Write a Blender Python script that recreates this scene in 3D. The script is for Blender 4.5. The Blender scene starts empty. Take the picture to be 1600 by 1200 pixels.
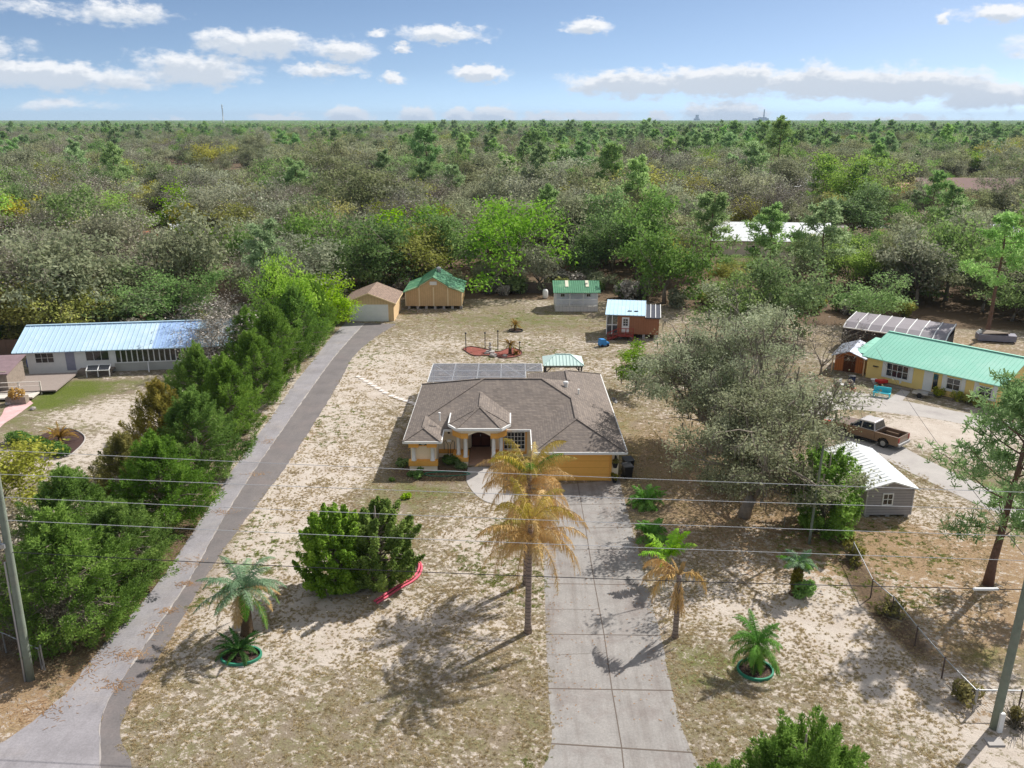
import bpy, math, random
import numpy as np
from mathutils import Vector, Matrix

# ------------------------------------------------------------------ camera, sky, sun, exposure
SC = bpy.context.scene
COL = SC.collection
F = 1300.0; H = 26.0; PITCH = math.atan(413 / F)
SUN_EL = math.radians(43); SUN_DIR = Vector((0.757, 0.653))       # towards the sun, in plan
cam_d = bpy.data.cameras.new("camera"); cam = bpy.data.objects.new("camera", cam_d); COL.objects.link(cam)
cam.location = (0, 0, H); cam.rotation_euler = (math.pi / 2 - PITCH, 0, 0)
cam_d.sensor_width = 36; cam_d.lens = 36 * F / 1600; cam_d.clip_end = 60000; cam_d.clip_start = 0.5
SC.camera = cam
SC.view_settings.view_transform = 'Standard'; SC.view_settings.look = 'None'
SC.view_settings.exposure = 0.8; SC.view_settings.gamma = 1
SC.cycles.max_bounces = 6; SC.cycles.transparent_max_bounces = 12; SC.cycles.volume_bounces = 0
SC.cycles.use_denoising = True

def ray(px, py):
    u = (px - 800) / F; v = (py - 600) / F
    return Vector((u, math.cos(PITCH) - v * math.sin(PITCH), -math.sin(PITCH) - v * math.cos(PITCH)))

def at(px, py, z=0.0):
    """world point at height z seen at a pixel of the survey photograph"""
    d = ray(px, py); t = (z - H) / d.z
    return Vector((d.x * t, d.y * t, z))

def xy(px, py, z=0.0):
    p = at(px, py, z); return (p.x, p.y)

W = bpy.data.worlds.new("World"); SC.world = W; W.use_nodes = True
NT = W.node_tree; NT.nodes.clear()

def N(nt, t, **kw):
    n = nt.nodes.new(t)
    for k, v in kw.items():
        if k == 'inp':
            for i, val in v.items(): n.inputs[i].default_value = val
        else: setattr(n, k, v)
    return n

CLOUDS = [  # centre and half size, in the survey photograph's pixels
 (90,112,150,22,1.0),(25,105,60,20,1.0),(305,100,95,28,1.0),(400,62,92,23,1.0),(530,72,58,20,.85),(505,106,68,14,.9),(690,48,82,15,.95),
 (592,48,18,8,.8),(628,73,20,9,.9),(615,118,24,10,.9),(750,110,52,16,1.0),(190,14,80,20,.85),(60,6,80,14,.6),
 (915,37,40,12,1.0),(1000,122,120,24,1.1),(1140,120,120,26,1.15),(1280,120,120,26,1.15),(1420,122,120,28,1.15),(1560,143,95,22,1.0),
 (1565,15,55,14,1.0),(1470,24,12,8,.8),(105,160,75,10,.7),(1135,174,64,23,1.3),(545,178,40,15,1.25),(650,176,28,17,1.3),
 (775,176,36,17,1.3),(720,178,28,15,1.2),(930,180,52,12,1.25),(1030,179,20,12,1.2),(1300,182,34,9,1.1),(845,181,40,12,1.1),(440,183,46,9,1.),(1400,183,50,8,1.),
 (1500,184,50,7,.6),(260,184,50,6,.5),(1690,60,90,22,1.0),(-120,60,110,24,1.0),(560,-60,130,30,.9),(1200,-90,180,34,.9)]

def cloud_group():
    g = bpy.data.node_groups.new("cloud_density", 'ShaderNodeTree')
    g.interface.new_socket("AzEl", in_out='INPUT', socket_type='NodeSocketVector')
    g.interface.new_socket("Density", in_out='OUTPUT', socket_type='NodeSocketFloat')
    gi = N(g, 'NodeGroupInput'); go = N(g, 'NodeGroupOutput')
    sc = N(g, 'ShaderNodeVectorMath', operation='MULTIPLY'); sc.inputs[1].default_value = (1, 1.9, 1)
    g.links.new(gi.outputs[0], sc.inputs[0])
    nz = N(g, 'ShaderNodeTexNoise', inp={'Scale': 26.0, 'Detail': 7.0, 'Roughness': 0.62})
    g.links.new(sc.outputs[0], nz.inputs['Vector'])
    nz2 = N(g, 'ShaderNodeTexNoise', inp={'Scale': 70.0, 'Detail': 4.0, 'Roughness': 0.6})
    g.links.new(sc.outputs[0], nz2.inputs['Vector'])
    wob = N(g, 'ShaderNodeVectorMath', operation='SUBTRACT'); wob.inputs[1].default_value = (.5, .5, .5)
    g.links.new(nz2.outputs['Color'], wob.inputs[0])
    wob2 = N(g, 'ShaderNodeVectorMath', operation='SCALE'); wob2.inputs['Scale'].default_value = 0.02
    g.links.new(wob.outputs[0], wob2.inputs[0])
    ad = N(g, 'ShaderNodeVectorMath', operation='ADD')
    g.links.new(gi.outputs[0], ad.inputs[0]); g.links.new(wob2.outputs[0], ad.inputs[1])
    last = None
    for cx, cy, w, h, s in CLOUDS:
        d = ray(cx, cy + h * .35).normalized(); az = math.atan2(d.x, d.y); el = math.asin(d.z)
        sub = N(g, 'ShaderNodeVectorMath', operation='SUBTRACT'); sub.inputs[1].default_value = (az, el, 0)
        g.links.new(ad.outputs[0], sub.inputs[0])
        mul = N(g, 'ShaderNodeVectorMath', operation='MULTIPLY'); mul.inputs[1].default_value = (F / (w * 1.15), F / (h * 1.1), 0)
        g.links.new(sub.outputs[0], mul.inputs[0])
        ln = N(g, 'ShaderNodeVectorMath', operation='LENGTH'); g.links.new(mul.outputs[0], ln.inputs[0])
        mr = N(g, 'ShaderNodeMapRange', inp={'From Min': 1.15, 'From Max': 0.1, 'To Min': 0.0, 'To Max': s})
        g.links.new(ln.outputs['Value'], mr.inputs['Value'])
        if last is None: last = mr.outputs[0]
        else:
            mx = N(g, 'ShaderNodeMath', operation='MAXIMUM')
            g.links.new(last, mx.inputs[0]); g.links.new(mr.outputs[0], mx.inputs[1]); last = mx.outputs[0]
    nm = N(g, 'ShaderNodeMath', operation='MULTIPLY_ADD'); nm.inputs[1].default_value = 1.5; nm.inputs[2].default_value = -.75
    g.links.new(nz.outputs['Fac'], nm.inputs[0])
    sm = N(g, 'ShaderNodeMath', operation='ADD'); g.links.new(last, sm.inputs[0]); g.links.new(nm.outputs[0], sm.inputs[1])
    gate = N(g, 'ShaderNodeMath', operation='MULTIPLY', use_clamp=True); gate.inputs[1].default_value = 5.0
    g.links.new(last, gate.inputs[0])
    ss = N(g, 'ShaderNodeMapRange', interpolation_type='SMOOTHSTEP', inp={'From Min': 0.2, 'From Max': 0.7})
    g.links.new(sm.outputs[0], ss.inputs['Value'])
    mg = N(g, 'ShaderNodeMath', operation='MULTIPLY'); g.links.new(ss.outputs[0], mg.inputs[0]); g.links.new(gate.outputs[0], mg.inputs[1])
    g.links.new(mg.outputs[0], go.inputs[0])
    return g

def build_world():
    L = NT.links.new
    sky = N(NT, 'ShaderNodeTexSky', sky_type='NISHITA', sun_disc=False)
    sky.sun_elevation = SUN_EL; sky.sun_rotation = math.atan2(SUN_DIR.x, SUN_DIR.y)
    sky.altitude = 0; sky.air_density = 1.0; sky.dust_density = 0.6; sky.ozone_density = 2.0
    tc = N(NT, 'ShaderNodeTexCoord')
    lift = N(NT, 'ShaderNodeVectorMath', operation='MULTIPLY_ADD'); lift.inputs[1].default_value = (1, 1, 1.5); lift.inputs[2].default_value = (0, 0, .13)
    L(tc.outputs['Generated'], lift.inputs[0]); nrm = N(NT, 'ShaderNodeVectorMath', operation='NORMALIZE'); L(lift.outputs[0], nrm.inputs[0]); L(nrm.outputs[0], sky.inputs['Vector'])
    sep = N(NT, 'ShaderNodeSeparateXYZ'); L(tc.outputs['Generated'], sep.inputs[0])
    az = N(NT, 'ShaderNodeMath', operation='ARCTAN2'); L(sep.outputs['X'], az.inputs[0]); L(sep.outputs['Y'], az.inputs[1])
    el = N(NT, 'ShaderNodeMath', operation='ARCSINE'); L(sep.outputs['Z'], el.inputs[0])
    cb = N(NT, 'ShaderNodeCombineXYZ'); L(az.outputs[0], cb.inputs['X']); L(el.outputs[0], cb.inputs['Y'])
    g = cloud_group()
    d1 = N(NT, 'ShaderNodeGroup'); d1.node_tree = g; L(cb.outputs[0], d1.inputs[0])
    up = N(NT, 'ShaderNodeVectorMath', operation='ADD'); up.inputs[1].default_value = (0.004, 0.0085, 0)
    L(cb.outputs[0], up.inputs[0])
    d2 = N(NT, 'ShaderNodeGroup'); d2.node_tree = g; L(up.outputs[0], d2.inputs[0])
    shade = N(NT, 'ShaderNodeMix', data_type='RGBA')
    shade.inputs[6].default_value = (3.75, 3.8, 3.9, 1); shade.inputs[7].default_value = (2.5, 2.75, 3.1, 1)
    L(d2.outputs[0], shade.inputs[0])
    tint = N(NT, 'ShaderNodeMix', data_type='RGBA', blend_type='MULTIPLY'); tint.inputs[0].default_value = 1
    tr = N(NT, 'ShaderNodeMapRange', inp={'From Min': 0., 'From Max': .12}); L(el.outputs[0], tr.inputs['Value'])
    tm = N(NT, 'ShaderNodeValToRGB'); L(tr.outputs[0], tm.inputs[0]); ce = tm.color_ramp.elements; ce[0].color = (.68, .675, .66, 1); ce[1].color = (.43, .445, .46, 1)
    e_ = ce.new(.45); e_.color = (.5, .505, .51, 1); L(tm.outputs[0], tint.inputs[7])
    tint.inputs[7].default_value = (0.52, 0.67, 0.86, 1); L(sky.outputs[0], tint.inputs[6])
    hi = N(NT, 'ShaderNodeMapRange', interpolation_type='SMOOTHSTEP', inp={'From Min': .14, 'From Max': .4, 'To Max': .62}); L(el.outputs[0], hi.inputs['Value'])
    veil = N(NT, 'ShaderNodeMix', data_type='RGBA'); veil.inputs[7].default_value = (2.6, 2.55, 2.5, 1); L(hi.outputs[0], veil.inputs[0]); L(tint.outputs[2], veil.inputs[6])
    mx = N(NT, 'ShaderNodeMix', data_type='RGBA'); L(d1.outputs[0], mx.inputs[0]); L(veil.outputs[2], mx.inputs[6]); L(shade.outputs[2], mx.inputs[7])
    bg = N(NT, 'ShaderNodeBackground', inp={'Strength': 0.15}); L(mx.outputs[2], bg.inputs['Color'])
    out = N(NT, 'ShaderNodeOutputWorld'); L(bg.outputs[0], out.inputs['Surface'])
build_world()

sun_d = bpy.data.lights.new("sun", 'SUN'); sun_d.energy = 3.6; sun_d.angle = math.radians(0.55); sun_d.color = (1.0, 0.955, 0.895)
sun = bpy.data.objects.new("sun", sun_d); COL.objects.link(sun); sun.location = (60, 60, 90)
sd = Vector((SUN_DIR.x * math.cos(SUN_EL), SUN_DIR.y * math.cos(SUN_EL), math.sin(SUN_EL)))
sun.rotation_euler = sd.to_track_quat('Z', 'Y').to_euler()

# ------------------------------------------------------------------ materials
def c8(r, g, b):
    f = lambda v: (v / 255 / 12.92) if v <= 10 else ((v / 255 + .055) / 1.055) ** 2.4
    return (f(r), f(g), f(b))

def dim(c, k=.65): return tuple(v*k for v in c)

MATS = {}
def mat(name, col, rough=.8, var=.12, scale=6.0, bump=0.0, bscale=40.0, metal=0.0, spec=.3, stain=None):
    """noise-varied Principled surface; stain = (colour, amount, scale)"""
    if name in MATS: return MATS[name]
    m = bpy.data.materials.new(name); m.use_nodes = True; nt = m.node_tree; L = nt.links.new
    p = nt.nodes['Principled BSDF']; p.inputs['Roughness'].default_value = rough; p.inputs['Metallic'].default_value = metal
    p.inputs['Specular IOR Level'].default_value = spec
    tc = N(nt, 'ShaderNodeTexCoord')
    nz = N(nt, 'ShaderNodeTexNoise', inp={'Scale': scale, 'Detail': 6.0, 'Roughness': .65}); L(tc.outputs['Object'], nz.inputs['Vector'])
    mr = N(nt, 'ShaderNodeMapRange', inp={'From Min': .25, 'From Max': .75, 'To Min': 1 - var, 'To Max': 1 + var}); L(nz.outputs['Fac'], mr.inputs['Value'])
    mu = N(nt, 'ShaderNodeVectorMath', operation='SCALE'); mu.inputs[0].default_value = col; L(mr.outputs[0], mu.inputs['Scale'])
    o = mu.outputs[0]
    if stain:
        n2 = N(nt, 'ShaderNodeTexNoise', inp={'Scale': stain[2], 'Detail': 8.0, 'Roughness': .7}); L(tc.outputs['Object'], n2.inputs['Vector'])
        m2 = N(nt, 'ShaderNodeMapRange', inp={'From Min': .5, 'From Max': .7, 'To Max': stain[1]}); L(n2.outputs['Fac'], m2.inputs['Value'])
        mx = N(nt, 'ShaderNodeMix', data_type='RGBA'); mx.inputs[7].default_value = (*stain[0], 1)
        L(m2.outputs[0], mx.inputs[0]); L(o, mx.inputs[6]); o = mx.outputs[2]
    L(o, p.inputs['Base Color'])
    if bump:
        n3 = N(nt, 'ShaderNodeTexNoise', inp={'Scale': bscale, 'Detail': 4.0}); L(tc.outputs['Object'], n3.inputs['Vector'])
        b = N(nt, 'ShaderNodeBump', inp={'Strength': bump, 'Distance': .03}); L(n3.outputs['Fac'], b.inputs['Height']); L(b.outputs[0], p.inputs['Normal'])
    MATS[name] = m; return m

def mat_striped(name, col, col2, axis, period, duty=.12, rough=.7, var=.1, metal=0., spec=.3, stain=None, nscale=3.):
    """planks, siding and shingle courses: lines at a regular spacing along one object axis"""
    m = mat(name, col, rough, var, nscale, 0, 40, metal, spec, stain); nt = m.node_tree; L = nt.links.new
    p = nt.nodes['Principled BSDF']; src = p.inputs['Base Color'].links[0].from_socket
    tc = N(nt, 'ShaderNodeTexCoord'); sep = N(nt, 'ShaderNodeSeparateXYZ'); L(tc.outputs['Object'], sep.inputs[0])
    mo = N(nt, 'ShaderNodeMath', operation='PINGPONG'); mo.inputs[1].default_value = period / 2; L(sep.outputs[axis], mo.inputs[0])
    lt = N(nt, 'ShaderNodeMath', operation='LESS_THAN'); lt.inputs[1].default_value = period * duty / 2; L(mo.outputs[0], lt.inputs[0])
    mx = N(nt, 'ShaderNodeMix', data_type='RGBA'); mx.inputs[7].default_value = (*col2, 1)
    L(lt.outputs[0], mx.inputs[0]); L(src, mx.inputs[6]); L(mx.outputs[2], p.inputs['Base Color'])
    b = N(nt, 'ShaderNodeBump', inp={'Strength': .4, 'Distance': .02}); L(mo.outputs[0], b.inputs['Height']); L(b.outputs[0], p.inputs['Normal'])
    return m

def mat_shingle(name, col):
    if name in MATS: return MATS[name]
    m = mat(name, col, .95, .1, 1.2, 0, 40, 0, .1, (tuple(c * .72 for c in col), .5, .5)); nt = m.node_tree; L = nt.links.new
    p = nt.nodes['Principled BSDF']; src = p.inputs['Base Color'].links[0].from_socket
    tc = N(nt, 'ShaderNodeTexCoord')
    # courses run level: x+y mixed along, height across
    sep = N(nt, 'ShaderNodeSeparateXYZ'); L(tc.outputs['Object'], sep.inputs[0])
    a = N(nt, 'ShaderNodeMath', operation='ADD'); L(sep.outputs['X'], a.inputs[0]); L(sep.outputs['Y'], a.inputs[1])
    z = N(nt, 'ShaderNodeMath', operation='MULTIPLY'); z.inputs[1].default_value = 2.7; L(sep.outputs['Z'], z.inputs[0])
    cb = N(nt, 'ShaderNodeCombineXYZ'); L(a.outputs[0], cb.inputs['X']); L(z.outputs[0], cb.inputs['Y'])
    br = N(nt, 'ShaderNodeTexBrick', inp={'Scale': 1.0, 'Mortar Size': .012, 'Brick Width': .33, 'Row Height': .2, 'Bias': 0.0})
    br.inputs['Color1'].default_value = (.78, .78, .8, 1); br.inputs['Color2'].default_value = (1.2, 1.18, 1.15, 1); br.inputs['Mortar'].default_value = (.5, .5, .5, 1)
    L(cb.outputs[0], br.inputs['Vector'])
    mx = N(nt, 'ShaderNodeMix', data_type='RGBA', blend_type='MULTIPLY'); mx.inputs[0].default_value = .85
    L(src, mx.inputs[6]); L(br.outputs['Color'], mx.inputs[7]); L(mx.outputs[2], p.inputs['Base Color'])
    return m

def mat_leaf(name, cols, transl=.3, objvar=.25, rough=.65):
    """each leaf takes its own colour from a ramp, each tree its own shift"""
    if name in MATS: return MATS[name]
    m = bpy.data.materials.new(name); m.use_nodes = True; nt = m.node_tree; L = nt.links.new
    p = nt.nodes['Principled BSDF']; p.inputs['Roughness'].default_value = rough; p.inputs['Specular IOR Level'].default_value = .12
    geo = N(nt, 'ShaderNodeNewGeometry'); oi = N(nt, 'ShaderNodeObjectInfo')
    tc = N(nt, 'ShaderNodeTexCoord'); nz = N(nt, 'ShaderNodeTexNoise', inp={'Scale': .55, 'Detail': 3.0}); L(tc.outputs['Object'], nz.inputs['Vector'])
    a = N(nt, 'ShaderNodeMath', operation='MULTIPLY_ADD'); a.inputs[1].default_value = .34; L(geo.outputs['Random Per Island'], a.inputs[0])
    nz2 = N(nt, 'ShaderNodeMapRange', inp={'From Min': .3, 'From Max': .7, 'To Max': .62}); L(nz.outputs['Fac'], nz2.inputs['Value'])
    L(nz2.outputs[0], a.inputs[2])
    r = N(nt, 'ShaderNodeValToRGB'); L(a.outputs[0], r.inputs[0])
    e = r.color_ramp.elements
    while len(e) < len(cols): e.new(.5)
    for i, c in enumerate(cols): e[i].position = i / (len(cols) - 1); e[i].color = (*c, 1)
    mr = N(nt, 'ShaderNodeMapRange', inp={'To Min': 1 - objvar, 'To Max': 1 + objvar}); L(oi.outputs['Random'], mr.inputs['Value'])
    wn = N(nt, 'ShaderNodeTexWhiteNoise', noise_dimensions='1D'); L(oi.outputs['Random'], wn.inputs['W'])
    hs = N(nt, 'ShaderNodeHueSaturation'); L(r.outputs[0], hs.inputs['Color']); L(mr.outputs[0], hs.inputs['Value'])
    mh = N(nt, 'ShaderNodeMapRange', inp={'To Min': .5 - .06 * objvar, 'To Max': .5 + .06 * objvar}); L(wn.outputs['Value'], mh.inputs['Value']); L(mh.outputs[0], hs.inputs['Hue'])
    ms = N(nt, 'ShaderNodeMapRange', inp={'To Min': 1 - objvar, 'To Max': 1 + objvar}); L(wn.outputs['Color'], ms.inputs['Value']); L(ms.outputs[0], hs.inputs['Saturation'])
    L(hs.outputs[0], p.inputs['Base Color'])
    tr = N(nt, 'ShaderNodeBsdfTranslucent'); L(hs.outputs[0], tr.inputs['Color'])
    mix = N(nt, 'ShaderNodeMixShader'); mix.inputs[0].default_value = transl
    L(p.outputs[0], mix.inputs[1]); L(tr.outputs[0], mix.inputs[2]); L(mix.outputs[0], nt.nodes['Material Output'].inputs['Surface'])
    MATS[name] = m; return m

def mat_screen(name, col, see):
    if name in MATS: return MATS[name]
    m = bpy.data.materials.new(name); m.use_nodes = True; nt = m.node_tree; L = nt.links.new
    p = nt.nodes['Principled BSDF']; p.inputs['Base Color'].default_value = (*col, 1); p.inputs['Roughness'].default_value = .7
    t = N(nt, 'ShaderNodeBsdfTransparent'); mix = N(nt, 'ShaderNodeMixShader')
    tc = N(nt, 'ShaderNodeTexCoord'); nz = N(nt, 'ShaderNodeTexNoise', inp={'Scale': .8, 'Detail': 4.0}); L(tc.outputs['Object'], nz.inputs['Vector'])
    mr = N(nt, 'ShaderNodeMapRange', inp={'From Min': .3, 'From Max': .7, 'To Min': see - .1, 'To Max': see + .1}); L(nz.outputs['Fac'], mr.inputs['Value'])
    L(mr.outputs[0], mix.inputs[0]); L(p.outputs[0], mix.inputs[1]); L(t.outputs[0], mix.inputs[2]); L(mix.outputs[0], nt.nodes['Material Output'].inputs['Surface'])
    MATS[name] = m; return m

M_STUCCO = mat('cream stucco', c8(250, 234, 206), .9, .05, 2, .15, 60)
M_GOLD = mat('gold stucco', c8(240, 178, 90), .9, .06, 2, .15, 60)
M_GARAGE = mat_striped('orange garage door', c8(252, 190, 96), c8(220, 154, 70), 'Z', .54, .05, .5, .04)
M_WHITE = mat('white paint', (.8, .8, .78), .6, .05, 2)
M_GLASS = mat('dark window glass', (.02, .024, .03), .08, .3, 1.5, spec=.8)
M_SHINGLE = mat_shingle('taupe shingle', c8(130, 121, 114))
M_SHINGLE2 = mat_shingle('brown shingle', c8(142, 124, 112))
M_DARK = mat('dark metal', (.035, .035, .038), .5, .2, 5)
M_BLACK = mat('black plastic', (.02, .02, .022), .45, .2, 5)
M_WOOD = mat('weathered wood', c8(140, 128, 116), .9, .25, 4, .2, 30)
M_DOORWOOD = mat('dark red door', c8(70, 36, 26), .5, .15, 3)
M_CONC = mat('concrete', dim(c8(206, 200, 194)), .9, .1, .8, .1, 60, stain=(dim(c8(168, 160, 158)), .6, .35))
M_STEEL = mat('galvanised steel', (.42, .43, .44), .4, .1, 4, metal=.6)
M_BARK = mat('grey bark', c8(140, 130, 118), .95, .3, 5, .5, 12)
M_BARKP = mat('pine bark', c8(112, 88, 76), .95, .3, 5, .5, 12)
M_TWIG = mat_leaf('grey twigs', [c8(92, 86, 74), c8(122, 116, 100), c8(150, 144, 128)], 0, .15, .9)

# ------------------------------------------------------------------ mesh building
class MB:
    def __init__(s): s.v = []; s.f = []; s.m = []
    def poly(s, pts, mi=0):
        b = len(s.v); s.v += [tuple(p) for p in pts]; s.f.append(tuple(range(b, b + len(pts)))); s.m.append(mi); return s
    def box(s, x0, x1, y0, y1, z0, z1, mi=0):
        b = len(s.v)
        s.v += [(x0,y0,z0),(x1,y0,z0),(x1,y1,z0),(x0,y1,z0),(x0,y0,z1),(x1,y0,z1),(x1,y1,z1),(x0,y1,z1)]
        for q in ((3,2,1,0),(4,5,6,7),(0,1,5,4),(1,2,6,5),(2,3,7,6),(3,0,4,7)): s.f.append(tuple(b + i for i in q)); s.m.append(mi)
        return s
    def bar(s, p, q, w, h=None, mi=0):
        p = Vector(p); q = Vector(q); h = h or w; d = (q - p).normalized()
        up = Vector((0, 0, 1)) if abs(d.z) < .95 else Vector((1, 0, 0))
        a = d.cross(up).normalized() * w / 2; c = a.cross(d).normalized() * h / 2
        b = len(s.v)
        for e in (p, q): s.v += [tuple(e - a - c), tuple(e + a - c), tuple(e + a + c), tuple(e - a + c)]
        for g in ((0,1,2,3),(7,6,5,4),(0,4,5,1),(1,5,6,2),(2,6,7,3),(3,7,4,0)): s.f.append(tuple(b + i for i in g)); s.m.append(mi)
        return s
    def tube(s, pts, r, n=8, mi=0):
        pts = [Vector(p) for p in pts]; rs = r if isinstance(r, (list, tuple)) else [r] * len(pts); b = len(s.v)
        for i, p in enumerate(pts):
            d = (pts[min(i + 1, len(pts) - 1)] - pts[max(i - 1, 0)]).normalized()
            up = Vector((0, 0, 1)) if abs(d.z) < .9 else Vector((1, 0, 0))
            a = d.cross(up).normalized(); c = a.cross(d)
            for k in range(n):
                t = 2 * math.pi * k / n; s.v.append(tuple(p + (a * math.cos(t) + c * math.sin(t)) * rs[i]))
        for i in range(len(pts) - 1):
            for k in range(n):
                s.f.append((b+i*n+k, b+(i+1)*n+k, b+(i+1)*n+(k+1)%n, b+i*n+(k+1)%n)); s.m.append(mi)
        s.f.append(tuple(b + k for k in range(n))); s.m.append(mi)
        s.f.append(tuple(b + (len(pts)-1)*n + k for k in reversed(range(n)))); s.m.append(mi)
        return s
    def lathe(s, prof, c=(0,0,0), n=16, mi=0):
        return s.tube([(c[0], c[1], c[2] + z) for r, z in prof], [max(r, .001) for r, z in prof], n, mi)
    def slab(s, pts, t, mi=0):
        """polygon thickened downwards"""
        b = len(s.v); n = len(pts)
        s.v += [tuple(p) for p in pts] + [(p[0], p[1], p[2] - t) for p in pts]
        s.f.append(tuple(range(b, b + n))); s.f.append(tuple(b + n + i for i in reversed(range(n)))); s.m += [mi, mi]
        for i in range(n): s.f.append((b+i, b+n+i, b+n+(i+1)%n, b+(i+1)%n)); s.m.append(mi)
        return s
    def prism(s, poly, z0, z1, mi=0): return s.slab([(x, y, z1) for x, y in poly], z1 - z0, mi)
    def extrude_y(s, prof, y0, y1, mi=0):
        b = len(s.v); n = len(prof)
        s.v += [(x, y0, z) for x, z in prof] + [(x, y1, z) for x, z in prof]
        s.f.append(tuple(range(b, b + n))); s.f.append(tuple(b + n + i for i in reversed(range(n)))); s.m += [mi, mi]
        for i in range(n): s.f.append((b+i, b+n+i, b+n+(i+1)%n, b+(i+1)%n)); s.m.append(mi)
        return s
    def build(s, name, mats, parent=None, world=False, smooth=False):
        off = Vector(parent.location) if (world and parent) else Vector((0, 0, 0))
        me = bpy.data.meshes.new(name)
        me.from_pydata([(x - off.x, y - off.y, z - off.z) for x, y, z in s.v], [], s.f)
        if not isinstance(mats, (list, tuple)): mats = [mats]
        for m in mats: me.materials.append(m)
        me.polygons.foreach_set('material_index', s.m)
        if smooth: me.polygons.foreach_set('use_smooth', [True] * len(s.f))
        fix_normals(me)
        return link(name, me, parent)

def fix_normals(me):
    import bmesh
    bm = bmesh.new(); bm.from_mesh(me); bmesh.ops.recalc_face_normals(bm, faces=bm.faces[:]); bm.to_mesh(me); bm.free()

def link(name, me, parent=None):
    o = bpy.data.objects.new(name, me); COL.objects.link(o)
    if parent: o.parent = parent
    return o

def thing(name, label, cat, loc=(0, 0, 0), rz=0., group=None):
    o = bpy.data.objects.new(name, None); COL.objects.link(o); o.empty_display_size = .3
    o.location = (loc[0], loc[1], loc[2] if len(loc) > 2 else 0); o.rotation_euler = (0, 0, rz)
    return tag(o, label, cat, group)

def tag(o, label, cat, group=None):
    o['label'] = label; o['category'] = cat
    if group: o['group'] = group
    return o

def struct(o, kind='structure'): o['kind'] = kind; return o

def quads(V, name, mats, midx=None):
    """V: (n,4,3) array -> mesh of loose quads"""
    n = len(V); me = bpy.data.meshes.new(name)
    me.vertices.add(n * 4); me.loops.add(n * 4); me.polygons.add(n)
    me.vertices.foreach_set('co', np.ascontiguousarray(V, dtype=np.float32).ravel())
    me.loops.foreach_set('vertex_index', np.arange(n * 4, dtype=np.int32))
    me.polygons.foreach_set('loop_start', np.arange(0, n * 4, 4, dtype=np.int32))
    for m in mats: me.materials.append(m)
    if midx is not None: me.polygons.foreach_set('material_index', np.asarray(midx, dtype=np.int32))
    me.update(calc_edges=True); return me

# ------------------------------------------------------------------ ground, drives and paths
def smooth_line(pts, k=6):
    P = [Vector(p) for p in pts]; out = []
    for i in range(len(P) - 1):
        a = P[max(i-1, 0)]; b = P[i]; c = P[i+1]; d = P[min(i+2, len(P)-1)]
        for j in range(k):
            t = j / k
            out.append(.5 * ((2*b) + (-a + c)*t + (2*a - 5*b + 4*c - d)*t*t + (-a + 3*b - 3*c + d)*t**3))
    out.append(P[-1]); return out

def strip(name, Lp, Rp, z, m, k=8, jag=0., seed=1):
    rng = random.Random(seed)
    a = smooth_line([at(*p) for p in Lp], k); b = smooth_line([at(*p) for p in Rp], k)
    def resample(l, n):
        d = [0.]
        for i in range(1, len(l)): d.append(d[-1] + (l[i] - l[i-1]).length)
        out = []
        for i in range(n):
            t = d[-1] * i / (n - 1); j = max(0, min(len(l) - 2, next((q for q in range(len(d)-1) if d[q+1] >= t), len(l)-2)))
            f = (t - d[j]) / max(1e-6, d[j+1] - d[j]); out.append(l[j].lerp(l[j+1], f))
        return out
    n = max(len(a), len(b)) * 2; a = resample(a, n); b = resample(b, n); mb = MB()
    for l in (a, b):
        for i in range(n): l[i] = Vector((l[i].x + rng.uniform(-jag, jag), l[i].y, z))
    for i in range(n): mb.v += [tuple(a[i]), tuple(b[i])]
    for i in range(n - 1): mb.f.append((2*i, 2*i+1, 2*i+3, 2*i+2)); mb.m.append(0)
    return struct(mb.build(name, m))

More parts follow.
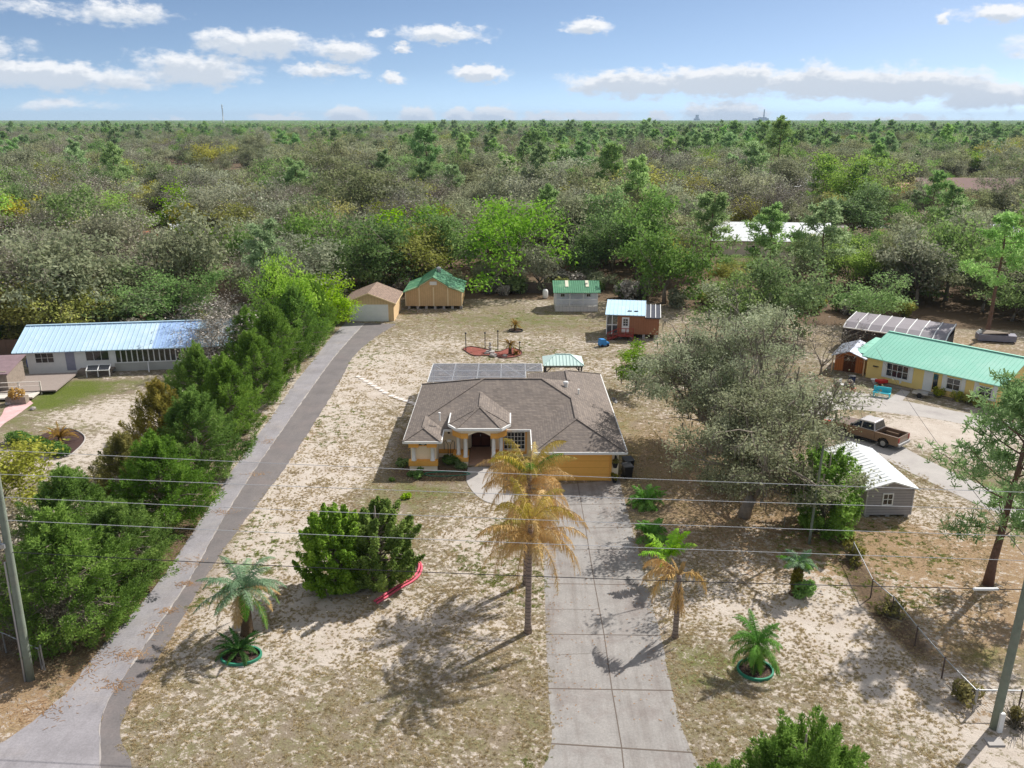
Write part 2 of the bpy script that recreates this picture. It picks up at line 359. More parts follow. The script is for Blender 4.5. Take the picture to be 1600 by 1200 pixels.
# cover blobs: px, py, rx (m), ry (m), channel (0 sand, 1 green, 2 litter, 3 woods floor), amount
BLOBS = [
 (500,650,8,14,0,.55),(560,600,7,10,0,.5),(430,830,3,8,0,.75),(470,760,3,6,0,.7),(520,740,3,5,0,.6),(400,900,4,4,0,.45),(600,570,8,8,0,.3),
 (740,800,3,5,0,.6),(760,870,3,4,0,.25),(700,960,7,4,0,.35),(500,960,8,4,0,.35),(600,1000,6,4,0,.3),(350,1000,5,5,0,.3),(450,1100,8,5,0,.12),(700,1130,5,4,0,.2),
 (1340,990,5,5,0,.75),(1290,960,4,5,0,.45),(1120,900,6,5,0,.5),(1180,960,5,4,0,.35),(1420,1080,6,4,0,.2),(1250,1090,6,5,0,.12),(1500,1100,4,3,0,.3),(1540,1180,4,3,0,.3),
 (1480,680,6,4,0,.8),(1420,660,5,3,0,.5),(1530,700,5,4,0,.4),(1430,760,4,5,0,.4),(1490,810,5,4,0,.2),
 (190,660,8,6,0,.6),(260,640,6,4,0,.55),(120,650,4,3,0,.2),(230,700,6,5,0,.4),(150,720,6,5,0,.3),
 (860,520,14,9,0,.12),(700,540,10,6,0,.35),(640,500,8,4,0,.1),(800,590,14,3,0,.25),(930,570,5,4,0,.2),
 (1560,960,5,5,0,.1),(60,1120,4,3,0,.2),(1000,950,3,4,0,.3),(1300,470,20,10,0,.3),
 (640,785,5,3,1,.25),(660,765,4,2,1,.3),(760,500,18,10,1,.22),(520,560,3,6,1,.2),(850,500,12,6,1,.22),(960,690,3,10,1,.3),(1010,740,3,4,1,.2),
 (100,610,6,2,1,.9),(75,630,4,2.2,1,.7),(160,597,10,1.2,1,.45),(130,670,5,3,1,.25),(20,660,4,4,1,.3),(1090,1050,3,3,1,.3),(1200,1030,5,3,1,.2),(1520,1020,3,1.5,1,.5),(1470,590,6,3,1,.2),(1400,640,4,1.5,1,.3),
 (1380,700,2,5,1,.45),(1440,730,2,3,1,.4),(400,1140,10,4,1,.2),(800,1100,2,6,1,.15),(1560,760,4,3,1,.4),
 (1120,760,8,8,2,.6),(1200,850,8,5,2,.5),(1300,900,6,6,2,.55),(1440,900,9,7,2,.8),(1540,900,6,6,2,.7),(1400,980,3,4,2,.35),(1150,650,10,10,2,.35),(1080,700,8,8,2,.3),
 (470,700,1.0,8,2,.8),(400,780,1.0,6,2,.7),(290,960,1.2,4,2,.6),(520,600,1.0,10,2,.5),(60,1010,6,6,2,.8),(70,1090,5,2,2,.6),(120,1050,3,4,2,.7),(1330,660,6,8,2,.3),(1500,1080,2,3,2,.4),(1230,520,14,10,2,.35),(1520,540,10,8,2,.5),
 (785,1000,1.5,14,2,.25),(1336,890,1.2,3,3,.5),(1365,935,1.1,3,3,.45),(1395,968,1.0,2.5,3,.5),(1432,1012,1.0,2.5,3,.45),(1474,1062,.9,2.2,2,.7),(1515,1105,.9,1.8,2,.7),(1350,915,2.5,3,2,.4),
 (60,960,9,9,3,.6),(180,900,5,5,3,.5),(260,820,4,6,3,.5),(330,700,4,8,3,.5),(400,600,4,12,3,.5),(450,530,4,12,3,.5),(760,460,34,4,3,.55),(1150,470,30,9,3,.35),(1500,480,30,12,3,.4),(640,690,2,6,3,.5),(665,740,3.4,2.2,3,.55),(720,742,2.2,1.6,3,.5)]

def ground():
    xs = np.unique(np.concatenate([np.linspace(-20000, -400, 25), np.linspace(-400, -80, 33), np.arange(-80, 80.01, .5), np.linspace(80, 400, 33), np.linspace(400, 20000, 25)]))
    ys = np.unique(np.concatenate([np.linspace(-300, 22, 12), np.arange(22, 150.01, .5), np.linspace(150, 500, 36), np.linspace(500, 20000, 28)]))
    X, Y = np.meshgrid(xs, ys); nx, ny = len(xs), len(ys)
    C = np.zeros((ny, nx, 4), np.float32)
    for bx, by, rx, ry, ch, am in BLOBS:
        p = at(bx, by); C[..., ch] += am * np.exp(-(((X - p.x) / rx) ** 2 + ((Y - p.y) / ry) ** 2))
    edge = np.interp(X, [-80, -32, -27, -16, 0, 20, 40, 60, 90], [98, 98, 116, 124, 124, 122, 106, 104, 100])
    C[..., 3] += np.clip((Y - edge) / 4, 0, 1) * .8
    C = np.clip(C, 0, 1)
    me = bpy.data.meshes.new('ground')
    V = np.stack([X, Y, np.zeros_like(X)], -1).reshape(-1, 3)
    i = np.arange(ny * nx).reshape(ny, nx)
    Q = np.stack([i[:-1, :-1], i[:-1, 1:], i[1:, 1:], i[1:, :-1]], -1).reshape(-1, 4)
    me.vertices.add(len(V)); me.vertices.foreach_set('co', V.astype(np.float32).ravel())
    me.loops.add(Q.size); me.loops.foreach_set('vertex_index', Q.astype(np.int32).ravel())
    me.polygons.add(len(Q)); me.polygons.foreach_set('loop_start', np.arange(0, Q.size, 4, dtype=np.int32))
    me.update(calc_edges=True)
    a = me.color_attributes.new('cover', 'FLOAT_COLOR', 'POINT'); a.data.foreach_set('color', C.reshape(-1))
    m = bpy.data.materials.new('sandy lawn'); m.use_nodes = True; nt = m.node_tree; L = nt.links.new
    p = nt.nodes['Principled BSDF']; p.inputs['Roughness'].default_value = .95; p.inputs['Specular IOR Level'].default_value = .08
    at_ = N(nt, 'ShaderNodeAttribute', attribute_name='cover'); sp = N(nt, 'ShaderNodeSeparateColor'); L(at_.outputs['Color'], sp.inputs[0])
    tc = N(nt, 'ShaderNodeTexCoord')
    def noise(scale, det=6., rough=.65, sx=1.):
        mp = N(nt, 'ShaderNodeMapping'); mp.inputs['Scale'].default_value = (sx, 1, 1); mp.inputs['Rotation'].default_value = (0, 0, .5); L(tc.outputs['Object'], mp.inputs[0])
        n = N(nt, 'ShaderNodeTexNoise', inp={'Scale': scale, 'Detail': det, 'Roughness': rough}); L(mp.outputs[0], n.inputs['Vector']); return n.outputs['Fac']
    def rng_(src, a, b, c=0., d=1., sm=True):
        r = N(nt, 'ShaderNodeMapRange', interpolation_type='SMOOTHSTEP' if sm else 'LINEAR', inp={'From Min': a, 'From Max': b, 'To Min': c, 'To Max': d}); L(src, r.inputs['Value']); return r.outputs[0]
    def math_(op, a, b):
        n = N(nt, 'ShaderNodeMath', operation=op)
        for k, q in enumerate((a, b)):
            if isinstance(q, (int, float)): n.inputs[k].default_value = q
            else: L(q, n.inputs[k])
        return n.outputs[0]
    def mixc(f, a, b):
        n = N(nt, 'ShaderNodeMix', data_type='RGBA'); L(f, n.inputs[0])
        for k, q in ((6, a), (7, b)):
            if isinstance(q, tuple): n.inputs[k].default_value = (*q, 1)
            else: L(q, n.inputs[k])
        return n.outputs[2]
    gc = lambda *a: tuple(v*.68 for v in c8(*a))
    fine = noise(2.3, 10, .74, .8); mid = noise(.62, 5); big = noise(.16, 4); speck = noise(8., 6, .75); blade = noise(24., 3, .7)
    grass = mixc(rng_(mid, .38, .6), gc(162, 149, 131), gc(152, 146, 112))
    grass = mixc(rng_(speck, .44, .6, 0, .85), grass, gc(128, 112, 92))
    grass = mixc(rng_(blade, .5, .66, 0, .55), grass, gc(196, 178, 150))
    green = mixc(rng_(speck, .38, .62), gc(128, 142, 66), gc(88, 100, 46))
    gm = rng_(math_('ADD', sp.outputs[1], math_('MULTIPLY', math_('SUBTRACT', mid, .5), .9)), .12, .75)
    base = mixc(gm, grass, green)
    lit = mixc(rng_(speck, .38, .62), gc(204, 170, 132), gc(160, 128, 98)); lit = mixc(rng_(blade, .5, .68, 0, .5), lit, gc(214, 186, 150))
    lm = rng_(math_('ADD', sp.outputs[2], math_('MULTIPLY', math_('SUBTRACT', fine, .5), 1.8)), .1, .8)
    base = mixc(math_('MULTIPLY', lm, .7), base, lit)
    sandc = mixc(rng_(mid, .3, .7), gc(230, 219, 206), gc(214, 200, 186))
    sandc = mixc(rng_(blade, .56, .72, 0, .45), sandc, gc(166, 144, 126))
    s = math_('ADD', math_('MULTIPLY', math_('SUBTRACT', fine, .5), 2.3), math_('MULTIPLY', math_('SUBTRACT', big, .5), .7))
    s = math_('ADD', s, math_('MULTIPLY', math_('SUBTRACT', speck, .5), 1.2))
    s = math_('ADD', s, math_('MULTIPLY', sp.outputs[0], .42)); s = math_('SUBTRACT', s, math_('ADD', math_('MULTIPLY', sp.outputs[1], .55), math_('MULTIPLY', sp.outputs[2], .08)))
    base = mixc(rng_(s, .0, .3, 0, .35), base, sandc); base = mixc(rng_(s, .08, .2), base, sandc)
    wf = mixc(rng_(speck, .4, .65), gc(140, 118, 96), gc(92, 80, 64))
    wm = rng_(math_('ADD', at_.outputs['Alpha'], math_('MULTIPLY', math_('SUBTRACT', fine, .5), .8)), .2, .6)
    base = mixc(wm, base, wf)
    L(base, p.inputs['Base Color'])
    b = N(nt, 'ShaderNodeBump', inp={'Strength': .6, 'Distance': .08}); L(math_('ADD', speck, math_('MULTIPLY', fine, 1.5)), b.inputs['Height']); L(b.outputs[0], p.inputs['Normal'])
    me.materials.append(m); struct(link('ground', me))
ground()

M_ASPH = mat('worn grey asphalt', dim(c8(176, 172, 176)), .95, .22, .55, .15, 50, stain=(dim(c8(196, 186, 178)), .6, .28))
M_ASPH2 = mat('newer asphalt strip', dim(c8(140, 134, 133)), .95, .2, .6, .15, 50, stain=(dim(c8(146, 130, 126)), .5, .3))
SEAM = [(160,1230),(158,1200),(157,1150),(163,1110),(185,1070),(212,1030),(242,985),(300,900),(340,825),(380,762),(420,702),(455,652),(490,602),(520,562),(545,532),(570,505)]
LEFT = [(-60,1230),(-40,1185),(20,1150),(62,1118),(108,1078),(132,1044),(168,1000),(215,950),(262,890),(312,815),(350,755),(388,700),(425,650),(460,600),(492,560),(515,530),(541,503)]
RIGHT = [(216,1230),(208,1200),(188,1150),(196,1115),(222,1068),(258,1012),(305,930),(352,855),(405,785),(452,722),(492,660),(530,598),(552,558),(580,532),(620,506)]
strip('side_driveway', LEFT, SEAM, .006, M_ASPH, 6, .04)
strip('driveway_strip', SEAM, RIGHT, .010, M_ASPH2, 6, .05)
strip('driveway_seam', [(x - 1.1 + .8*math.sin(y*.13), y) for x, y in SEAM], [(x + .3 + .8*math.sin(y*.13), y) for x, y in SEAM], .014, mat('pale seam', dim(c8(206, 198, 192)), .95, .3, .9, stain=(dim(c8(150, 140, 138)), .9, .7)), 6, .05)
M_DRIVE = mat('driveway concrete', dim(c8(200, 195, 190), .51), .9, .16, 1.1, .12, 40, stain=(dim(c8(164, 150, 144), .54), .8, .35))
M_JOINT = mat('joint line', dim(c8(126, 114, 104)), .95, .2, 2)
DL = [(846,760),(848,800),(850,870),(853,1000),(858,1090),(862,1160),(848,1200),(835,1240)]
DR = [(968,750),(978,790),(1000,870),(1030,985),(1052,1085),(1074,1160),(1095,1200),(1120,1240)]
def streaks(m, col, amt, sx=1.6, sy=.12):
    nt = m.node_tree; L = nt.links.new; p = nt.nodes['Principled BSDF']; src = p.inputs['Base Color'].links[0].from_socket
    tc = N(nt, 'ShaderNodeTexCoord'); mp = N(nt, 'ShaderNodeMapping'); mp.inputs['Scale'].default_value = (sx, sy, 1); L(tc.outputs['Object'], mp.inputs[0])
    n = N(nt, 'ShaderNodeTexNoise', inp={'Scale': 1.0, 'Detail': 7.0, 'Roughness': .7}); L(mp.outputs[0], n.inputs['Vector'])
    r = N(nt, 'ShaderNodeMapRange', inp={'From Min': .48, 'From Max': .72, 'To Max': amt}); L(n.outputs['Fac'], r.inputs['Value'])
    n2 = N(nt, 'ShaderNodeTexNoise', inp={'Scale': 9.0, 'Detail': 5.0, 'Roughness': .75}); L(tc.outputs['Object'], n2.inputs['Vector'])
    r2 = N(nt, 'ShaderNodeMapRange', inp={'From Min': .3, 'From Max': .7, 'To Min': .82, 'To Max': 1.16}); L(n2.outputs['Fac'], r2.inputs['Value'])
    mx = N(nt, 'ShaderNodeMix', data_type='RGBA'); mx.inputs[7].default_value = (*col, 1); L(r.outputs[0], mx.inputs[0]); L(src, mx.inputs[6])
    sc = N(nt, 'ShaderNodeVectorMath', operation='SCALE'); L(mx.outputs[2], sc.inputs[0]); L(r2.outputs[0], sc.inputs['Scale']); L(sc.outputs[0], p.inputs['Base Color'])
streaks(M_DRIVE, dim(c8(150, 138, 130), .5), .6); streaks(M_ASPH, dim(c8(140, 134, 136), .65), .5, .9, .2); streaks(M_ASPH2, dim(c8(166, 156, 150), .65), .4, .9, .2)
strip('driveway', DL, DR, .006, M_DRIVE, 5, .03)
def line_on_ground(mb, a, b, w, z, wig=0, n=14, seed=0):
    r = random.Random(seed); a = at(*a); b = at(*b); d = (b - a); nrm = Vector((-d.y, d.x, 0)).normalized(); pts = []
    for i in range(n + 1): pts.append(a.lerp(b, i / n) + nrm * r.uniform(-wig, wig))
    for i in range(n):
        p, q = pts[i], pts[i+1]
        mb.poly([(*(p - nrm*w/2).xy, z), (*(q - nrm*w/2).xy, z), (*(q + nrm*w/2).xy, z), (*(p + nrm*w/2).xy, z)])
mb = MB()
for k, (yl, yr, w, g) in enumerate([(790,787,.05,.0),(826,824,.05,0),(860,858,.05,0),(912,914,.06,0),(991,993,.06,0),(1076,1079,.07,0),(1162,1176,.08,0)]):
    def xl(y, T): 
        for (a, b), (c, d) in zip(T, T[1:]):
            if b <= y <= d: return a + (c - a) * (y - b) / (d - b)
    line_on_ground(mb, (xl(yl, DL), yl), (xl(yr, DR), yr), w, .011, g, 14, k)
CEN = [(902,752),(914,820),(929,912),(944,992),(956,1077),(971,1165),(978,1230)]
for a, b in zip(CEN, CEN[1:]): line_on_ground(mb, a, b, .05, .0115)
line_on_ground(mb, (853,953), (936,952), .025, .011, .05, 20, 5); line_on_ground(mb, (856,1024), (947,1020), .02, .011, .06, 20, 6)
struct(mb.build('driveway_joint', M_JOINT))
# front walk
wk = [at(*p) for p in [(731,731),(764,731),(772,748),(786,764),(820,772),(848,776),(848,794),(800,792),(762,785),(742,772),(729,752)]]
wk = smooth_line(wk + [wk[0]], 4)[:-1]
struct(MB().prism([(p.x, p.y) for p in wk], -.05, .03).build('front_walk', M_CONC))
# neighbour's drive, pad and walk
strip('neighbor_driveway', [(1268,622),(1300,608),(1390,622),(1470,638),(1560,655),(1640,672)], [(1262,655),(1310,640),(1390,645),(1470,656),(1560,674),(1640,690)], .006, M_CONC, 5, .02)
strip('truck_driveway', [(1275,640),(1330,665),(1392,688),(1440,714),(1520,752),(1660,812)], [(1248,648),(1302,680),(1370,712),(1430,742),(1510,780),(1640,836)], .010, M_CONC, 5, .02)
strip('neighbor_walk', [(1411,606),(1384,628)], [(1425,609),(1405,632)], .014, M_CONC, 4)
strip('paver_patio', [(-40,690),(0,652),(10,636),(42,622)], [(-40,720),(0,668),(22,652),(52,630)], .006, mat('pink pavers', c8(206, 168, 166), .9, .15, 1.2, stain=(c8(206, 200, 200), .8, .3)), 5)
strip('street', [(-900,1196),(0,1197),(800,1235),(1700,1262)], [(-900,1330),(0,1330),(800,1350),(1700,1360)], .004, M_ASPH2, 4)
strip('far_street', [(1180,362),(1290,352),(1420,352),(1640,352)], [(1180,366),(1290,356),(1420,357),(1640,357)], .02, M_CONC, 4)
strip('far_lane', [(1225,352),(1262,342),(1288,332)], [(1262,352),(1285,342),(1298,332)], .015, M_CONC, 4)
# ------------------------------------------------------------------ building helpers
def window(parent, x0, x1, z0, z1, y, nx=2, ny=2, name='window', fw=.07, world=False, depth=.05):
    """a pane in the wall plane y (facing -y) with a white frame and glazing bars as its sub-part"""
    g = MB().box(x0, x1, y - .02, y + .03, z0, z1).build(name, M_GLASS, parent, world)
    f = MB()
    f.box(x0 - fw, x0, y - depth, y + .02, z0 - fw, z1 + fw); f.box(x1, x1 + fw, y - depth, y + .02, z0 - fw, z1 + fw)
    f.box(x0, x1, y - depth, y + .02, z1, z1 + fw); f.box(x0, x1, y - depth, y + .02, z0 - fw, z0)
    for i in range(1, nx): x = x0 + (x1 - x0) * i / nx; f.box(x - fw*.3, x + fw*.3, y - depth*.8, y - .021, z0, z1)
    for i in range(1, ny): z = z0 + (z1 - z0) * i / ny; f.box(x0, x1, y - depth*.72, y - .0215, z - fw*.3, z + fw*.3)
    off = g.parent.location if world else None
    fo = f.build('frame', M_WHITE, parent, world); fo.parent = g; return g

def gable(mb, x0, x1, y0, y1, e, r, t=.12, mi=0):
    """ridge along x"""
    ym = (y0 + y1) / 2
    mb.slab([(x0, y0, e), (x1, y0, e), (x1, ym, r), (x0, ym, r)], t, mi); mb.slab([(x0, ym, r), (x1, ym, r), (x1, y1, e), (x0, y1, e)], t, mi); return mb

def gable_y(mb, x0, x1, y0, y1, e, r, t=.12, mi=0):
    """ridge along y"""
    xm = (x0 + x1) / 2
    mb.slab([(x0, y1, e), (x0, y0, e), (xm, y0, r), (xm, y1, r)], t, mi); mb.slab([(xm, y1, r), (xm, y0, r), (x1, y0, e), (x1, y1, e)], t, mi); return mb

def ribs(mb, a0, a1, b0, b1, n, w=.05, h=.04, mi=0):
    a0, a1, b0, b1 = map(Vector, (a0, a1, b0, b1))
    for i in range(n + 1):
        p = a0.lerp(a1, i / n); q = b0.lerp(b1, i / n); mb.bar(p + Vector((0,0,h*.4)), q + Vector((0,0,h*.4)), w, h, mi)

def gable_wall(mb, x0, x1, y0, y1, e, r, mi=0):
    """box walls with gable triangles at x ends (ridge along x)"""
    ym = (y0 + y1) / 2; b = len(mb.v)
    mb.slab([(x0,y0,e),(x1,y0,e),(x1,y1,e),(x0,y1,e)], e, mi)
    for x, t in ((x0, .02), (x1, -.02)): mb.poly([(x + t*0, y0, e), (x, y1, e), (x, ym, r)], mi)
    return mb

# ------------------------------------------------------------------ main house
def main_house():
    XL, XR, yb, yF, yg, YB, YBB, e, s = -8.35, 8.5, 59.15, 61.76, 57.0, 73.65, 76.9, 2.6, .4
    hw = (YB - yF) / 2; wb = 1.47; wg = 3.5; zr = e + s*hw; zb = e + s*wb; zg = e + s*wg
    xb = XL + wb; xg = XR - wg; xgL = XR - 2*wg; ym = yF + hw
    t = thing('stucco_house', 'cream and gold stucco house with taupe shingle hip roof and columned entry', 'house', (0, 66, 0))
    R = MB()
    P = lambda *pts: R.slab(pts, .1)
    r0 = (XL+hw, ym, zr); r1 = (XR-hw, ym, zr)
    P((XL,yb,e),(xb,yb+wb,zb),(xb,yF+wb,zb),r0,(XL,YB,e))
    P((XL,yb,e),(XL+2*wb,yb,e),(xb,yb+wb,zb))
    P((XL+2*wb,yb,e),(XL+2*wb,yF,e),(xb,yF+wb,zb),(xb,yb+wb,zb))
    P((XL+2*wb,yF,e),(xgL,yF,e),(xg,yF+wg,zg),r1,r0,(xb,yF+wb,zb))
    P((xgL,yF,e),(xgL,yg,e),(xg,yg+wg,zg),(xg,yF+wg,zg))
    P((xgL,yg,e),(XR,yg,e),(xg,yg+wg,zg))
    P((XR,yg,e),(XR,YBB,e),(xg,YBB-wg,zg),(xg,YB-wg,zg),r1,(xg,yF+wg,zg),(xg,yg+wg,zg))
    P((XL,YB,e),r0,r1,(xg,YB-wg,zg),(xgL,YB,e))
    P((xgL,YB,e),(xg,YB-wg,zg),(xg,YBB-wg,zg),(xgL,YBB,e)); P((xgL,YBB,e),(xg,YBB-wg,zg),(XR,YBB,e))
    roof = R.build('roof', M_SHINGLE, t, True)
    # ridge caps
    c = MB(); U = Vector((0, 0, .02))
    for a, b in (((XL+hw,ym,zr),(XR-hw,ym,zr)),((xb,yb+wb,zb),(xb,yF+wb,zb)),((XL,yb,e),(xb,yb+wb,zb)),((XL+2*wb,yb,e),(xb,yb+wb,zb)),((xb,yF+wb,zb),r0),((xg,yg+wg,zg),(xg,yF+wg,zg)),((xg,yF+wg,zg),r1),((XR,yg,e),(xg,yg+wg,zg)),((xgL,yg,e),(xg,yg+wg,zg)),((XL,YB,e),r0)):
        c.bar(Vector(a)+U, Vector(b)+U, .24, .04)
    o = c.build('ridge_cap', M_SHINGLE, t, True); o.parent = roof
    c = MB()
    for a, b in (((xg,YB-wg,zg),(xg,YBB-wg,zg)),((XR,YBB,e),(xg,YBB-wg,zg))): c.bar(Vector(a)+U, Vector(b)+U, .24, .04)
    o = c.build('ridge_cap', M_SHINGLE, t, True); o.parent = roof
    f = MB()
    for a, b in (((XL,yb),(XL+2*wb,yb)),((XL+2*wb,yb),(XL+2*wb,yF)),((XL+2*wb,yF),(xgL,yF)),((xgL,yF),(xgL,yg)),((xgL,yg),(XR,yg)),((XR,yg),(XR,YBB)),((XL,yb),(XL,YB)),((XL,YB),(xgL,YB)),((XR,YBB),(xgL,YBB))):
        d = (Vector(b) - Vector(a)).normalized() * .05; nrm = Vector((d.y, -d.x)).normalized() * .03
        f.bar((a[0]+nrm.x, a[1]+nrm.y, e-.08), (b[0]+nrm.x, b[1]+nrm.y, e-.08), .07, .18)
    f.build('fascia', M_WHITE, t, True)
    foot = [(-7.85,59.95),(-5.9,59.95),(-5.9,62.35),(-3.62,62.35),(-3.62,64.3),(-1.55,64.3),(-1.55,62.35),(2.0,62.35),(2.0,57.75),(8.0,57.75),(8.0,76.3),(2.0,76.3),(2.0,73.1),(-7.85,73.1)]
    MB().prism(foot, 0, 2.49).build('wall', M_STUCCO, t, True)
    sof = [(XL+.02,yb+.02),(XL+2*wb-.02,yb+.02),(XL+2*wb-.02,yF+.02),(xgL+.02,yF+.02),(xgL+.02,yg+.02),(XR-.02,yg+.02),(XR-.02,YBB-.02),(xgL+.02,YBB-.02),(xgL+.02,YB-.02),(XL+.02,YB-.02)]
    MB().prism(sof, 2.44, 2.485).build('soffit', M_WHITE, t, True)
    # gold base band round the front
    g = MB(); g.prism([(-5.9,62.3),(-4.6,62.3),(-4.6,62.5),(-5.9,62.5)], .35, .7); g.build('gold_band', M_GOLD, t, True)
    # bay
    b = MB(); b.prism([(-8.0,59.5),(-5.75,59.5),(-5.75,60.0),(-8.0,60.0)], .42, .82); b.prism([(-7.95,59.45),(-7.2,59.45),(-7.2,59.9),(-7.95,59.9)], 1.98, 2.3); b.prism([(-6.55,59.45),(-5.8,59.45),(-5.8,59.9),(-6.55,59.9)], 1.98, 2.3)
    b.prism([(-7.3,59.9),(-6.45,59.9),(-6.45,60.0),(-7.3,60.0)], 1.93, 2.01)
    b.build('bay_trim', M_GOLD, t, True)
    b = MB(); b.prism([(-7.94,59.56),(-5.81,59.56),(-5.81,59.94),(-7.94,59.94)], 0, .42); b.build('bay_plinth', M_STUCCO, t, True); b = MB(); b.prism([(-7.9,59.5),(-5.84,59.5),(-5.84,59.94),(-7.9,59.94)], 2.3, 2.44)
    b.build('bay_lintel', M_STUCCO, t, True)
    for x in (-7.6, -6.15): MB().lathe([(.2,.82),(.2,.9),(.155,.93),(.145,1.9),(.2,1.93),(.2,1.98)], (x, 59.7, 0), 16).build('column', M_WHITE, t, True, True)
    arc = [(-7.3 + .85*i/12, 2.02 + .26*math.sin(math.pi*i/12)) for i in range(13)]
    aw = MB().extrude_y(arc, 59.86, 59.96).build('arched_window', M_GLASS, t, True)
    fb = MB()
    for k in (3, 6, 9): fb.bar((-6.875, 59.84, 2.02), (arc[k][0], 59.84, arc[k][1]), .03)
    o = fb.build('frame', M_WHITE, t, True); o.parent = aw
    # entry pavilion
    ex, ez = -2.55, 3.32; A = (ex, 62.4, ez+.97); B = (ex, 66.3, ez+.97)
    p0, p1, p2, p3, p5, p6 = (-4.3,60.0,ez), (-.8,60.0,ez), (-.13,61.0,ez), (-.13,63.6,ez), (-4.97,61.0,ez), (-4.97,63.6,ez)
    R = MB()
    R.slab([p0,p1,A],.1); R.slab([p1,p2,A],.1); R.slab([p2,p3,(ex+.05,66.3,ez+.97),A],.1); R.slab([p5,p0,A],.1); R.slab([p6,p5,A,B],.1)
    er = R.build('entry_roof', M_SHINGLE, t, True)
    c = MB()
    for a, q in ((p0,A),(p1,A),(p2,A),(p5,A),(A,B)): c.bar(Vector(a)+U, Vector(q)+U, .2, .04)
    o = c.build('ridge_cap', M_SHINGLE, t, True); o.parent = er
    f = MB()
    for a, q in ((p6,p5),(p5,p0),(p0,p1),(p1,p2),(p2,p3)): f.bar((a[0],a[1]-.02,ez-.07),(q[0],q[1]-.02,ez-.07),.1,.2)
    f.build('entry_fascia', M_WHITE, t, True)
    # header with an arched opening, gold capitals, columns and pedestals
    ox0, ox1 = -3.42, -1.68; arcp = [(ox0 + (ox1-ox0)*i/14, 2.5 + .33*math.sin(math.pi*i/14)) for i in range(15)]
    hd = MB(); hd.extrude_y([(-3.95,2.72),(-3.95,3.2),(-1.15,3.2),(-1.15,2.72),(ox1,2.72)] + [(x, max(z, 2.5)) for x, z in reversed(arcp)] + [(ox0,2.72)], 60.55, 60.85)
    hd.prism([(-3.95,60.55),(-3.95,60.86),(-4.4,61.4),(-4.4,63.2),(-4.65,63.2),(-4.65,61.25)], 2.72, 3.2); hd.prism([(-1.15,60.55),(-.45,61.25),(-.45,63.2),(-.7,63.2),(-.7,61.4),(-1.15,60.86)], 2.72, 3.2)
    hd.prism([(-4.65,61.5),(-.45,61.5),(-.45,63.6),(-4.65,63.6)], 3.16, 3.21)
    hd.build('entry_header', M_STUCCO, t, True)
    for sgn in (-1, 1):
        X = lambda d: ex + sgn*d
        blk = [(X(.88),60.5),(X(1.42),60.5),(X(2.14),61.2),(X(2.14),62.34),(X(.88),62.34)]
        MB().prism(blk, 2.3, 2.72).build('gold_capital', M_GOLD, t, True)
        MB().prism(blk, .36, .66).build('gold_pedestal', M_GOLD, t, True)
        MB().prism([(X(.9),60.54),(X(1.4),60.54),(X(2.1),61.24),(X(2.1),62.34),(X(.9),62.34)], 0, .36).build('plinth', M_STUCCO, t, True)
        MB().prism([(X(.98),61.6),(X(1.1),61.6),(X(1.1),62.34),(X(.98),62.34)], .66, 2.3).build('side_wall', M_STUCCO, t, True)
        for dx, y in ((1.1, 60.78), (1.68, 61.3)):
            MB().lathe([(.2,.66),(.2,.74),(.16,.78),(.15,2.2),(.2,2.24),(.2,2.3)], (X(dx), y, 0), 16).build('column', M_WHITE, t, True, True)
    MB().prism([(ex-.86,60.6),(ex+.86,60.6),(ex+.86,64.28),(ex-.86,64.28)], 0, .12).build('porch_floor', mat('porch tile', c8(176,146,128), .7, .1, 3), t, True)
    d = MB().box(-3.35,-1.8,64.22,64.32,.14,2.35).build('front_door', M_DOORWOOD, t, True)
    pn = MB()
    for x in (-3.25,-2.5):
        for z0, z1 in ((.3,1.0),(1.15,2.2)): pn.box(x, x+.62, 64.19, 64.222, z0, z1)
    o = pn.build('panel', mat('door panel', c8(92,50,34), .5, .15, 3), t, True); o.parent = d
    o = MB().lathe([(.035,0),(.035,.14)], (-2.6,64.17,1.1), 8).build('handle', M_STEEL, t, True); o.parent = d
    window(t, -.62, 1.0, .75, 2.12, 62.33, 6, 4, 'window', .06, True)
    arc = [(-.62 + 1.62*i/12, 2.16 + .26*math.sin(math.pi*i/12)) for i in range(13)]
    aw = MB().extrude_y(arc, 62.28, 62.36).build('arched_window', M_GLASS, t, True)
    fb = MB(); fb.box(.165,.215,62.26,62.28,.75,2.4)
    for k in (3, 9): fb.bar((.19, 62.26, 2.16), (arc[k][0], 62.26, arc[k][1]), .04)
    o = fb.build('frame', M_WHITE, t, True); o.parent = aw
    gb = MB(); gb.box(-.78,-.66,62.27,62.36,.3,2.44); gb.box(1.06,1.18,62.27,62.36,.3,2.44); gb.box(-.66,1.06,62.27,62.36,.3,.5); gb.build('window_surround', M_GOLD, t, True)
    # garage
    gd = MB().box(2.43,7.31,57.70,57.78,.02,2.13).build('garage_door', M_GARAGE, t, True)
    pn = MB()
    for r in range(4):
        for k in range(8): x = 2.52 + k*.605; z = .12 + r*.51; pn.box(x, x+.5, 57.685, 57.702, z, z+.34)
    o = pn.build('panel', M_GARAGE, t, True); o.parent = gd
    MB().box(2.25,2.42,57.66,57.76,0,2.3).box(7.32,7.49,57.66,57.76,0,2.3).box(2.42,7.32,57.66,57.76,2.14,2.3).build('door_surround', M_GOLD, t, True)
    for x, y, z in ((7.75, 57.62, 1.75), (-5.05, 62.2, 2.05)):
        MB().lathe([(.02,0),(.09,.05),(.09,.28),(.02,.36)], (x,y,z), 8).build('wall_lamp', M_DARK, t, True)
    # roof fittings
    for px_, py_, z in ((687,652,2.6+.4*2.3),(904,615,3.8)):
        p = at(px_, py_, z); MB().lathe([(.06,-.3),(.06,.32),(.1,.33),(.1,.4)], p, 8).build('vent_pipe', M_WHITE, t, True)
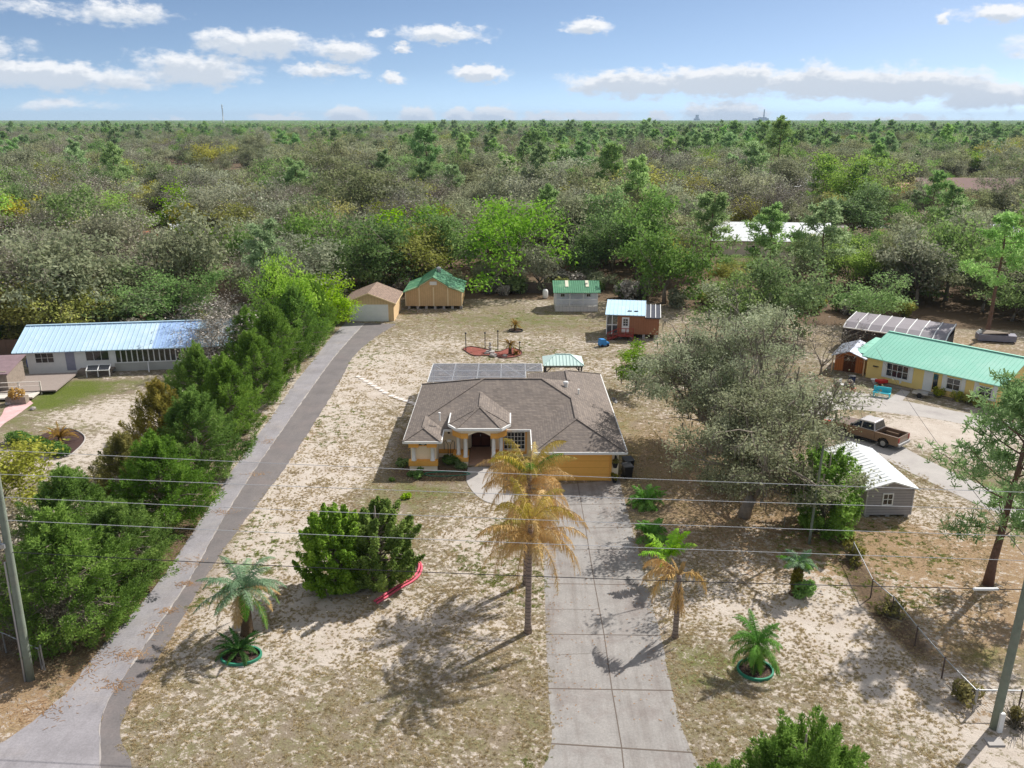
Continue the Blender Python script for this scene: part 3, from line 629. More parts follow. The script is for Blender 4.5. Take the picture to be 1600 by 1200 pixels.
    p = at(884, 601, 4.35); MB().lathe([(.16,-.3),(.16,.12),(.24,.14),(.2,.28),(.03,.34)], p, 12).build('roof_vent', M_WHITE, t, True)
    p = at(956, 634, 3.25); dm = MB(); dm.tube([p, p + Vector((.1,0,.35))], .03, 6)
    n_ = 12; cc = p + Vector((.15, -.05, .45)); ax = Vector((.6, -.3, .6)).normalized(); u_ = ax.cross(Vector((0,0,1))).normalized(); w_ = ax.cross(u_)
    ring = [cc + (u_*math.cos(2*math.pi*k/n_)*.38 + w_*math.sin(2*math.pi*k/n_)*.32) + ax*.08 for k in range(n_)]
    for k in range(n_): dm.poly([cc, ring[k], ring[(k+1)%n_]])
    dm.bar(cc, cc + ax*.4, .03); dm.build('satellite_dish', M_DARK, t, True)
    MB().tube([(-7.98, 62.0, 2.4), (-7.98, 62.0, .1)], .05, 6).build('downspout', M_WHITE, t, True); MB().tube([(-8.02, 66.0, 1.9), (-8.02, 66.0, 1.3)], .16, 8).build('meter_box', M_WHITE, t, True)
main_house()

# ------------------------------------------------------------------ pool cage and gazebo
def pool_cage():
    t = thing('pool_cage', 'white framed screened pool enclosure against the back of the stucco house', 'enclosure', (-2.5, 76, 0))
    x0, x1, y0, y1, z = -7.85, 1.35, 73.75, 79.8, 2.75; f = MB()
    xs = [x0, -5.6, -3.3, -1.05, 1.3]
    for yy in (y1, 77.4, 75.4, y0 + .3): f.bar((x0, yy, z), (x1 + (1.6 if yy > 77 else 0), yy, z), .09)
    for x in xs + [2.95]: f.bar((x, y0 + (3.4 if x > 2 else 0), z), (x, y1, z), .09); f.bar((x, y1, 0), (x, y1, z), .09)
    f.bar((x0, y1, z), (xs[1], 75.4, z), .06); f.bar((xs[4]-2.3, y1, z), (1.3, 75.4, z), .06); f.bar((1.3, 77.4, z+.02), (2.95, 79.8, z+.02), .05)
    for yy in (75.4, 77.4): f.bar((x0, yy, 0), (x0, yy, z), .09)
    f.bar((x0, y0, 1.0), (x0, y1, 1.0), .08); f.bar((x0, y1, 1.0), (2.95, y1, 1.0), .08)
    f.build('frame', M_WHITE, t, True)
    scr = mat_screen('insect screen', c8(104, 108, 120), .45); m = MB()
    m.poly([(x0,y0,z+.05),(1.32,y0,z+.05),(1.32,y1,z+.05),(x0,y1,z+.05)]); m.poly([(1.32,77.1,z+.05),(2.95,77.1,z+.05),(2.95,y1,z+.05),(1.32,y1,z+.05)])
    m.poly([(x0,y1+.05,0),(2.95,y1+.05,0),(2.95,y1+.05,z),(x0,y1+.05,z)]); m.poly([(x0-.05,y0,0),(x0-.05,y1,0),(x0-.05,y1,z),(x0-.05,y0,z)])
    m.build('screen_panel', scr, t, True)
    struct(MB().prism([(x0,y0),(2.9,y0),(2.9,y1),(x0,y1)], -.05, .05).build('pool_deck', M_CONC))
    struct(MB().prism([(-6,75.2),(-.6,75.2),(-.6,78.4),(-6,78.4)], .0, .056).build('pool_water', mat('pool water', c8(60,120,140), .05, .05, 1, spec=.6)))
pool_cage()

def gazebo():
    p = at(880, 596); cx, cy = 5.2, 82.0
    t = thing('gazebo', 'backyard gazebo with pale green metal hip roof on dark posts', 'gazebo', (cx, cy, 0))
    m = mat('pale green metal', c8(200, 222, 216), .45, .05, 2); a, b, e, r = 2.05, 1.75, 2.45, 3.15
    R = MB(); R.slab([(-a,-b,e),(a,-b,e),(.75,0,r),(-.75,0,r)], .06); R.slab([(a,-b,e),(a,b,e),(.75,0,r)], .06); R.slab([(a,b,e),(-a,b,e),(-.75,0,r),(.75,0,r)], .06); R.slab([(-a,b,e),(-a,-b,e),(-.75,0,r)], .06)
    roof = R.build('roof', m, t); rb = MB()
    for i in range(13):
        x = -a + 2*a*i/12; top = max(-.75, min(.75, x)); k = 1 - max(0, (abs(x) - .75) / (a - .75)); rb.bar((x, -b, e+.02), (x if abs(x) > .75 else x, -b + b*k, e + (r-e)*k + .02), .04, .05)
    rb.bar((-.75,0,r+.02),(.75,0,r+.02),.12,.05)
    for sx in (-1,1): rb.bar((sx*a,-b,e+.02),(sx*.75,0,r+.02),.08,.05)
    o = rb.build('rib', mat('rib metal', c8(176,202,196), .45, .05, 2), t); o.parent = roof
    MB().box(-a+.1,a-.1,-b+.1,-b+.2,2.2,2.38).box(-a+.1,a-.1,b-.2,b-.1,2.2,2.38).box(-a+.1,-a+.2,-b+.2,b-.2,2.2,2.38).box(a-.2,a-.1,-b+.2,b-.2,2.2,2.38).build('beam', M_DARK, t)
    for sx in (-1, 1):
        for sy in (-1, 1):
            q = MB(); q.box(sx*1.8-.08, sx*1.8+.08, sy*1.5-.08, sy*1.5+.08, 0, 2.2); q.bar((sx*1.8, sy*1.5, 1.6), (sx*1.25, sy*1.55, 2.2), .09); q.build('post', M_DARK, t)
gazebo()

# ------------------------------------------------------------------ back yard sheds
def back_garage():
    x0, x1, y0, y1 = -22.6, -15.95, 109.9, 117.4; xm = (x0+x1)/2
    t = thing('detached_garage', 'tan detached garage with white roll door at the end of the side drive', 'garage', (xm, 113.5, 0))
    tan = mat_striped('tan siding', c8(214, 184, 142), c8(186, 158, 118), 'X', .4, .08)
    w = MB(); w.slab([(x0,y0,2.5),(x1,y0,2.5),(x1,y1,2.5),(x0,y1,2.5)], 2.5); w.poly([(x0,y0,2.5),(x1,y0,2.5),(xm,y0,3.75)]); w.poly([(x0,y1,2.5),(x1,y1,2.5),(xm,y1,3.75)])
    w.build('wall', tan, t, True)
    gable_y(MB(), x0-.35, x1+.35, y0-.3, y1+.3, 2.48, 3.92).build('roof', M_SHINGLE2, t, True)
    f = MB(); f.bar((x0-.35,y0-.33,2.42),(xm,y0-.33,3.84),.06,.16); f.bar((x1+.35,y0-.33,2.42),(xm,y0-.33,3.84),.06,.16); f.box(x1+.33,x1+.38,y0-.3,y1+.3,2.32,2.46)
    f.build('fascia', mat('tan trim', c8(226,200,158), .7, .05, 2), t, True)
    d = MB().box(-21.75,-16.85,y0-.05,y0+.02,0,2.15).build('garage_door', M_WHITE, t, True); q = MB()
    for r in range(4):
        for k in range(8): q.box(-21.65+k*.61, -21.65+k*.61+.5, y0-.065, y0-.049, .1+r*.53, .1+r*.53+.36)
    o = q.build('panel', M_WHITE, t, True); o.parent = d
    MB().box(-21.92,-21.76,y0-.04,y0+.03,0,2.3).box(-16.84,-16.68,y0-.04,y0+.03,0,2.3).box(-21.76,-16.84,y0-.04,y0+.03,2.16,2.3).build('door_trim', M_WHITE, t, True)
    MB().lathe([(.02,0),(.1,.06),(.1,.3),(.02,.36)], (-22.3,y0-.1,1.9), 8).build('wall_lamp', M_WHITE, t, True)
back_garage()

def barn():
    x0, x1, y0, y1 = -15.3, -7.2, 117.5, 125.5; xm = (x0+x1)/2; xi = 2.0
    t = thing('barn', 'tan wooden barn with a stepped green metal roof and pale batten trim', 'barn', (xm, 121, 0))
    ply = mat_striped('plywood siding', c8(206, 174, 130), c8(164, 132, 92), 'X', .3, .07, stain=(c8(182,148,104), .6, .6))
    gm = mat('green metal roof', c8(92, 146, 112), .45, .14, 1.2, stain=(c8(160,204,160), .8, .45))
    A, B, Cc, D = 2.55, 3.25, 3.45, 4.7
    w = MB(); w.extrude_y([(x0,.45),(x1,.45),(x1,A),(x1-xi,B),(xm,D-.25),(x0+xi,B),(x0,A)], y0, y1); w.build('wall', ply, t, True)
    R = MB()
    for sg in (-1, 1):
        e = xm + sg*(xm-x0+.3); m_ = xm + sg*(xm-x0-xi)
        R.slab([(e,y0-.3,A-.05),(e,y1+.3,A-.05),(m_,y1+.3,B+.08),(m_,y0-.3,B+.08)], .08); R.slab([(m_+sg*.15,y0-.35,B+.16),(m_+sg*.15,y1+.3,B+.16),(xm,y1+.3,D),(xm,y0-.35,D)], .08)
    roof = R.build('roof', gm, t, True); rb = MB()
    for sg in (-1, 1):
        m_ = xm + sg*(xm-x0-xi+.15); ribs(rb, (m_,y0-.35,B+.16),(m_,y1+.3,B+.16),(xm,y0-.35,D),(xm,y1+.3,D), 14, .06, .05)
    o = rb.build('rib', gm, t, True); o.parent = roof
    tr = MB(); pale = mat('pale trim', c8(232, 214, 176), .8, .06, 2)
    for x in (x0+.05, x0+xi, xm, x1-xi, x1-.05): tr.box(x-.07, x+.07, y0-.04, y0+.02, .45, 2.5 if abs(x-xm) > 3 else 3.2)
    tr.bar((x0,y0-.06,A),(x0+xi,y0-.06,B+.05),.05,.16); tr.bar((x1,y0-.06,A),(x1-xi,y0-.06,B+.05),.05,.16); tr.bar((x0+xi,y0-.07,B+.05),(xm,y0-.07,D-.12),.05,.16); tr.bar((x1-xi,y0-.07,B+.05),(xm,y0-.07,D-.12),.05,.16)
    tr.build('trim', pale, t, True)
    MB().box(xm-.5,xm+.5,y0-.05,y0+.02,3.5,4.0).build('vent', M_WHITE, t, True)
    MB().lathe([(.25,-.1),(.25,.3),(.45,.34),(.36,.55),(.05,.7)], (xm+.4,122.5,D-.1), 12).build('roof_turbine', M_STEEL, t, True)
    for k in range(7): MB().box(x0+.3+k*1.25, x0+.65+k*1.25, y0+.05, y0+.5, 0, .45).build('block', M_CONC, t, True)
barn()

def playhouse():
    x0, x1, y0, y1 = 6.15, 12.2, 115.9, 120.6
    t = thing('porch_shed', 'white shed with green metal roof and railed front porch', 'shed', (9.2, 118, 0))
    sid = mat_striped('white clapboard', c8(232, 234, 240), c8(190, 192, 200), 'Z', .18, .12)
    MB().box(x0,x1,y0+1.3,y1,.75,2.75).build('wall', sid, t, True)
    MB().box(x0,x1,y0,y1-.02,0,.74).build('skirt', mat_striped('skirt board', c8(212,208,202), c8(176,172,166), 'X', .5, .08), t, True)
    gm = MATS['green metal roof']
    R = MB(); R.slab([(x0-.3,y0-.25,2.75),(x1+.3,y0-.25,2.75),(x1+.3,118.6,3.95),(x0-.3,118.6,3.95)], .07); R.slab([(x0-.3,118.6,3.95),(x1+.3,118.6,3.95),(x1+.3,y1+.3,2.9),(x0-.3,y1+.3,2.9)], .07)
    roof = R.build('roof', gm, t, True)
    rb = MB(); ribs(rb, (x0-.3,y0-.25,2.75),(x1+.3,y0-.25,2.75),(x0-.3,118.6,3.95),(x1+.3,118.6,3.95), 22, .04, .05); o = rb.build('rib', gm, t, True); o.parent = roof
    k = (3.95-2.75)/(118.6-y0+.25)
    for xa in (7.6, 10.5):
        MB().slab([(xa,117.0,2.83+k*(117-y0+.25)),(xa+.45,117.0,2.83+k*(117-y0+.25)),(xa+.45,118.5,2.83+k*(118.5-y0+.25)),(xa,118.5,2.83+k*(118.5-y0+.25))], .05).build('skylight', mat('cream fibreglass', c8(224,220,196), .5, .08, 3), t, True)
    for x in (x0+.08, 8.2, 10.1, x1-.08): MB().box(x-.06,x+.06,y0+.02,y0+.14,.74,2.7).build('post', M_WHITE, t, True)
    rl = MB(); rl.box(x0+.1,x1-.1,y0+.04,y0+.11,1.65,1.73); rl.box(x0+.1,x1-.1,y0+.04,y0+.11,.85,.91)
    for i in range(40): x = x0+.2+i*.145; rl.box(x-.02,x+.02,y0+.05,y0+.1,.91,1.65)
    rl.build('railing', M_WHITE, t, True)
    for x in (7.0, 10.7): window(t, x, x+.5, 1.9, 2.3, y0+1.3, 2, 1, 'window', .05, True)
playhouse()

def brown_shed():
    p = at(956, 531); a = at(1003, 529); rz = math.radians(-9)
    t = thing('raised_shed', 'brown raised shed with blue metal roof and red wooden steps', 'shed', (12.1, 100.9, 0), rz)
    br = mat_striped('brown siding', c8(156, 106, 78), c8(126, 84, 60), 'X', .3, .07)
    w = MB(); w.box(1.0,4.3,0,5,.6,3.0); w.box(4.3,6.1,.1,5,.6,2.6); w.build('wall', br, t)
    bm_ = mat('blue metal roof', c8(186, 216, 234), .45, .08, 1.5, stain=(c8(206,202,196), .6, .5))
    roof = MB().slab([(-.5,-.3,3.05),(4.4,-.3,3.05),(4.4,5.4,3.75),(-.5,5.4,3.75)], .08).build('roof', bm_, t)
    rb = MB(); ribs(rb, (-.5,-.3,3.05),(4.4,-.3,3.05),(-.5,5.4,3.75),(4.4,5.4,3.75), 10, .05, .04); o = rb.build('rib', bm_, t); o.parent = roof
    MB().box(2.2,2.7,1.0,1.2,3.24,3.32).build('roof_patch', M_DARK, t); MB().box(3.0,3.5,1.0,1.2,3.24,3.32).build('roof_patch', M_DARK, t)
    MB().slab([(4.42,-.1,2.75),(6.25,-.1,2.75),(6.25,5.2,3.3),(4.42,5.2,3.3)], .07).build('lean_to_roof', mat('dark panel roof', c8(74,76,86), .4, .15, 1), t)
    rr = MB(); ribs(rr, (4.42,-.1,2.78),(6.25,-.1,2.78),(4.42,5.2,3.33),(6.25,5.2,3.33), 3, .08, .05); rr.build('rafter', M_WHITE, t)
    sp = MB(); sp.poly([(-.3,.05,.7),(.98,.05,.7),(.98,.05,2.9),(-.3,.05,2.9)]); sp.poly([(-.32,.05,.7),(-.32,4.8,.7),(-.32,4.8,3.4),(-.32,.05,2.95)]); sp.build('porch_screen', mat_screen('porch mesh', (.06,.065,.075), .2), t)
    fr = MB()
    for x, y in ((-.32,0),(.35,0),(-.32,2.4),(-.32,4.8)): fr.box(x-.05,x+.05,y-.05,y+.05,.5,2.95)
    fr.bar((-.32,0,1.7),(1,0,1.7),.08); fr.bar((-.32,0,1.7),(-.32,4.8,1.7),.08); fr.build('porch_frame', M_WHITE, t)
    MB().box(-.4,1.0,0,4.9,.45,.62).build('porch_floor', M_WOOD, t)
    d = MB().box(1.55,2.45,-.05,.02,.75,2.7).build('door', M_WHITE, t); o = MB().box(1.72,2.28,-.065,-.049,1.65,2.5).build('pane', M_GLASS, t); o.parent = d
    o = MB().box(1.98,2.02,-.08,-.066,1.65,2.5).box(1.72,2.28,-.08,-.066,1.9,1.94).box(1.72,2.28,-.08,-.066,2.2,2.24).build('frame', M_WHITE, t); o.parent = d
    red = mat('red stained wood', c8(146, 66, 58), .85, .15, 3)
    s = MB(); s.box(1.2,3.0,-1.2,-.06,.5,.62)
    for i in range(4): s.box(.0-.0+i*.3-.1, .3+i*.3-.1, -1.2,-.1, .0+i*.125, .12+i*.125)
    s.build('steps', red, t)
    r = MB()
    for x, z0, z1 in ((-.1,0,1.0),(.55,.3,1.3),(1.2,.6,1.6),(2.1,.6,1.6),(3.0,0,1.6)): r.box(x-.05,x+.05,-1.25,-1.15,z0,z1)
    r.bar((-.1,-1.2,.95),(1.2,-1.2,1.55),.08); r.bar((1.2,-1.2,1.55),(3,-1.2,1.55),.08); r.bar((-.1,-1.2,.5),(1.2,-1.2,1.1),.06); r.bar((1.2,-1.2,1.1),(3,-1.2,1.1),.06); r.build('hand_rail', red, t)
    for x in (1.2,2.6,4.1,5.7): MB().box(x,x+.35,.1,.45,0,.6).build('block', M_CONC, t)
brown_shed()

# ------------------------------------------------------------------ neighbours
def white_house():
    t = thing('long_house', 'long white house with pale blue metal roof and strip of porch windows', 'house', (-52.3, 85.2, 0), math.radians(8))
    Lx, D, e, r = 23.5, 8.0, 2.6, 4.45
    w = MB(); gable_wall(w, 0.6, Lx, 0, D, e, r-.25); w.build('wall', M_WHITE, t)
    bm_ = mat('pale blue metal', c8(188, 214, 230), .45, .06, .5, metal=.0, stain=(c8(216,228,232), .6, .25))
    roof = gable(MB(), -.5, Lx+.4, -.7, D+.5, e-.05, r, .08).build('roof', bm_, t)
    rb = MB(); ym = (D-.2)/2; ribs(rb, (-.5,-.7,e-.05),(Lx+.4,-.7,e-.05),(-.5,ym,r),(Lx+.4,ym,r), 46, .05, .05); rb.bar((-.5,ym,r+.03),(Lx+.4,ym,r+.03),.35,.06)
    o = rb.build('rib', mat('roof rib', c8(176,204,222), .45, .06, 1), t); o.parent = roof
    k = (r-e+.05)/(ym+.7); zz = lambda y: e-.05+k*(y+.7)+.012
    o = MB().slab([(13.6,-.65,zz(-.65)),(17.8,-.65,zz(-.65)),(17.8,ym-.1,zz(ym-.1)),(13.6,ym-.1,zz(ym-.1))], .01).build('blue_roof_sheet', mat('blue roof sheet', c8(158,186,226), .45, .05, .8), t); o['label'] = 'bluer replacement roof sheets'; o.parent = roof
    window(t, 1.5, 3.3, 1.25, 2.25, 0, 3, 2)
    d = MB().box(4.5,5.4,-.05,.02,.3,2.3).build('door', mat('grey door', c8(150,150,166), .6, .1, 3), t)
    window(t, 6.6, 8.9, 1.3, 2.3, -.02, 3, 1)
    dk = MB().box(9.6, Lx-.3, -.06, -.01, 1.0, 2.35).build('window', M_GLASS, t); f = MB()
    for i in range(25): x = 9.6 + (Lx-9.9)*i/24; f.box(x-.05, x+.05, -.12, -.061, 1.0, 2.35)
    f.box(9.55, Lx-.25, -.12, -.061, 2.35, 2.45); f.box(9.55, Lx-.25, -.12, -.061, .9, 1.0); o = f.build('frame', M_WHITE, t); o.parent = dk
    MB().box(9.4, Lx, -.1, .02, 0, .88).build('skirt', mat('grey skirting', c8(178,178,172), .9, .15, .8, stain=(c8(150,160,140), .6, .4)), t)
    MB().box(5.9, 9.4, -1.2, -.02, .35, .5).box(5.9,9.4,-1.2,-1.1,0,.35).build('stoop', M_WOOD, t)
    MB().bar((13.1,-1.0,0),(12.9,-.3,1.0),.09).build('prop_post', M_WHITE, t)
    # lean-to cold frame under the window
    t2 = thing('cold_frame', 'white framed glass cold frame beneath the long house window', 'cold frame', tuple((Matrix.Rotation(math.radians(8),4,'Z') @ Vector((7.1,-1.6,0)) + Vector((-52.3,85.2,0)))), math.radians(8))
    MB().slab([(0,-.5,.7),(2.3,-.5,.7),(2.3,.35,1.1),(0,.35,1.1)], .05).build('glass', M_GLASS, t2)
    q = MB(); q.bar((0,-.5,.72),(2.3,-.5,.72),.07); q.bar((0,.35,1.12),(2.3,.35,1.12),.07)
    for x in (0,1.15,2.3): q.bar((x,-.5,.73),(x,.35,1.13),.07); q.box(x-.04,x+.04,-.5,-.42,0,.7)
    q.build('frame', M_WHITE, t2)
white_house()

def left_yard():
    RZ = math.radians(8)
    # wooden deck with rails
    p = at(52, 600); t = thing('wooden_deck', 'weathered wooden deck with pale handrails beside the long house', 'deck', (p.x, p.y, 0), RZ)
    MB().box(-2.6,3.6,-3.8,2.4,.25,.4).build('floor', mat_striped('deck boards', c8(150,138,130), c8(104,94,88), 'Y', .2, .12), t)
    r = MB(); pale = mat('pale rail', c8(206,198,188), .8, .1, 2)
    for x, y in ((-2.5,-3.7),(.2,-3.7),(2.2,-3.7),(-2.5,-1.6),(-2.5,.6)): r.box(x-.06,x+.06,y-.06,y+.06,0,1.35)
    r.bar((-2.5,-3.7,1.33),(2.2,-3.7,1.33),.12,.05); r.bar((-2.5,-3.7,1.33),(-2.5,2.2,1.33),.12,.05); r.bar((-2.5,-3.7,.9),(2.2,-3.7,.9),.08,.04); r.build('hand_rail', pale, t)
    MB().box(-2.2,2.1,-5.6,-3.9,.2,.34).build('ramp', pale, t)
    p = at(53, 577); b = thing('plastic_barrel', 'blue plastic barrel standing on the deck of the long house', 'barrel', (p.x, p.y-.5, .4))
    MB().lathe([(.3,0),(.33,.1),(.35,.45),(.33,.8),(.28,.88)], n=14).build('body', mat('blue plastic', c8(44,74,140), .4, .1, 3), b, smooth=True); MB().lathe([(.3,.88),(.3,.93),(.05,.95)], n=14).build('lid', mat('blue lid', c8(60,92,160), .4, .1, 3), b)
    p = at(66, 577); c = thing('deck_chair', 'grey outdoor chair on the deck beside the blue barrel', 'chair', (p.x, p.y-.6, .4), RZ)
    g = mat('grey chair', c8(112,106,116), .7, .1, 4)
    MB().box(-.4,.4,-.4,.4,.38,.46).build('seat', g, c); MB().slab([(-.4,.36,.46),(.4,.36,.46),(.4,.55,1.1),(-.4,.55,1.1)], .06).build('backrest', g, c)
    for x in (-.36,.36):
        for y in (-.36,.36): MB().box(x-.03,x+.03,y-.03,y+.03,0,.38).build('leg', g, c)
    # old shed at the frame edge
    p = at(2, 617); s = thing('lean_shed', 'unpainted grey wooden shed with sloping roof at the deck corner', 'shed', (p.x-1.2, p.y, 0), RZ)
    MB().box(-2.5,1.9,0,4,0,2.3).build('wall', M_WOOD, s); MB().slab([(-2.8,-.4,2.2),(2.2,-.4,2.2),(2.2,4.3,2.9),(-2.8,4.3,2.9)], .1).build('roof', mat('grey roof board', c8(132,112,116), .9, .2, 1.5), s)
    MB().box(.2,1.1,-.05,.02,0,1.9).build('door', M_DARK, s); window(s, -1.9, -1.2, 1.2, 1.8, 0)
    p = at(0, 556); s = thing('fence_panel', 'brown board fence running back from the long house corner', 'fence', (p.x, p.y, 0), RZ)
    for i in range(10): MB().box(-3.5+i*.62,-2.9+i*.62,-.03,.03,0,1.9).build('board', mat('brown boards', c8(110,88,74), .9, .2, 2), s)
    MB().box(-3.5,2.7,.03,.1,1.4,1.5).build('rail', M_WOOD, s)
    # planter box with a dry plant
    p = at(28, 630); q = thing('planter_box', 'grey wooden planter box with a dry straw coloured plant', 'planter', (p.x, p.y, 0), RZ)
    MB().box(-.9,.9,-.4,.4,0,.7).build('box', M_WOOD, q)
    q2 = leafball('dry_plant', 260, .75, .6, .16, [c8(196,158,106), c8(160,124,80)], 5); q2.parent = q; q2.location = (0,0,.95)
    for px_, py_, lab, s_ in ((14,632,'round grey stone left of the planter box',.35),(52,640,'pale stone at the edge of the pink paving',.3)):
        p = at(px_, py_); rock('garden_stone', lab, p, s_)
    # crescent island bed with hedge and sago
    ring = smooth_line([at(*x) for x in [(52,692),(60,682),(88,672),(112,671),(130,680),(132,690),(120,704),(104,714),(92,702),(72,694)]], 5)
    struct(MB().prism([(v.x, v.y) for v in ring], -.04, .02).build('mulch_bed', mat('dark mulch', c8(70,52,48), .95, .25, 3, .5, 20)))
    ed = thing('stone_edging', 'low pale stone edging curved round the left island bed', 'edging', at(104, 690)); m = MB(); m.tube([v + Vector((0,0,.05)) for v in ring[8:]], .07, 5); m.build('border', M_CONC, ed, True)

def rock(name, lab, p, s, group=None, cat='rock', m=None):
    r = random.Random(int(p.x*100)); mb = MB(); pr = [(s*.7,0),(s,.25*s),(s*.85,.6*s),(s*.4,.85*s),(.02,.9*s)]
    mb.lathe(pr, n=9); mb.v = [(x*r.uniform(.85,1.15), y*r.uniform(.8,1.2), z*r.uniform(.9,1.1)) for x, y, z in mb.v]
    o = mb.build(name, m or mat('grey stone', c8(164,156,150), .95, .25, 4, .4, 15)); o.location = (p.x, p.y, 0); tag(o, lab, cat, group); return o

def yellow_house():
    a = at(1352, 589); b = at(1548, 636); d = b - a; rz = math.atan2(d.y, d.x)
    t = thing('yellow_house', 'yellow house with a bright mint green metal roof and white window surrounds', 'house', (a.x, a.y, 0), rz)
    yel = mat('yellow stucco', c8(244, 214, 138), .9, .05, 1.5, .1, 50); Lx, D, e, r = 13.2, 9.2, 2.45, 4.2
    w = MB(); gable_wall(w, 0, Lx, 0, D, e, r-.2); w.build('wall', yel, t)
    gm = mat('mint metal roof', c8(138, 202, 180), .5, .06, .4, stain=(c8(164, 212, 194), .7, .3))
    roof = gable(MB(), -.3, Lx+.4, -.7, D+.6, e-.05, r, .08).build('roof', gm, t); ym = (D-.1)/2
    rb = MB(); ribs(rb, (-.3,-.7,e-.05),(Lx+.4,-.7,e-.05),(-.3,ym,r),(Lx+.4,ym,r), 34, .03, .03); rb.bar((-.3,ym,r+.03),(Lx+.4,ym,r+.03),.3,.05); o = rb.build('rib', gm, t); o.parent = roof
    w = MB(); w.box(-1.9,-.01,1.4,5.2,0,2.2); w.build('side_wing', yel, t); MB().slab([(-2.2,1.0,2.2),(-.32,1.0,2.2),(-.32,5.6,3.0),(-2.2,5.6,3.0)], .08).build('side_wing_roof', gm, t)
    for x0, x1, z0, z1, n in ((2.2,4.4,.75,2.05,2),(8.3,9.5,.85,1.9,1),(11.3,12.4,.85,1.8,1)):
        window(t, x0, x1, z0, z1, -.03, n*2, 2); f = MB(); f.box(x0-.5,x0-.1,-.05,-.002,z0-.25,z1+.3); f.box(x1+.1,x1+.5,-.05,-.002,z0-.25,z1+.3); f.box(x0-.1,x1+.1,-.05,-.002,z0-.25,z0-.1); f.build('shutter', M_WHITE, t)
    MB().box(6.0,6.9,-.04,.02,.05,2.1).build('door', M_WHITE, t); MB().box(6.95,7.4,-.03,.02,.4,2.0).build('sidelight', M_GLASS, t)
    MB().box(5.7,7.6,-.9,-.01,0,.12).build('step', M_CONC, t)
    MB().lathe([(.3,0),(.3,.04)], (1.0,-.06,1.4), 16).build('wall_clock', M_DARK, t)
    MB().box(.2,5.4,-1.3,-1.0,0,.18).build('edging', M_WOOD, t)
    M = t.matrix_basis.copy(); M = Matrix.Translation(t.location) @ Matrix.Rotation(rz, 4, 'Z')
    return lambda x, y, z=0: M @ Vector((x, y, z)), rz

def screen_barn():
    a = at(1318, 511, 2.6); b = at(1478, 533, 2.6); d = b - a; rz = math.atan2(d.y, d.x); L_ = d.length
    t = thing('screen_shelter', 'long dark screened shelter with pale roof ribs behind the mint roof', 'shelter', (a.x, a.y, 0), rz); D = 5.2
    dk = mat('dark screen roof', c8(128, 122, 128), .6, .12, .6)
    MB().slab([(-.1,-.1,2.6),(L_+.1,-.1,2.6),(L_+.1,1.2,3.1),(-.1,1.2,3.1)], .06).slab([(-.1,1.2,3.1),(L_+.1,1.2,3.1),(L_+.1,D,3.5),(-.1,D,3.5)], .06).build('roof', dk, t)
    f = MB(); n = 8
    for i in range(n+1): x = L_*i/n; f.bar((x,-.1,2.63),(x,1.2,3.14),.09); f.bar((x,1.2,3.14),(x,D,3.54),.09)
    f.bar((0,-.12,2.6),(L_,-.12,2.6),.12); f.build('rib', M_WHITE, t)
    MB().box(.05,L_-.05,0.02,.08,0,2.5).box(L_-.06,L_,0.08,D-.1,0,2.55).box(0.05,L_,D-.15,D-.05,0,3.3).build('screen_wall', mat('dark mesh wall', c8(70,66,66), .9, .2, 1), t)
    for i in range(n+1): MB().box(L_*i/n-.05,L_*i/n+.05,-.08,.015,0,2.55).build('post', M_DARK, t)

def grey_shed():
    a = at(1350, 809); rz = math.radians(1.5)
    t = thing('grey_shed', 'grey clapboard shed with a bright white metal roof and one small window', 'shed', (a.x, a.y, 0), rz)
    sid = mat_striped('grey clapboard', c8(158,152,152), c8(116,112,114), 'Z', .2, .14); Wd, D, e, r = 3.2, 7.0, 2.15, 2.75
    MB().extrude_y([(0,.2),(Wd,.2),(Wd,e),(Wd/2,r-.12),(0,e)], 0, D).build('wall', sid, t)
    wm = mat('white metal roof', (.82,.84,.85), .35, .03, .6)
    roof = gable_y(MB(), -.25, Wd+.3, -.2, D+.2, e, r, .07).build('roof', wm, t)
    rb = MB()
    for sg in (0, 1):
        x = -.25 if sg == 0 else Wd+.3; ribs(rb, (x,-.2,e),(x,D+.2,e),(Wd/2+.02,-.2,r),(Wd/2+.02,D+.2,r), 16, .04, .035)
    o = rb.build('rib', wm, t); o.parent = roof
    window(t, 1.15, 1.75, 1.0, 1.75, 0, 2, 2)
    for x in (.1, 1.5, 2.8): MB().box(x, x+.3, .1, .4, 0, .2).build('block', M_CONC, t)
    MB().box(-.03,.05,-.03,.05,.2,e).box(Wd-.05,Wd+.03,-.03,.05,.2,e).build('corner_trim', mat('grey trim', c8(180,176,176), .7, .06, 2), t)

def orange_shed():
    a = at(1296, 592); t = thing('orange_shed', 'orange stained wooden shed with a grey metal roof by bare tree', 'shed', (36.4, 86.2, 0), math.radians(-32))
    og = mat_striped('orange boards', c8(196,118,66), c8(140,80,44), 'X', .22, .1)
    MB().extrude_y([(-1.5,0),(1.5,0),(1.5,1.8),(0,2.3),(-1.5,1.8)], 0, 4.6).build('wall', og, t)
    gable_y(MB(), -1.8, 1.8, -.9, 4.9, 1.82, 2.5, .07).build('roof', mat('grey metal roof', c8(150,156,170), .4, .08, 1, metal=.3), t)
    for x in (-1.6, 1.6): MB().box(x-.06,x+.06,-.85,-.73,0,1.82).build('post', mat('pale post', c8(222,190,150), .8, .1, 2), t)
    MB().box(-.6,.6,-.05,.01,0,1.8).build('door', mat('dark doorway', c8(90,52,30), .9, .1, 2), t)

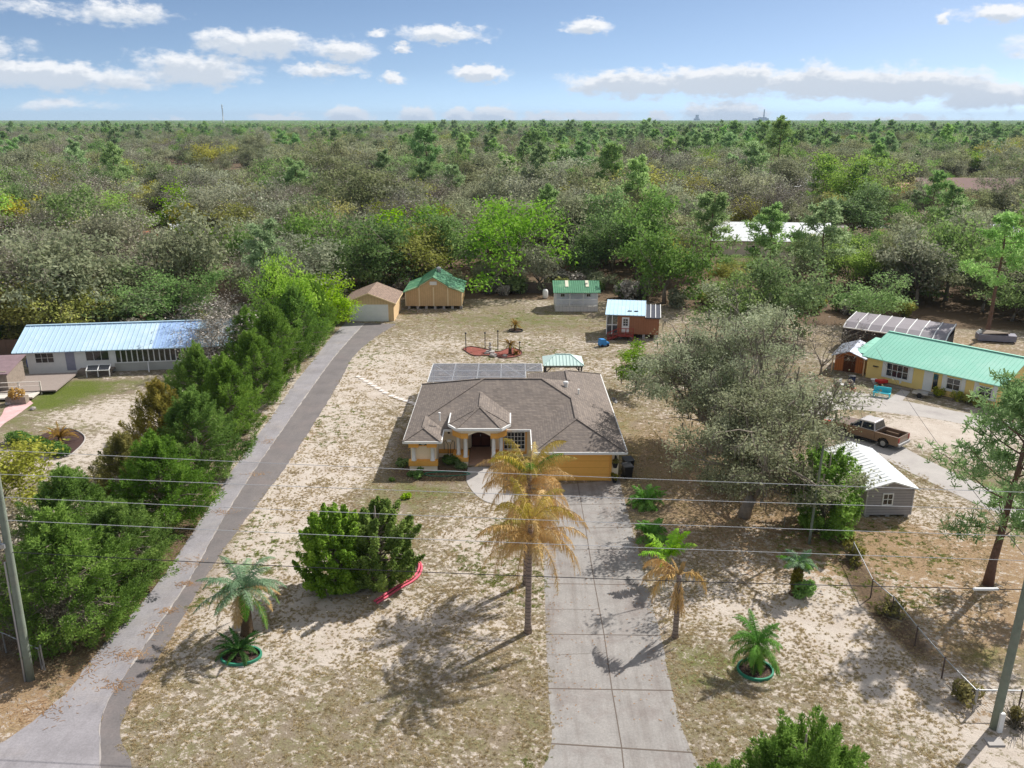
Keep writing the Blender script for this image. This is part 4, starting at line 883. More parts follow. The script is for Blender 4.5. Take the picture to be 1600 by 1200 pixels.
def pickup():
    rear = at(1404, 694); front = at(1327, 672); d = (front - rear); d.normalize(); rz = math.atan2(d.y, d.x)
    mid = at(1356, 686); t = thing('pickup_truck', 'tan crew cab pickup truck parked on the neighbour drive', 'truck', (mid.x, mid.y, 0), rz)
    body = mat('bronze car paint', c8(134, 112, 94), .3, .05, 1, metal=.3, spec=.5); roofm = mat('pale cab roof', c8(196,190,186), .3, .04, 1, metal=.2, spec=.5)
    wx = (1.85, -1.75); Wd = 1.0
    def arch(cx, r=.5): return [(cx + r*math.cos(a), .42 + r*math.sin(a)) for a in [math.pi*k/8 for k in range(0, 9)]]
    prof = [(2.95,.5),(2.95,1.0),(2.75,1.1),(1.2,1.22),(-.95,1.22),(-.95,.5)] 
    low = [(-.95,.45)] + [(wx[0]-.5,.45)] + list(reversed(arch(wx[0]))) + [(2.95,.45),(2.98,.95),(2.8,1.1),(1.25,1.2),(-.95,1.2)]
    b = MB(); 
    b.extrude_y(low, -Wd, Wd); bo = b.build('body', body, t)
    bv = bo.modifiers.new('bevel', 'BEVEL'); bv.width = .04; bv.segments = 2
    cab = MB(); A = [(1.3,1.19),(.55,1.86),(-.75,1.9),(-.95,1.19)]
    nb = len(cab.v); cab.v += [(x, -.95 if z < 1.3 else -.76, z) for x, z in A] + [(x, .95 if z < 1.3 else .76, z) for x, z in A]
    for f in ((0,1,2,3),(7,6,5,4),(0,4,5,1),(1,5,6,2),(2,6,7,3)): cab.f.append(f); cab.m.append(0)
    co = cab.build('cab', roofm, t); bv = co.modifiers.new('bevel', 'BEVEL'); bv.width = .05; bv.segments = 2
    def P(x, z, y): return (x, y, z)
    def lerp(x, f): return x
    for sg in (-1, 1):
        ys = lambda z: sg*(.95 - .19*(z-1.19)/.69 + .012)
        for q in ([(1.02,1.26),(.5,1.74),(.3,1.76),(.3,1.26)], [(.2,1.26),(.2,1.77),(-.7,1.79),(-.84,1.26)]):
            MB().poly([(x, ys(z), z) for x, z in q]).build('side_window', M_GLASS, t)
        MB().box(1.0,1.15,sg*1.02-.1,sg*1.02+.1,1.2,1.42).build('mirror', M_BLACK, t)
        MB().box(2.9,3.0,sg*.78-.18,sg*.78+.18,.78,1.0).build('headlight', M_STEEL, t)
        MB().box(-3.0,-2.94,sg*.88-.1,sg*.88+.1,.75,1.12).build('tail_light', mat('red lens', c8(170,30,24), .3, .1, 5), t)
        side = [(-2.97,.45),(wx[1]-.5,.45)] + list(reversed(arch(wx[1]))) + [(-.98,.45),(-.98,1.2),(-2.97,1.2)]
        q = MB(); q.extrude_y(side, sg*Wd - (.14 if sg > 0 else 0), sg*Wd + (.14 if sg < 0 else 0)); q.build('bed_side', body, t)
        for x in wx:
            w = thing_part('wheel', t); w.location = (x, sg*.88, .4)
            tb = MB(); tb.tube([(0,-.13,0),(0,-.12,0),(0,.12,0),(0,.13,0)], [.33,.4,.4,.33], 20); tb.build('tyre', M_BLACK, w)
            rb = MB(); rb.tube([(0,-.145,0),(0,.145,0)], [.22,.22], 14); rb.build('rim', M_STEEL, w)
    MB().poly([(1.22,-.86,1.27),(1.22,.86,1.27),(.62,.72,1.82),(.62,-.72,1.82)]).build('windshield', M_GLASS, t)
    MB().poly([(-.945,-.86,1.27),(-.945,.86,1.27),(-.79,.72,1.8),(-.79,-.72,1.8)]).build('rear_window', M_GLASS, t)
    MB().box(-2.9,-.98,-.86,.86,.6,.68).build('bed_floor', M_DARK, t); MB().box(-2.97,-2.9,-.86,.86,.5,1.2).build('tailgate', body, t)
    MB().box(-2.28,-1.22,.52,.859,.681,.98).build('wheel_well', body, t); MB().box(-2.28,-1.22,-.859,-.52,.681,.98).build('wheel_well', body, t)
    MB().box(-3.1,-2.98,-.95,.95,.42,.62).build('rear_bumper', M_STEEL, t); MB().box(2.98,3.12,-.95,.95,.4,.62).build('front_bumper', M_STEEL, t); MB().box(2.97,3.02,-.55,.55,.66,1.0).build('grille', M_DARK, t)
    MB().box(-.96,2.4,-.93,.93,.3,.46).box(-2.9,-.97,-.8,.8,.4,.59).build('chassis', M_DARK, t)

def thing_part(name, parent):
    o = bpy.data.objects.new(name, None); COL.objects.link(o); o.parent = parent; return o

def leafball(name, n, rx, rz, size, cols, seed, mname=None, flat=False):
    r = np.random.default_rng(seed); d = r.normal(size=(n,3)); d /= np.linalg.norm(d,axis=1)[:,None]; rad = r.uniform(.45,1,n)**.6
    c = d*rad[:,None]*np.array([rx,rx,rz]); V = leafquads(c, size, r, d)
    return link(name, quads(V, name, [mat_leaf(mname or name, cols)]))

def leafquads(c, size, r, out=None, aspect=1.8, jitter=.9, szvar=.35):
    """n rhombic leaves around centres c, normals biased up and outwards"""
    n = len(c); nrm = r.normal(size=(n,3))*jitter + np.array([0,0,.6])
    if out is not None: nrm += out*.5
    nrm /= np.linalg.norm(nrm,axis=1)[:,None]
    a = np.cross(nrm, r.normal(size=(n,3))); a /= np.linalg.norm(a,axis=1)[:,None]; b = np.cross(nrm, a)
    s = (size*r.uniform(1-szvar,1+szvar,n))[:,None] if np.isscalar(size) else size[:,None]
    return np.stack([c - a*s*.5*aspect, c - b*s*.5, c + a*s*.5*aspect, c + b*s*.5], 1)

left_yard(); YH, YRZ = yellow_house(); screen_barn(); grey_shed(); orange_shed(); pickup()
# ------------------------------------------------------------------ tree building
LEAF = {
 'oak': [c8(88,94,66), c8(122,126,94), c8(154,156,124)],
 'oakmoss': [c8(98,104,82), c8(130,134,108), c8(162,164,138)],
 'darkoak': [c8(66,86,46), c8(94,116,64), c8(126,144,88)],
 'olive': [c8(96,100,44), c8(130,132,64), c8(160,156,92)],
 'lime': [c8(92,126,38), c8(128,162,54), c8(164,190,88)],
 'bigoak': [c8(90,98,70), c8(126,132,100), c8(164,168,138)],
 'fresh': [c8(86,116,54), c8(116,144,74), c8(150,174,106)],
 'gold': [c8(122,124,32), c8(164,160,42), c8(194,188,78)],
 'pine': [c8(88,114,66), c8(118,142,90), c8(152,174,122)],
 'cedar': [c8(58,80,34), c8(92,120,50), c8(138,162,80)],
 'cedarbrown': [c8(74,74,34), c8(112,108,54), c8(150,136,76)],
 'bare': [c8(112,106,98), c8(138,132,123), c8(164,158,147)],
 'bush': [c8(66,88,32), c8(100,124,46), c8(146,162,74)],
}
for k_, v_ in LEAF.items(): mat_leaf('leaf ' + k_, [dim(c, {'cedar':1.6,'oakmoss':1.55,'oak':1.6,'cedarbrown':1.6,'lime':1.3,'pine':1.7,'gold':1.3,'fresh':1.5}.get(k_, 1.7)) for c in v_], .42 if k_ != 'bare' else .05, .08 if k_ in ('gold','cedar') else .25)

def branches(r, base, h, trunk_h, spread, limbs, r0, up=.55, sub=3, wob=.18, levels=2):
    """returns (polyline, radii) list and the twig tips (points, directions)"""
    out = []; tips = []
    top = base + np.array([r.normal()*.03*h, r.normal()*.03*h, trunk_h])
    out.append(([base, base*.5 + top*.5 + r.normal(size=3)*[.05,.05,0], top], [r0*1.25, r0, r0*.85]))
    def grow(p, d, length, rad, lev):
        pts = [p]; n = 4; dd = d.copy()
        for i in range(n):
            dd = dd + r.normal(size=3)*wob + np.array([0,0,.06]); dd /= np.linalg.norm(dd); pts.append(pts[-1] + dd*length/n)
        out.append((pts, [rad*(1 - .7*i/n) for i in range(n+1)]))
        if lev == 0: tips.append((pts[-1], dd)); tips.append((pts[2], dd)); tips.append((pts[3], dd)); return
        for k in range(sub + (1 if lev == levels else 0)):
            t = r.integers(1, n+1); q = pts[t]; s = r.normal(size=3); s -= dd*s.dot(dd); s /= np.linalg.norm(s)
            nd = dd*.55 + s*.75; nd[2] += .1; nd /= np.linalg.norm(nd); grow(q, nd, length*r.uniform(.5,.75), rad*.45, lev-1)
        tips.append((pts[-1], dd))
    a0 = r.uniform(0, 6.28)
    for k in range(limbs):
        a = a0 + 2*math.pi*k/limbs + r.normal()*.25; u = up*r.uniform(.6,1.5)
        d = np.array([math.cos(a)*spread, math.sin(a)*spread, u*h]); d[2] = max(d[2], .2); ln = np.linalg.norm(d)*.72; d /= np.linalg.norm(d)
        grow(top - np.array([0,0,trunk_h*.25*r.uniform(0,1)]), d, ln, r0*.55, levels)
    return out, tips

def branch_mesh(br, name, m, nmin=.02, sides=5):
    mb = MB()
    for pts, rad in br:
        if rad[0] < nmin: continue
        mb.tube([tuple(p) for p in pts], [max(x, .008) for x in rad], 7 if rad[0] > .12 else sides)
    me = bpy.data.meshes.new(name); me.from_pydata(mb.v, [], mb.f); me.polygons.foreach_set('use_smooth', [True]*len(mb.f)); me.materials.append(m); me.update(); return me

def twigs(r, c, d, n, length, w):
    """thin ribbons fanning out from tips"""
    k = len(c); i = r.integers(0, k, n); p = c[i]; dd = d[i]*.7 + r.normal(size=(n,3))*.6 + np.array([0,0,.15]); dd /= np.linalg.norm(dd,axis=1)[:,None]
    s = np.cross(dd, r.normal(size=(n,3))); s /= np.linalg.norm(s,axis=1)[:,None]; L = (length*r.uniform(.5,1.3,n))[:,None]
    q = p + dd*L; return np.stack([p - s*w/2, p + s*w/2, q + s*w*.2, q - s*w*.2], 1)

def broad_tree(seed, h, spread, leaf, nleaf, size, trunk=.3, limbs=6, r0=.3, up=.6, clump=.8, ntw=400, sub=3, levels=2, twl=1.1, tww=.035, bark=None, moss=0, keep=1.):
    r = np.random.default_rng(seed); br, tips = branches(r, np.zeros(3), h*.75, h*trunk, spread*.8, limbs, r0, up, sub, levels=levels)
    C = np.array([t[0] for t in tips]); D = np.array([t[1] for t in tips])
    zmax = C[:,2].max(); sc = (h*.95)/zmax
    sel = np.arange(len(C)) if keep >= 1 else r.permutation(len(C))[:max(8, int(len(C)*keep))]
    i = sel[(r.uniform(0, 1, nleaf)**1.25*len(sel)).astype(int)]; off = r.normal(size=(nleaf,3))*clump*np.array([1,1,.6]); P = C[i] + off; P[:,2] = np.maximum(P[:,2], h*trunk*.5)
    V = [leafquads(P, size, r, off/ (np.linalg.norm(off,axis=1)[:,None]+.01))] if nleaf else []
    nl = nleaf
    if moss:
        j = r.integers(0, len(C), moss); Q = C[j] + r.normal(size=(moss,3))*clump*.7; ln = r.uniform(.3,.9,moss)[:,None]*np.array([0,0,-1]); s = r.normal(size=(moss,3)); s[:,2] = 0; s /= np.linalg.norm(s,axis=1)[:,None]; s *= .07
        V.append(np.stack([Q - s, Q + s, Q + s*.4 + ln, Q - s*.4 + ln], 1))
    V.append(twigs(r, C, D, ntw, twl, tww)); V = np.concatenate(V)
    idx = np.zeros(len(V), int); idx[nl:] = 1
    V[...,2] *= sc
    br = [([np.array(p)*[1,1,sc] for p in pts], rad) for pts, rad in br]
    return (branch_mesh(br, 'trunk', bark or M_BARK), quads(V, 'crown', [MATS['leaf ' + leaf], M_TWIG], idx))

def needle_tufts(r, c, n_blades, length, w):
    k = len(c); i = np.repeat(np.arange(k), n_blades); p = c[i]; d = r.normal(size=(len(i),3)) + np.array([0,0,.5]); d /= np.linalg.norm(d,axis=1)[:,None]
    s = np.cross(d, r.normal(size=(len(i),3))); s /= np.linalg.norm(s,axis=1)[:,None]; L = (length*r.uniform(.6,1.2,len(i)))[:,None]
    return np.stack([p - s*w*.3, p + s*w*.3, p + d*L + s*w*.7, p + d*L - s*w*.7], 1)

def pine_tree(seed, h, crown0=.45, spread=3.2, tufts=420, blades=9, nl=.45, w=.06, r0=.22, nb=16, lean=.03):
    r = np.random.default_rng(seed); n = 8; pts = []; p = np.zeros(3); d = np.array([r.normal()*lean, r.normal()*lean, 1.])
    for i in range(n+1): pts.append(p.copy()); d[:2] += r.normal(size=2)*.035; p = p + d/np.linalg.norm(d)*h/n
    pts = np.array(pts); pts[:,2] *= h/pts[-1,2]; br = [(list(pts), [r0*(1.25 if i == 0 else 1 - .8*i/n) for i in range(n+1)])]; C = []
    for k in range(nb):
        f = crown0 + (1-crown0)*(k/(nb-1))**.9*.97; zz = f*h; j = min(n-1, int(f*n)); q = pts[j] + (pts[j+1]-pts[j])*(f*n-j)
        a = k*2.4 + r.normal()*.4; sp = spread*r.uniform(.55,1.1)*(1.0 - .62*((f-crown0)/(1-crown0))**1.5); dd = np.array([math.cos(a), math.sin(a), r.uniform(-.05,.45)])
        b = [q]
        for i in range(4): dd = dd + r.normal(size=3)*.16 + [0,0,.08]; dd /= np.linalg.norm(dd); b.append(b[-1] + dd*sp/4)
        br.append((b, [.055*(1-.18*i) for i in range(5)]))
        for g in range(max(4, tufts//nb)):
            t = r.uniform(.4,1.0)*4; i = min(3,int(t)); c = b[i] + (b[i+1]-b[i])*(t-i); C.append(c + r.normal(size=3)*np.array([.42,.42,.26])*sp/3.0)
    V = needle_tufts(r, np.array(C), blades, nl, w)
    return (branch_mesh(br, 'trunk', M_BARKP), quads(V, 'crown', [MATS['leaf pine']]))

def cedar_tree(seed, h, rad, leaf='cedar', n=9000, size=.16, low=.04, plumes=150, broad=False, wide=.4, tip=.16):
    """crown of many separate upswept plumes round a bare core, so that light and dark gaps alternate"""
    r = np.random.default_rng(seed); P = []; O = []; br = [([np.zeros(3), np.array([0,0,h*.5]), np.array([0,0,h*.93])], [.16,.12,.03])]; m = n//plumes
    bump = r.uniform(.72, 1.15, 9)
    for k in range(plumes):
        f = (k+.5)/plumes; prof = min(1, .6+f*1.5)*(1 - max(0,(f-wide)/(1-wide))**1.35*(1-tip)); a = k*2.399 + r.normal()*.3
        rr = rad*prof*r.uniform(.5,1.0)*bump[int(a/6.2832*9) % 9]; z0 = h*(low + (.86-low)*f) + r.normal()*.03*h; c = np.array([math.cos(a)*rr, math.sin(a)*rr, z0])
        ax = np.array([math.cos(a)*.75*prof, math.sin(a)*.75*prof, .75 + .5*f]) + r.normal(size=3)*.22; ax /= np.linalg.norm(ax); ln = rad*r.uniform(.28,.55)*(.7+.3*prof); wd = ln*r.uniform(.26,.42)
        u = r.uniform(0,1,m); d = r.normal(size=(m,3)); d /= np.linalg.norm(d,axis=1)[:,None]; w = wd*np.sin(np.clip(u*.85+.15,0,1)*math.pi)**.6
        P.append(c + ax*((u-.4)*ln*1.3)[:,None] + d*(w*r.uniform(.3,1,m))[:,None]); O.append(d*.7 + ax*.8)
        if k % 2 == 0: br.append(([np.array([0,0,max(.2,z0-.6)]), c*.6+np.array([0,0,z0*.38]), c], [.045,.035,.012]))
    P = np.concatenate(P); O = np.concatenate(O); P[:,2] = np.abs(P[:,2]-.08)+.08; m = len(P)
    if broad: V = leafquads(P, size, r, O)
    else:
        d = O + r.normal(size=(m,3))*.4; d /= np.linalg.norm(d,axis=1)[:,None]; s = np.cross(d, r.normal(size=(m,3))); s /= np.linalg.norm(s,axis=1)[:,None]
        L = (size*r.uniform(.7,2.0,m))[:,None]; w = size*.5
        V = np.stack([P - d*L*.4, P - s*w*.5, P + d*L*.7, P + s*w*.5], 1)
    return (branch_mesh(br, 'trunk', M_BARK), quads(V, 'crown', [MATS['leaf ' + leaf]]))

def bush_mesh(seed, h, rad, leaf='bush', n=3000, size=.16, lobes=9, ntw=0, gap=.5):
    r = np.random.default_rng(seed); P = []; O = []
    for k in range(lobes):
        a = r.uniform(0,6.28); rr = rad*r.uniform(.1,.65); c = np.array([math.cos(a)*rr, math.sin(a)*rr, h*r.uniform(.25,.7)]); lr = rad*r.uniform(.3,.55); m = n//lobes
        d = r.normal(size=(m,3)); d /= np.linalg.norm(d,axis=1)[:,None]; P.append(c + d*(r.uniform(.4,1,m)**.6)[:,None]*np.array([lr,lr,h*r.uniform(.28,.4)])); O.append(d)
    P = np.concatenate(P); P[:,2] = np.abs(P[:,2]-.05)+.05; V = [leafquads(P, size, r, np.concatenate(O))]; n0 = len(P)
    if ntw:
        C = np.zeros((6,3)); C[:,:2] = r.normal(size=(6,2))*.15; D = np.tile([0,0,1.],(6,1)); V.append(twigs(r, C, D, ntw, h*.8, .05))
    V = np.concatenate(V); idx = np.zeros(len(V),int); idx[n0:] = 1
    return quads(V, 'foliage', [MATS['leaf ' + leaf], M_TWIG], idx)

def plant(name, lab, cat, meshes, x, y, rz=0., s=1., group=None, sz=None):
    """a tree from its trunk and crown meshes (shared between copies)"""
    o = thing(name, lab, cat, (x, y, 0), rz, group); o.scale = (s, s, sz or s)
    for me, nm in zip(meshes, ('trunk', 'crown')): link(nm, me, o)
    return o

# palms ------------------------------------------------------------------
def frond_mesh(r, az, el, length, droop, nl, ll, lw, mats, hang=.35, fold=1.0):
    """one pinnate frond: tapering midrib with paired hanging leaflets"""
    d = np.array([math.cos(az)*math.cos(el), math.sin(az)*math.cos(el), math.sin(el)]); side = np.array([-math.sin(az), math.cos(az), 0]); p = np.zeros(3); pts = [p]; n = 14
    dirs = [d]
    for i in range(n):
        d = d + np.array([0,0,-droop*(.3+1.1*i/n)/n*2.2]) + r.normal(size=3)*.015; d /= np.linalg.norm(d); p = p + d*length/n; pts.append(p); dirs.append(d)
    pts = np.array(pts); V = []
    t = np.linspace(.12, .99, nl); k = np.clip((t*n).astype(int), 0, n-1); P = pts[k] + (pts[k+1]-pts[k])*((t*n-k)[:,None]); D = np.array(dirs)[k]
    L = ll*np.sin(np.clip(t*1.02,0,1)*math.pi)**.55*(.55+.45*(1-t)) 
    for sg in (-1, 1):
        q = sg*side*fold + D*.55 + np.array([0,0,-hang]) + r.normal(size=(nl,3))*(.22 if hang < .8 else .42); q /= np.linalg.norm(q,axis=1)[:,None]
        mid = P + q*(L*.55)[:,None]; tip = mid + (q*.75 + np.array([0,0,-hang*1.2]))*(L*.5)[:,None]; w = D*lw*.5
        V.append(np.stack([P - w, P + w, mid + w*.9, mid - w*.9], 1)); V.append(np.stack([mid - w*.9, mid + w*.9, tip + w*.15, tip - w*.15], 1))
    s = np.tile(side,(n,1))
    wr = (.035*(1 - .8*np.arange(n+1)/n))[:,None]*side; V.append(np.stack([pts[:-1]-wr[:-1], pts[:-1]+wr[:-1], pts[1:]+wr[1:], pts[1:]-wr[1:]], 1))
    up = np.array([0,0,1])*.02; V.append(np.stack([pts[:-1]-up, pts[:-1]+up, pts[1:]+up*.4, pts[1:]-up*.4], 1))
    V = np.concatenate(V); idx = np.zeros(len(V),int); idx[nl*4:] = 1
    return quads(V, 'frond', mats, idx)

def palm(name, lab, x, y, th, r0, fronds, mtrunk, seed, lean=(0,0), group=None, bulge=1.0):
    """fronds: list of dicts(n, el range, length, droop, leaf material, ll, lw, z offset)"""
    r = np.random.default_rng(seed); t = thing(name, lab, 'palm', (x, y, 0), 0, group); mb = MB(); n = 12; pts = []; rs = []
    for i in range(n+1): f = i/n; pts.append((lean[0]*f*f, lean[1]*f*f, th*f)); rs.append(r0*(1.35 if i == 0 else 1.05 - .25*f)*(1 + .06*(i % 2)))
    mb.tube(pts, rs, 9); mb.build('trunk', mtrunk, t, smooth=True)
    for fd in fronds:
        for k in range(fd['n']):
            az = k*2.399 + r.uniform(0,.5) + fd.get('a0',0) if 'az' not in fd else fd['az'][k]; el = r.uniform(*fd['el'])
            me = frond_mesh(r, az, el, fd['len']*r.uniform(.8,1.12), fd['droop']*r.uniform(.45,1.4), fd.get('nl',44), fd['ll'], fd.get('lw',.05), [fd['mat'], fd.get('rib',fd['mat'])], fd.get('hang',.35), fd.get('fold',1.))
            o = link(fd.get('name','frond'), me, t); o.location = (lean[0], lean[1], th + fd.get('z',0)*r.uniform(.4,1.))
            if 'label' in fd: o['label'] = fd['label']
    return t

DEAD = mat_leaf('dead frond', [c8(178,142,90), c8(214,180,120), c8(236,210,158)], .25, .1)
DRYG = mat_leaf('drying frond', [c8(150,144,62), c8(196,176,86), c8(222,196,120)], .25, .1)
GRNF = mat_leaf('green frond', [c8(74,124,44), c8(110,160,66), c8(150,190,96)], .3, .1)
LIMF = mat_leaf('lime frond', [c8(110,164,28), c8(150,198,44), c8(196,204,70)], .3, .1)
BLUF = mat_leaf('blue green frond', [c8(84,112,84), c8(122,150,116), c8(160,184,148)], .25, .05)
TANF = mat_leaf('tan frond', [c8(150,124,80), c8(190,160,108), c8(208,186,140)], .2, .05)
SAGF = mat_leaf('sago frond', [c8(40,76,36), c8(66,104,48), c8(96,130,66)], .15, .05)
RUSF = mat_leaf('rusty sago frond', [c8(120,96,40), c8(158,124,52), c8(132,120,58)], .15, .05)
RIBT = mat('frond rib', c8(176,146,96), .8, .1, 5)
TRKP = mat_striped('palm trunk', c8(150,134,124), c8(112,98,90), 'Z', .22, .25, .9, .25, nscale=5.)
FIBT = mat('fibrous trunk', c8(92,76,58), .95, .35, 7, .7, 14)

def palms():
    p = at(825, 988)
    q = lambda m, n, el, ln, dr, z=0., **k: dict(mat=m, rib=RIBT, n=n, el=el, len=ln, droop=dr, ll=.62, lw=.024, z=z, nl=90, hang=.85, fold=.8, **k)
    palm('queen_palm', 'queen palm of dead orange fronds nearest the driveway, front one of the pair', p.x, p.y, 6.3, .17,
         [q(DEAD,27,(.0,1.2),3.8,1.8,-1.0), q(DRYG,8,(.7,1.35),3.3,1.3,.1), q(DEAD,5,(-.9,0),2.0,.9,-.7)], TRKP, 3, (.1,.1), 'queen palms in the front lawn')
    p = at(822, 912)
    palm('queen_palm', 'queen palm with dead outer fronds and green heart, rear one of the pair', p.x, p.y, 7.0, .17,
         [q(DEAD,27,(.0,1.2),3.8,1.8,-1.0), q(GRNF,3,(.8,1.3),2.4,1.1,.1,label='green young frond'), q(DRYG,9,(.6,1.3),3.3,1.3,.1), q(DEAD,15,(-1.0,.1),2.6,.9,-2.2)], TRKP, 8, (.15,-.1), 'queen palms in the front lawn')
    p = at(1055, 995)
    palm('dying_palm', 'dying palm beside the driveway with brown fronds folded down its trunk', p.x, p.y, 3.7, .15,
         [dict(mat=DEAD,rib=RIBT,n=4,az=[2.9,3.5,2.4,.3],el=(.3,.7),len=2.5,droop=1.8,ll=.6,lw=.05,nl=55,hang=.9,fold=.5), dict(mat=DEAD,rib=RIBT,n=14,el=(-1.5,-1.3),len=2.5,droop=.2,ll=.4,lw=.06,hang=.8,fold=.35), dict(mat=TANF,rib=RIBT,n=3,el=(1.1,1.4),len=.9,droop=.2,ll=.2)], TRKP, 5)
    p = at(1042, 905)
    palm('green_palm', 'young palm with bright green arching fronds right of the driveway', p.x, p.y, 1.5, .12,
         [dict(mat=LIMF,rib=GRNF,n=9,el=(.5,1.3),len=2.3,droop=1.1,ll=.6,lw=.06,nl=46)], TRKP, 6)
    for i, (px_, py_, lab) in enumerate(((1008,790,'low clumping palm just below the garage corner'),(1016,843,'low clumping palm midway along the driveway edge'))):
        p = at(px_, py_); palm('clumping_palm', lab, p.x, p.y, .3, .1, [dict(mat=GRNF,rib=GRNF,n=22,el=(.2,1.3),len=1.7,droop=1.1,ll=.5,lw=.06,nl=30)], TRKP, 11+i, group='clumping palms beside the driveway')
    p = at(1180, 1046)
    palm('pygmy_palm', 'round green palm inside a green edging ring on the right lawn', p.x, p.y, 1.5, .16,
         [dict(mat=GRNF,rib=GRNF,n=26,el=(-.1,1.2),len=1.75,droop=1.5,ll=.42,lw=.022,nl=80), dict(mat=SAGF,rib=TANF,n=10,el=(-1.0,-.2),len=1.3,droop=.8,ll=.4,lw=.035,z=-.2)], FIBT, 14)
    p = at(1243, 928)
    palm('shaggy_palm', 'shaggy palm with dark dead skirt and small green top near the fence', p.x, p.y, 2.0, .3,
         [dict(mat=BLUF,rib=GRNF,n=14,el=(.1,1.2),len=1.2,droop=1.0,ll=.42,lw=.04,nl=36), dict(mat=GRNF,rib=GRNF,n=5,el=(.1,.6),len=1.3,droop=1.0,ll=.42,lw=.04)], FIBT, 15)
    sk = bush_mesh(77, 2.1, .62, 'cedarbrown', 1400, .14, 8); o = link('dead_skirt', sk, bpy.data.objects['shaggy_palm']); o.scale = (.8,.8,1.)
    p = at(387, 990)
    palm('pindo_palm', 'blue green pindo palm with tan lower fronds beside the side driveway', p.x, p.y, 2.7, .3,
         [dict(mat=BLUF,rib=BLUF,n=18,el=(.3,1.35),len=2.7,droop=1.3,ll=.5,lw=.03,nl=80), dict(mat=TANF,rib=RIBT,n=9,el=(-.2,.5),len=2.7,droop=1.5,ll=.5,lw=.03,nl=80), dict(mat=GRNF,rib=RIBT,n=7,el=(-.3,.4),len=2.6,droop=1.4,ll=.5,lw=.03,nl=80), dict(mat=TANF,rib=RIBT,n=5,el=(-1.2,-.7),len=1.6,droop=.6,ll=.35,lw=.03)], FIBT, 17)
    sag = lambda m, n, ln, a=(.0,1.2), dr=.9: [dict(mat=m,rib=m,n=n,el=a,len=ln,droop=dr,ll=.2,lw=.03,nl=44,hang=.1)]
    for nm, lab, px_, py_, th, m, n, ln, sd in (('sago_palm','low dark green sago inside a green ring under the pindo palm',374,1022,.25,SAGF,36,1.5,21),
            ('sago_palm','sago in the red mulch bed behind the house',797,553,1.1,RUSF,24,1.2,22),('sago_palm','small rusty sago in its own dark ring in the backyard',805,516,.7,RUSF,22,1.1,23),
            ('sago_palm','sago in the island bed of the long house yard',95,692,.5,RUSF,30,1.7,24),('sago_palm','tiny sago at the end of the red mulch bed',806,554,.15,RUSF,16,.7,25)):
        p = at(px_, py_); palm(nm, lab, p.x, p.y, th, .2, sag(m, n, ln), FIBT, sd, group='sago palms')
palms()

# ------------------------------------------------------------------ garden objects
def ring_edging(lab, px_, py_, rx, ry, m, h=.14, a0=0, a1=2*math.pi, name='garden_edging'):
    p = at(px_, py_); t = thing(name, lab, 'edging', (p.x, p.y, 0)); n = 40; mb = MB()
    pts = [(math.cos(a0+(a1-a0)*i/n)*rx, math.sin(a0+(a1-a0)*i/n)*ry, h*.5) for i in range(n+1)]
    for i in range(n):
        mb.bar(pts[i], pts[i+1], .09, h)
    mb.build('border', m, t); return t
GRE = mat('green edging', c8(60,138,110), .5, .12, 4); PNK = mat('pink edging', c8(214,92,112), .6, .12, 4)
ring_edging('green plastic ring round the palm on the right lawn', 1180, 1048, .85, .8, GRE); ring_edging('green plastic ring round the low sago by the side drive', 377, 1026, 1.0, .75, GRE)
ring_edging('dark ring round the small backyard sago', 806, 517, .9, .9, M_DARK)
for px_, py_, a, b, z in ((1180,1048,.8,.75,.02),(377,1026,.95,.7,.02),(806,517,.85,.85,.02)):
    p = at(px_, py_); struct(MB().prism([(p.x+math.cos(2*math.pi*i/24)*a, p.y+math.sin(2*math.pi*i/24)*b) for i in range(24)], -.04, z).build('mulch_bed', mat('dark mulch', (0,0,0))))
ed = thing('pink_edging', 'curved pink garden edging round the right side of the front bushes', 'edging', at(630, 912)); mb = MB()
for off, h in (((0,0),.11), ((.16,-.14),.07)):
    line = smooth_line([at(x, y) for x, y in ((636,872),(650,876),(655,886),(651,898),(640,908),(622,918),(604,930),(585,942))], 6); mb.tube([v + Vector((off[0],off[1],h)) for v in line], .07, 7)
mb.build('border', PNK, ed, True, True)

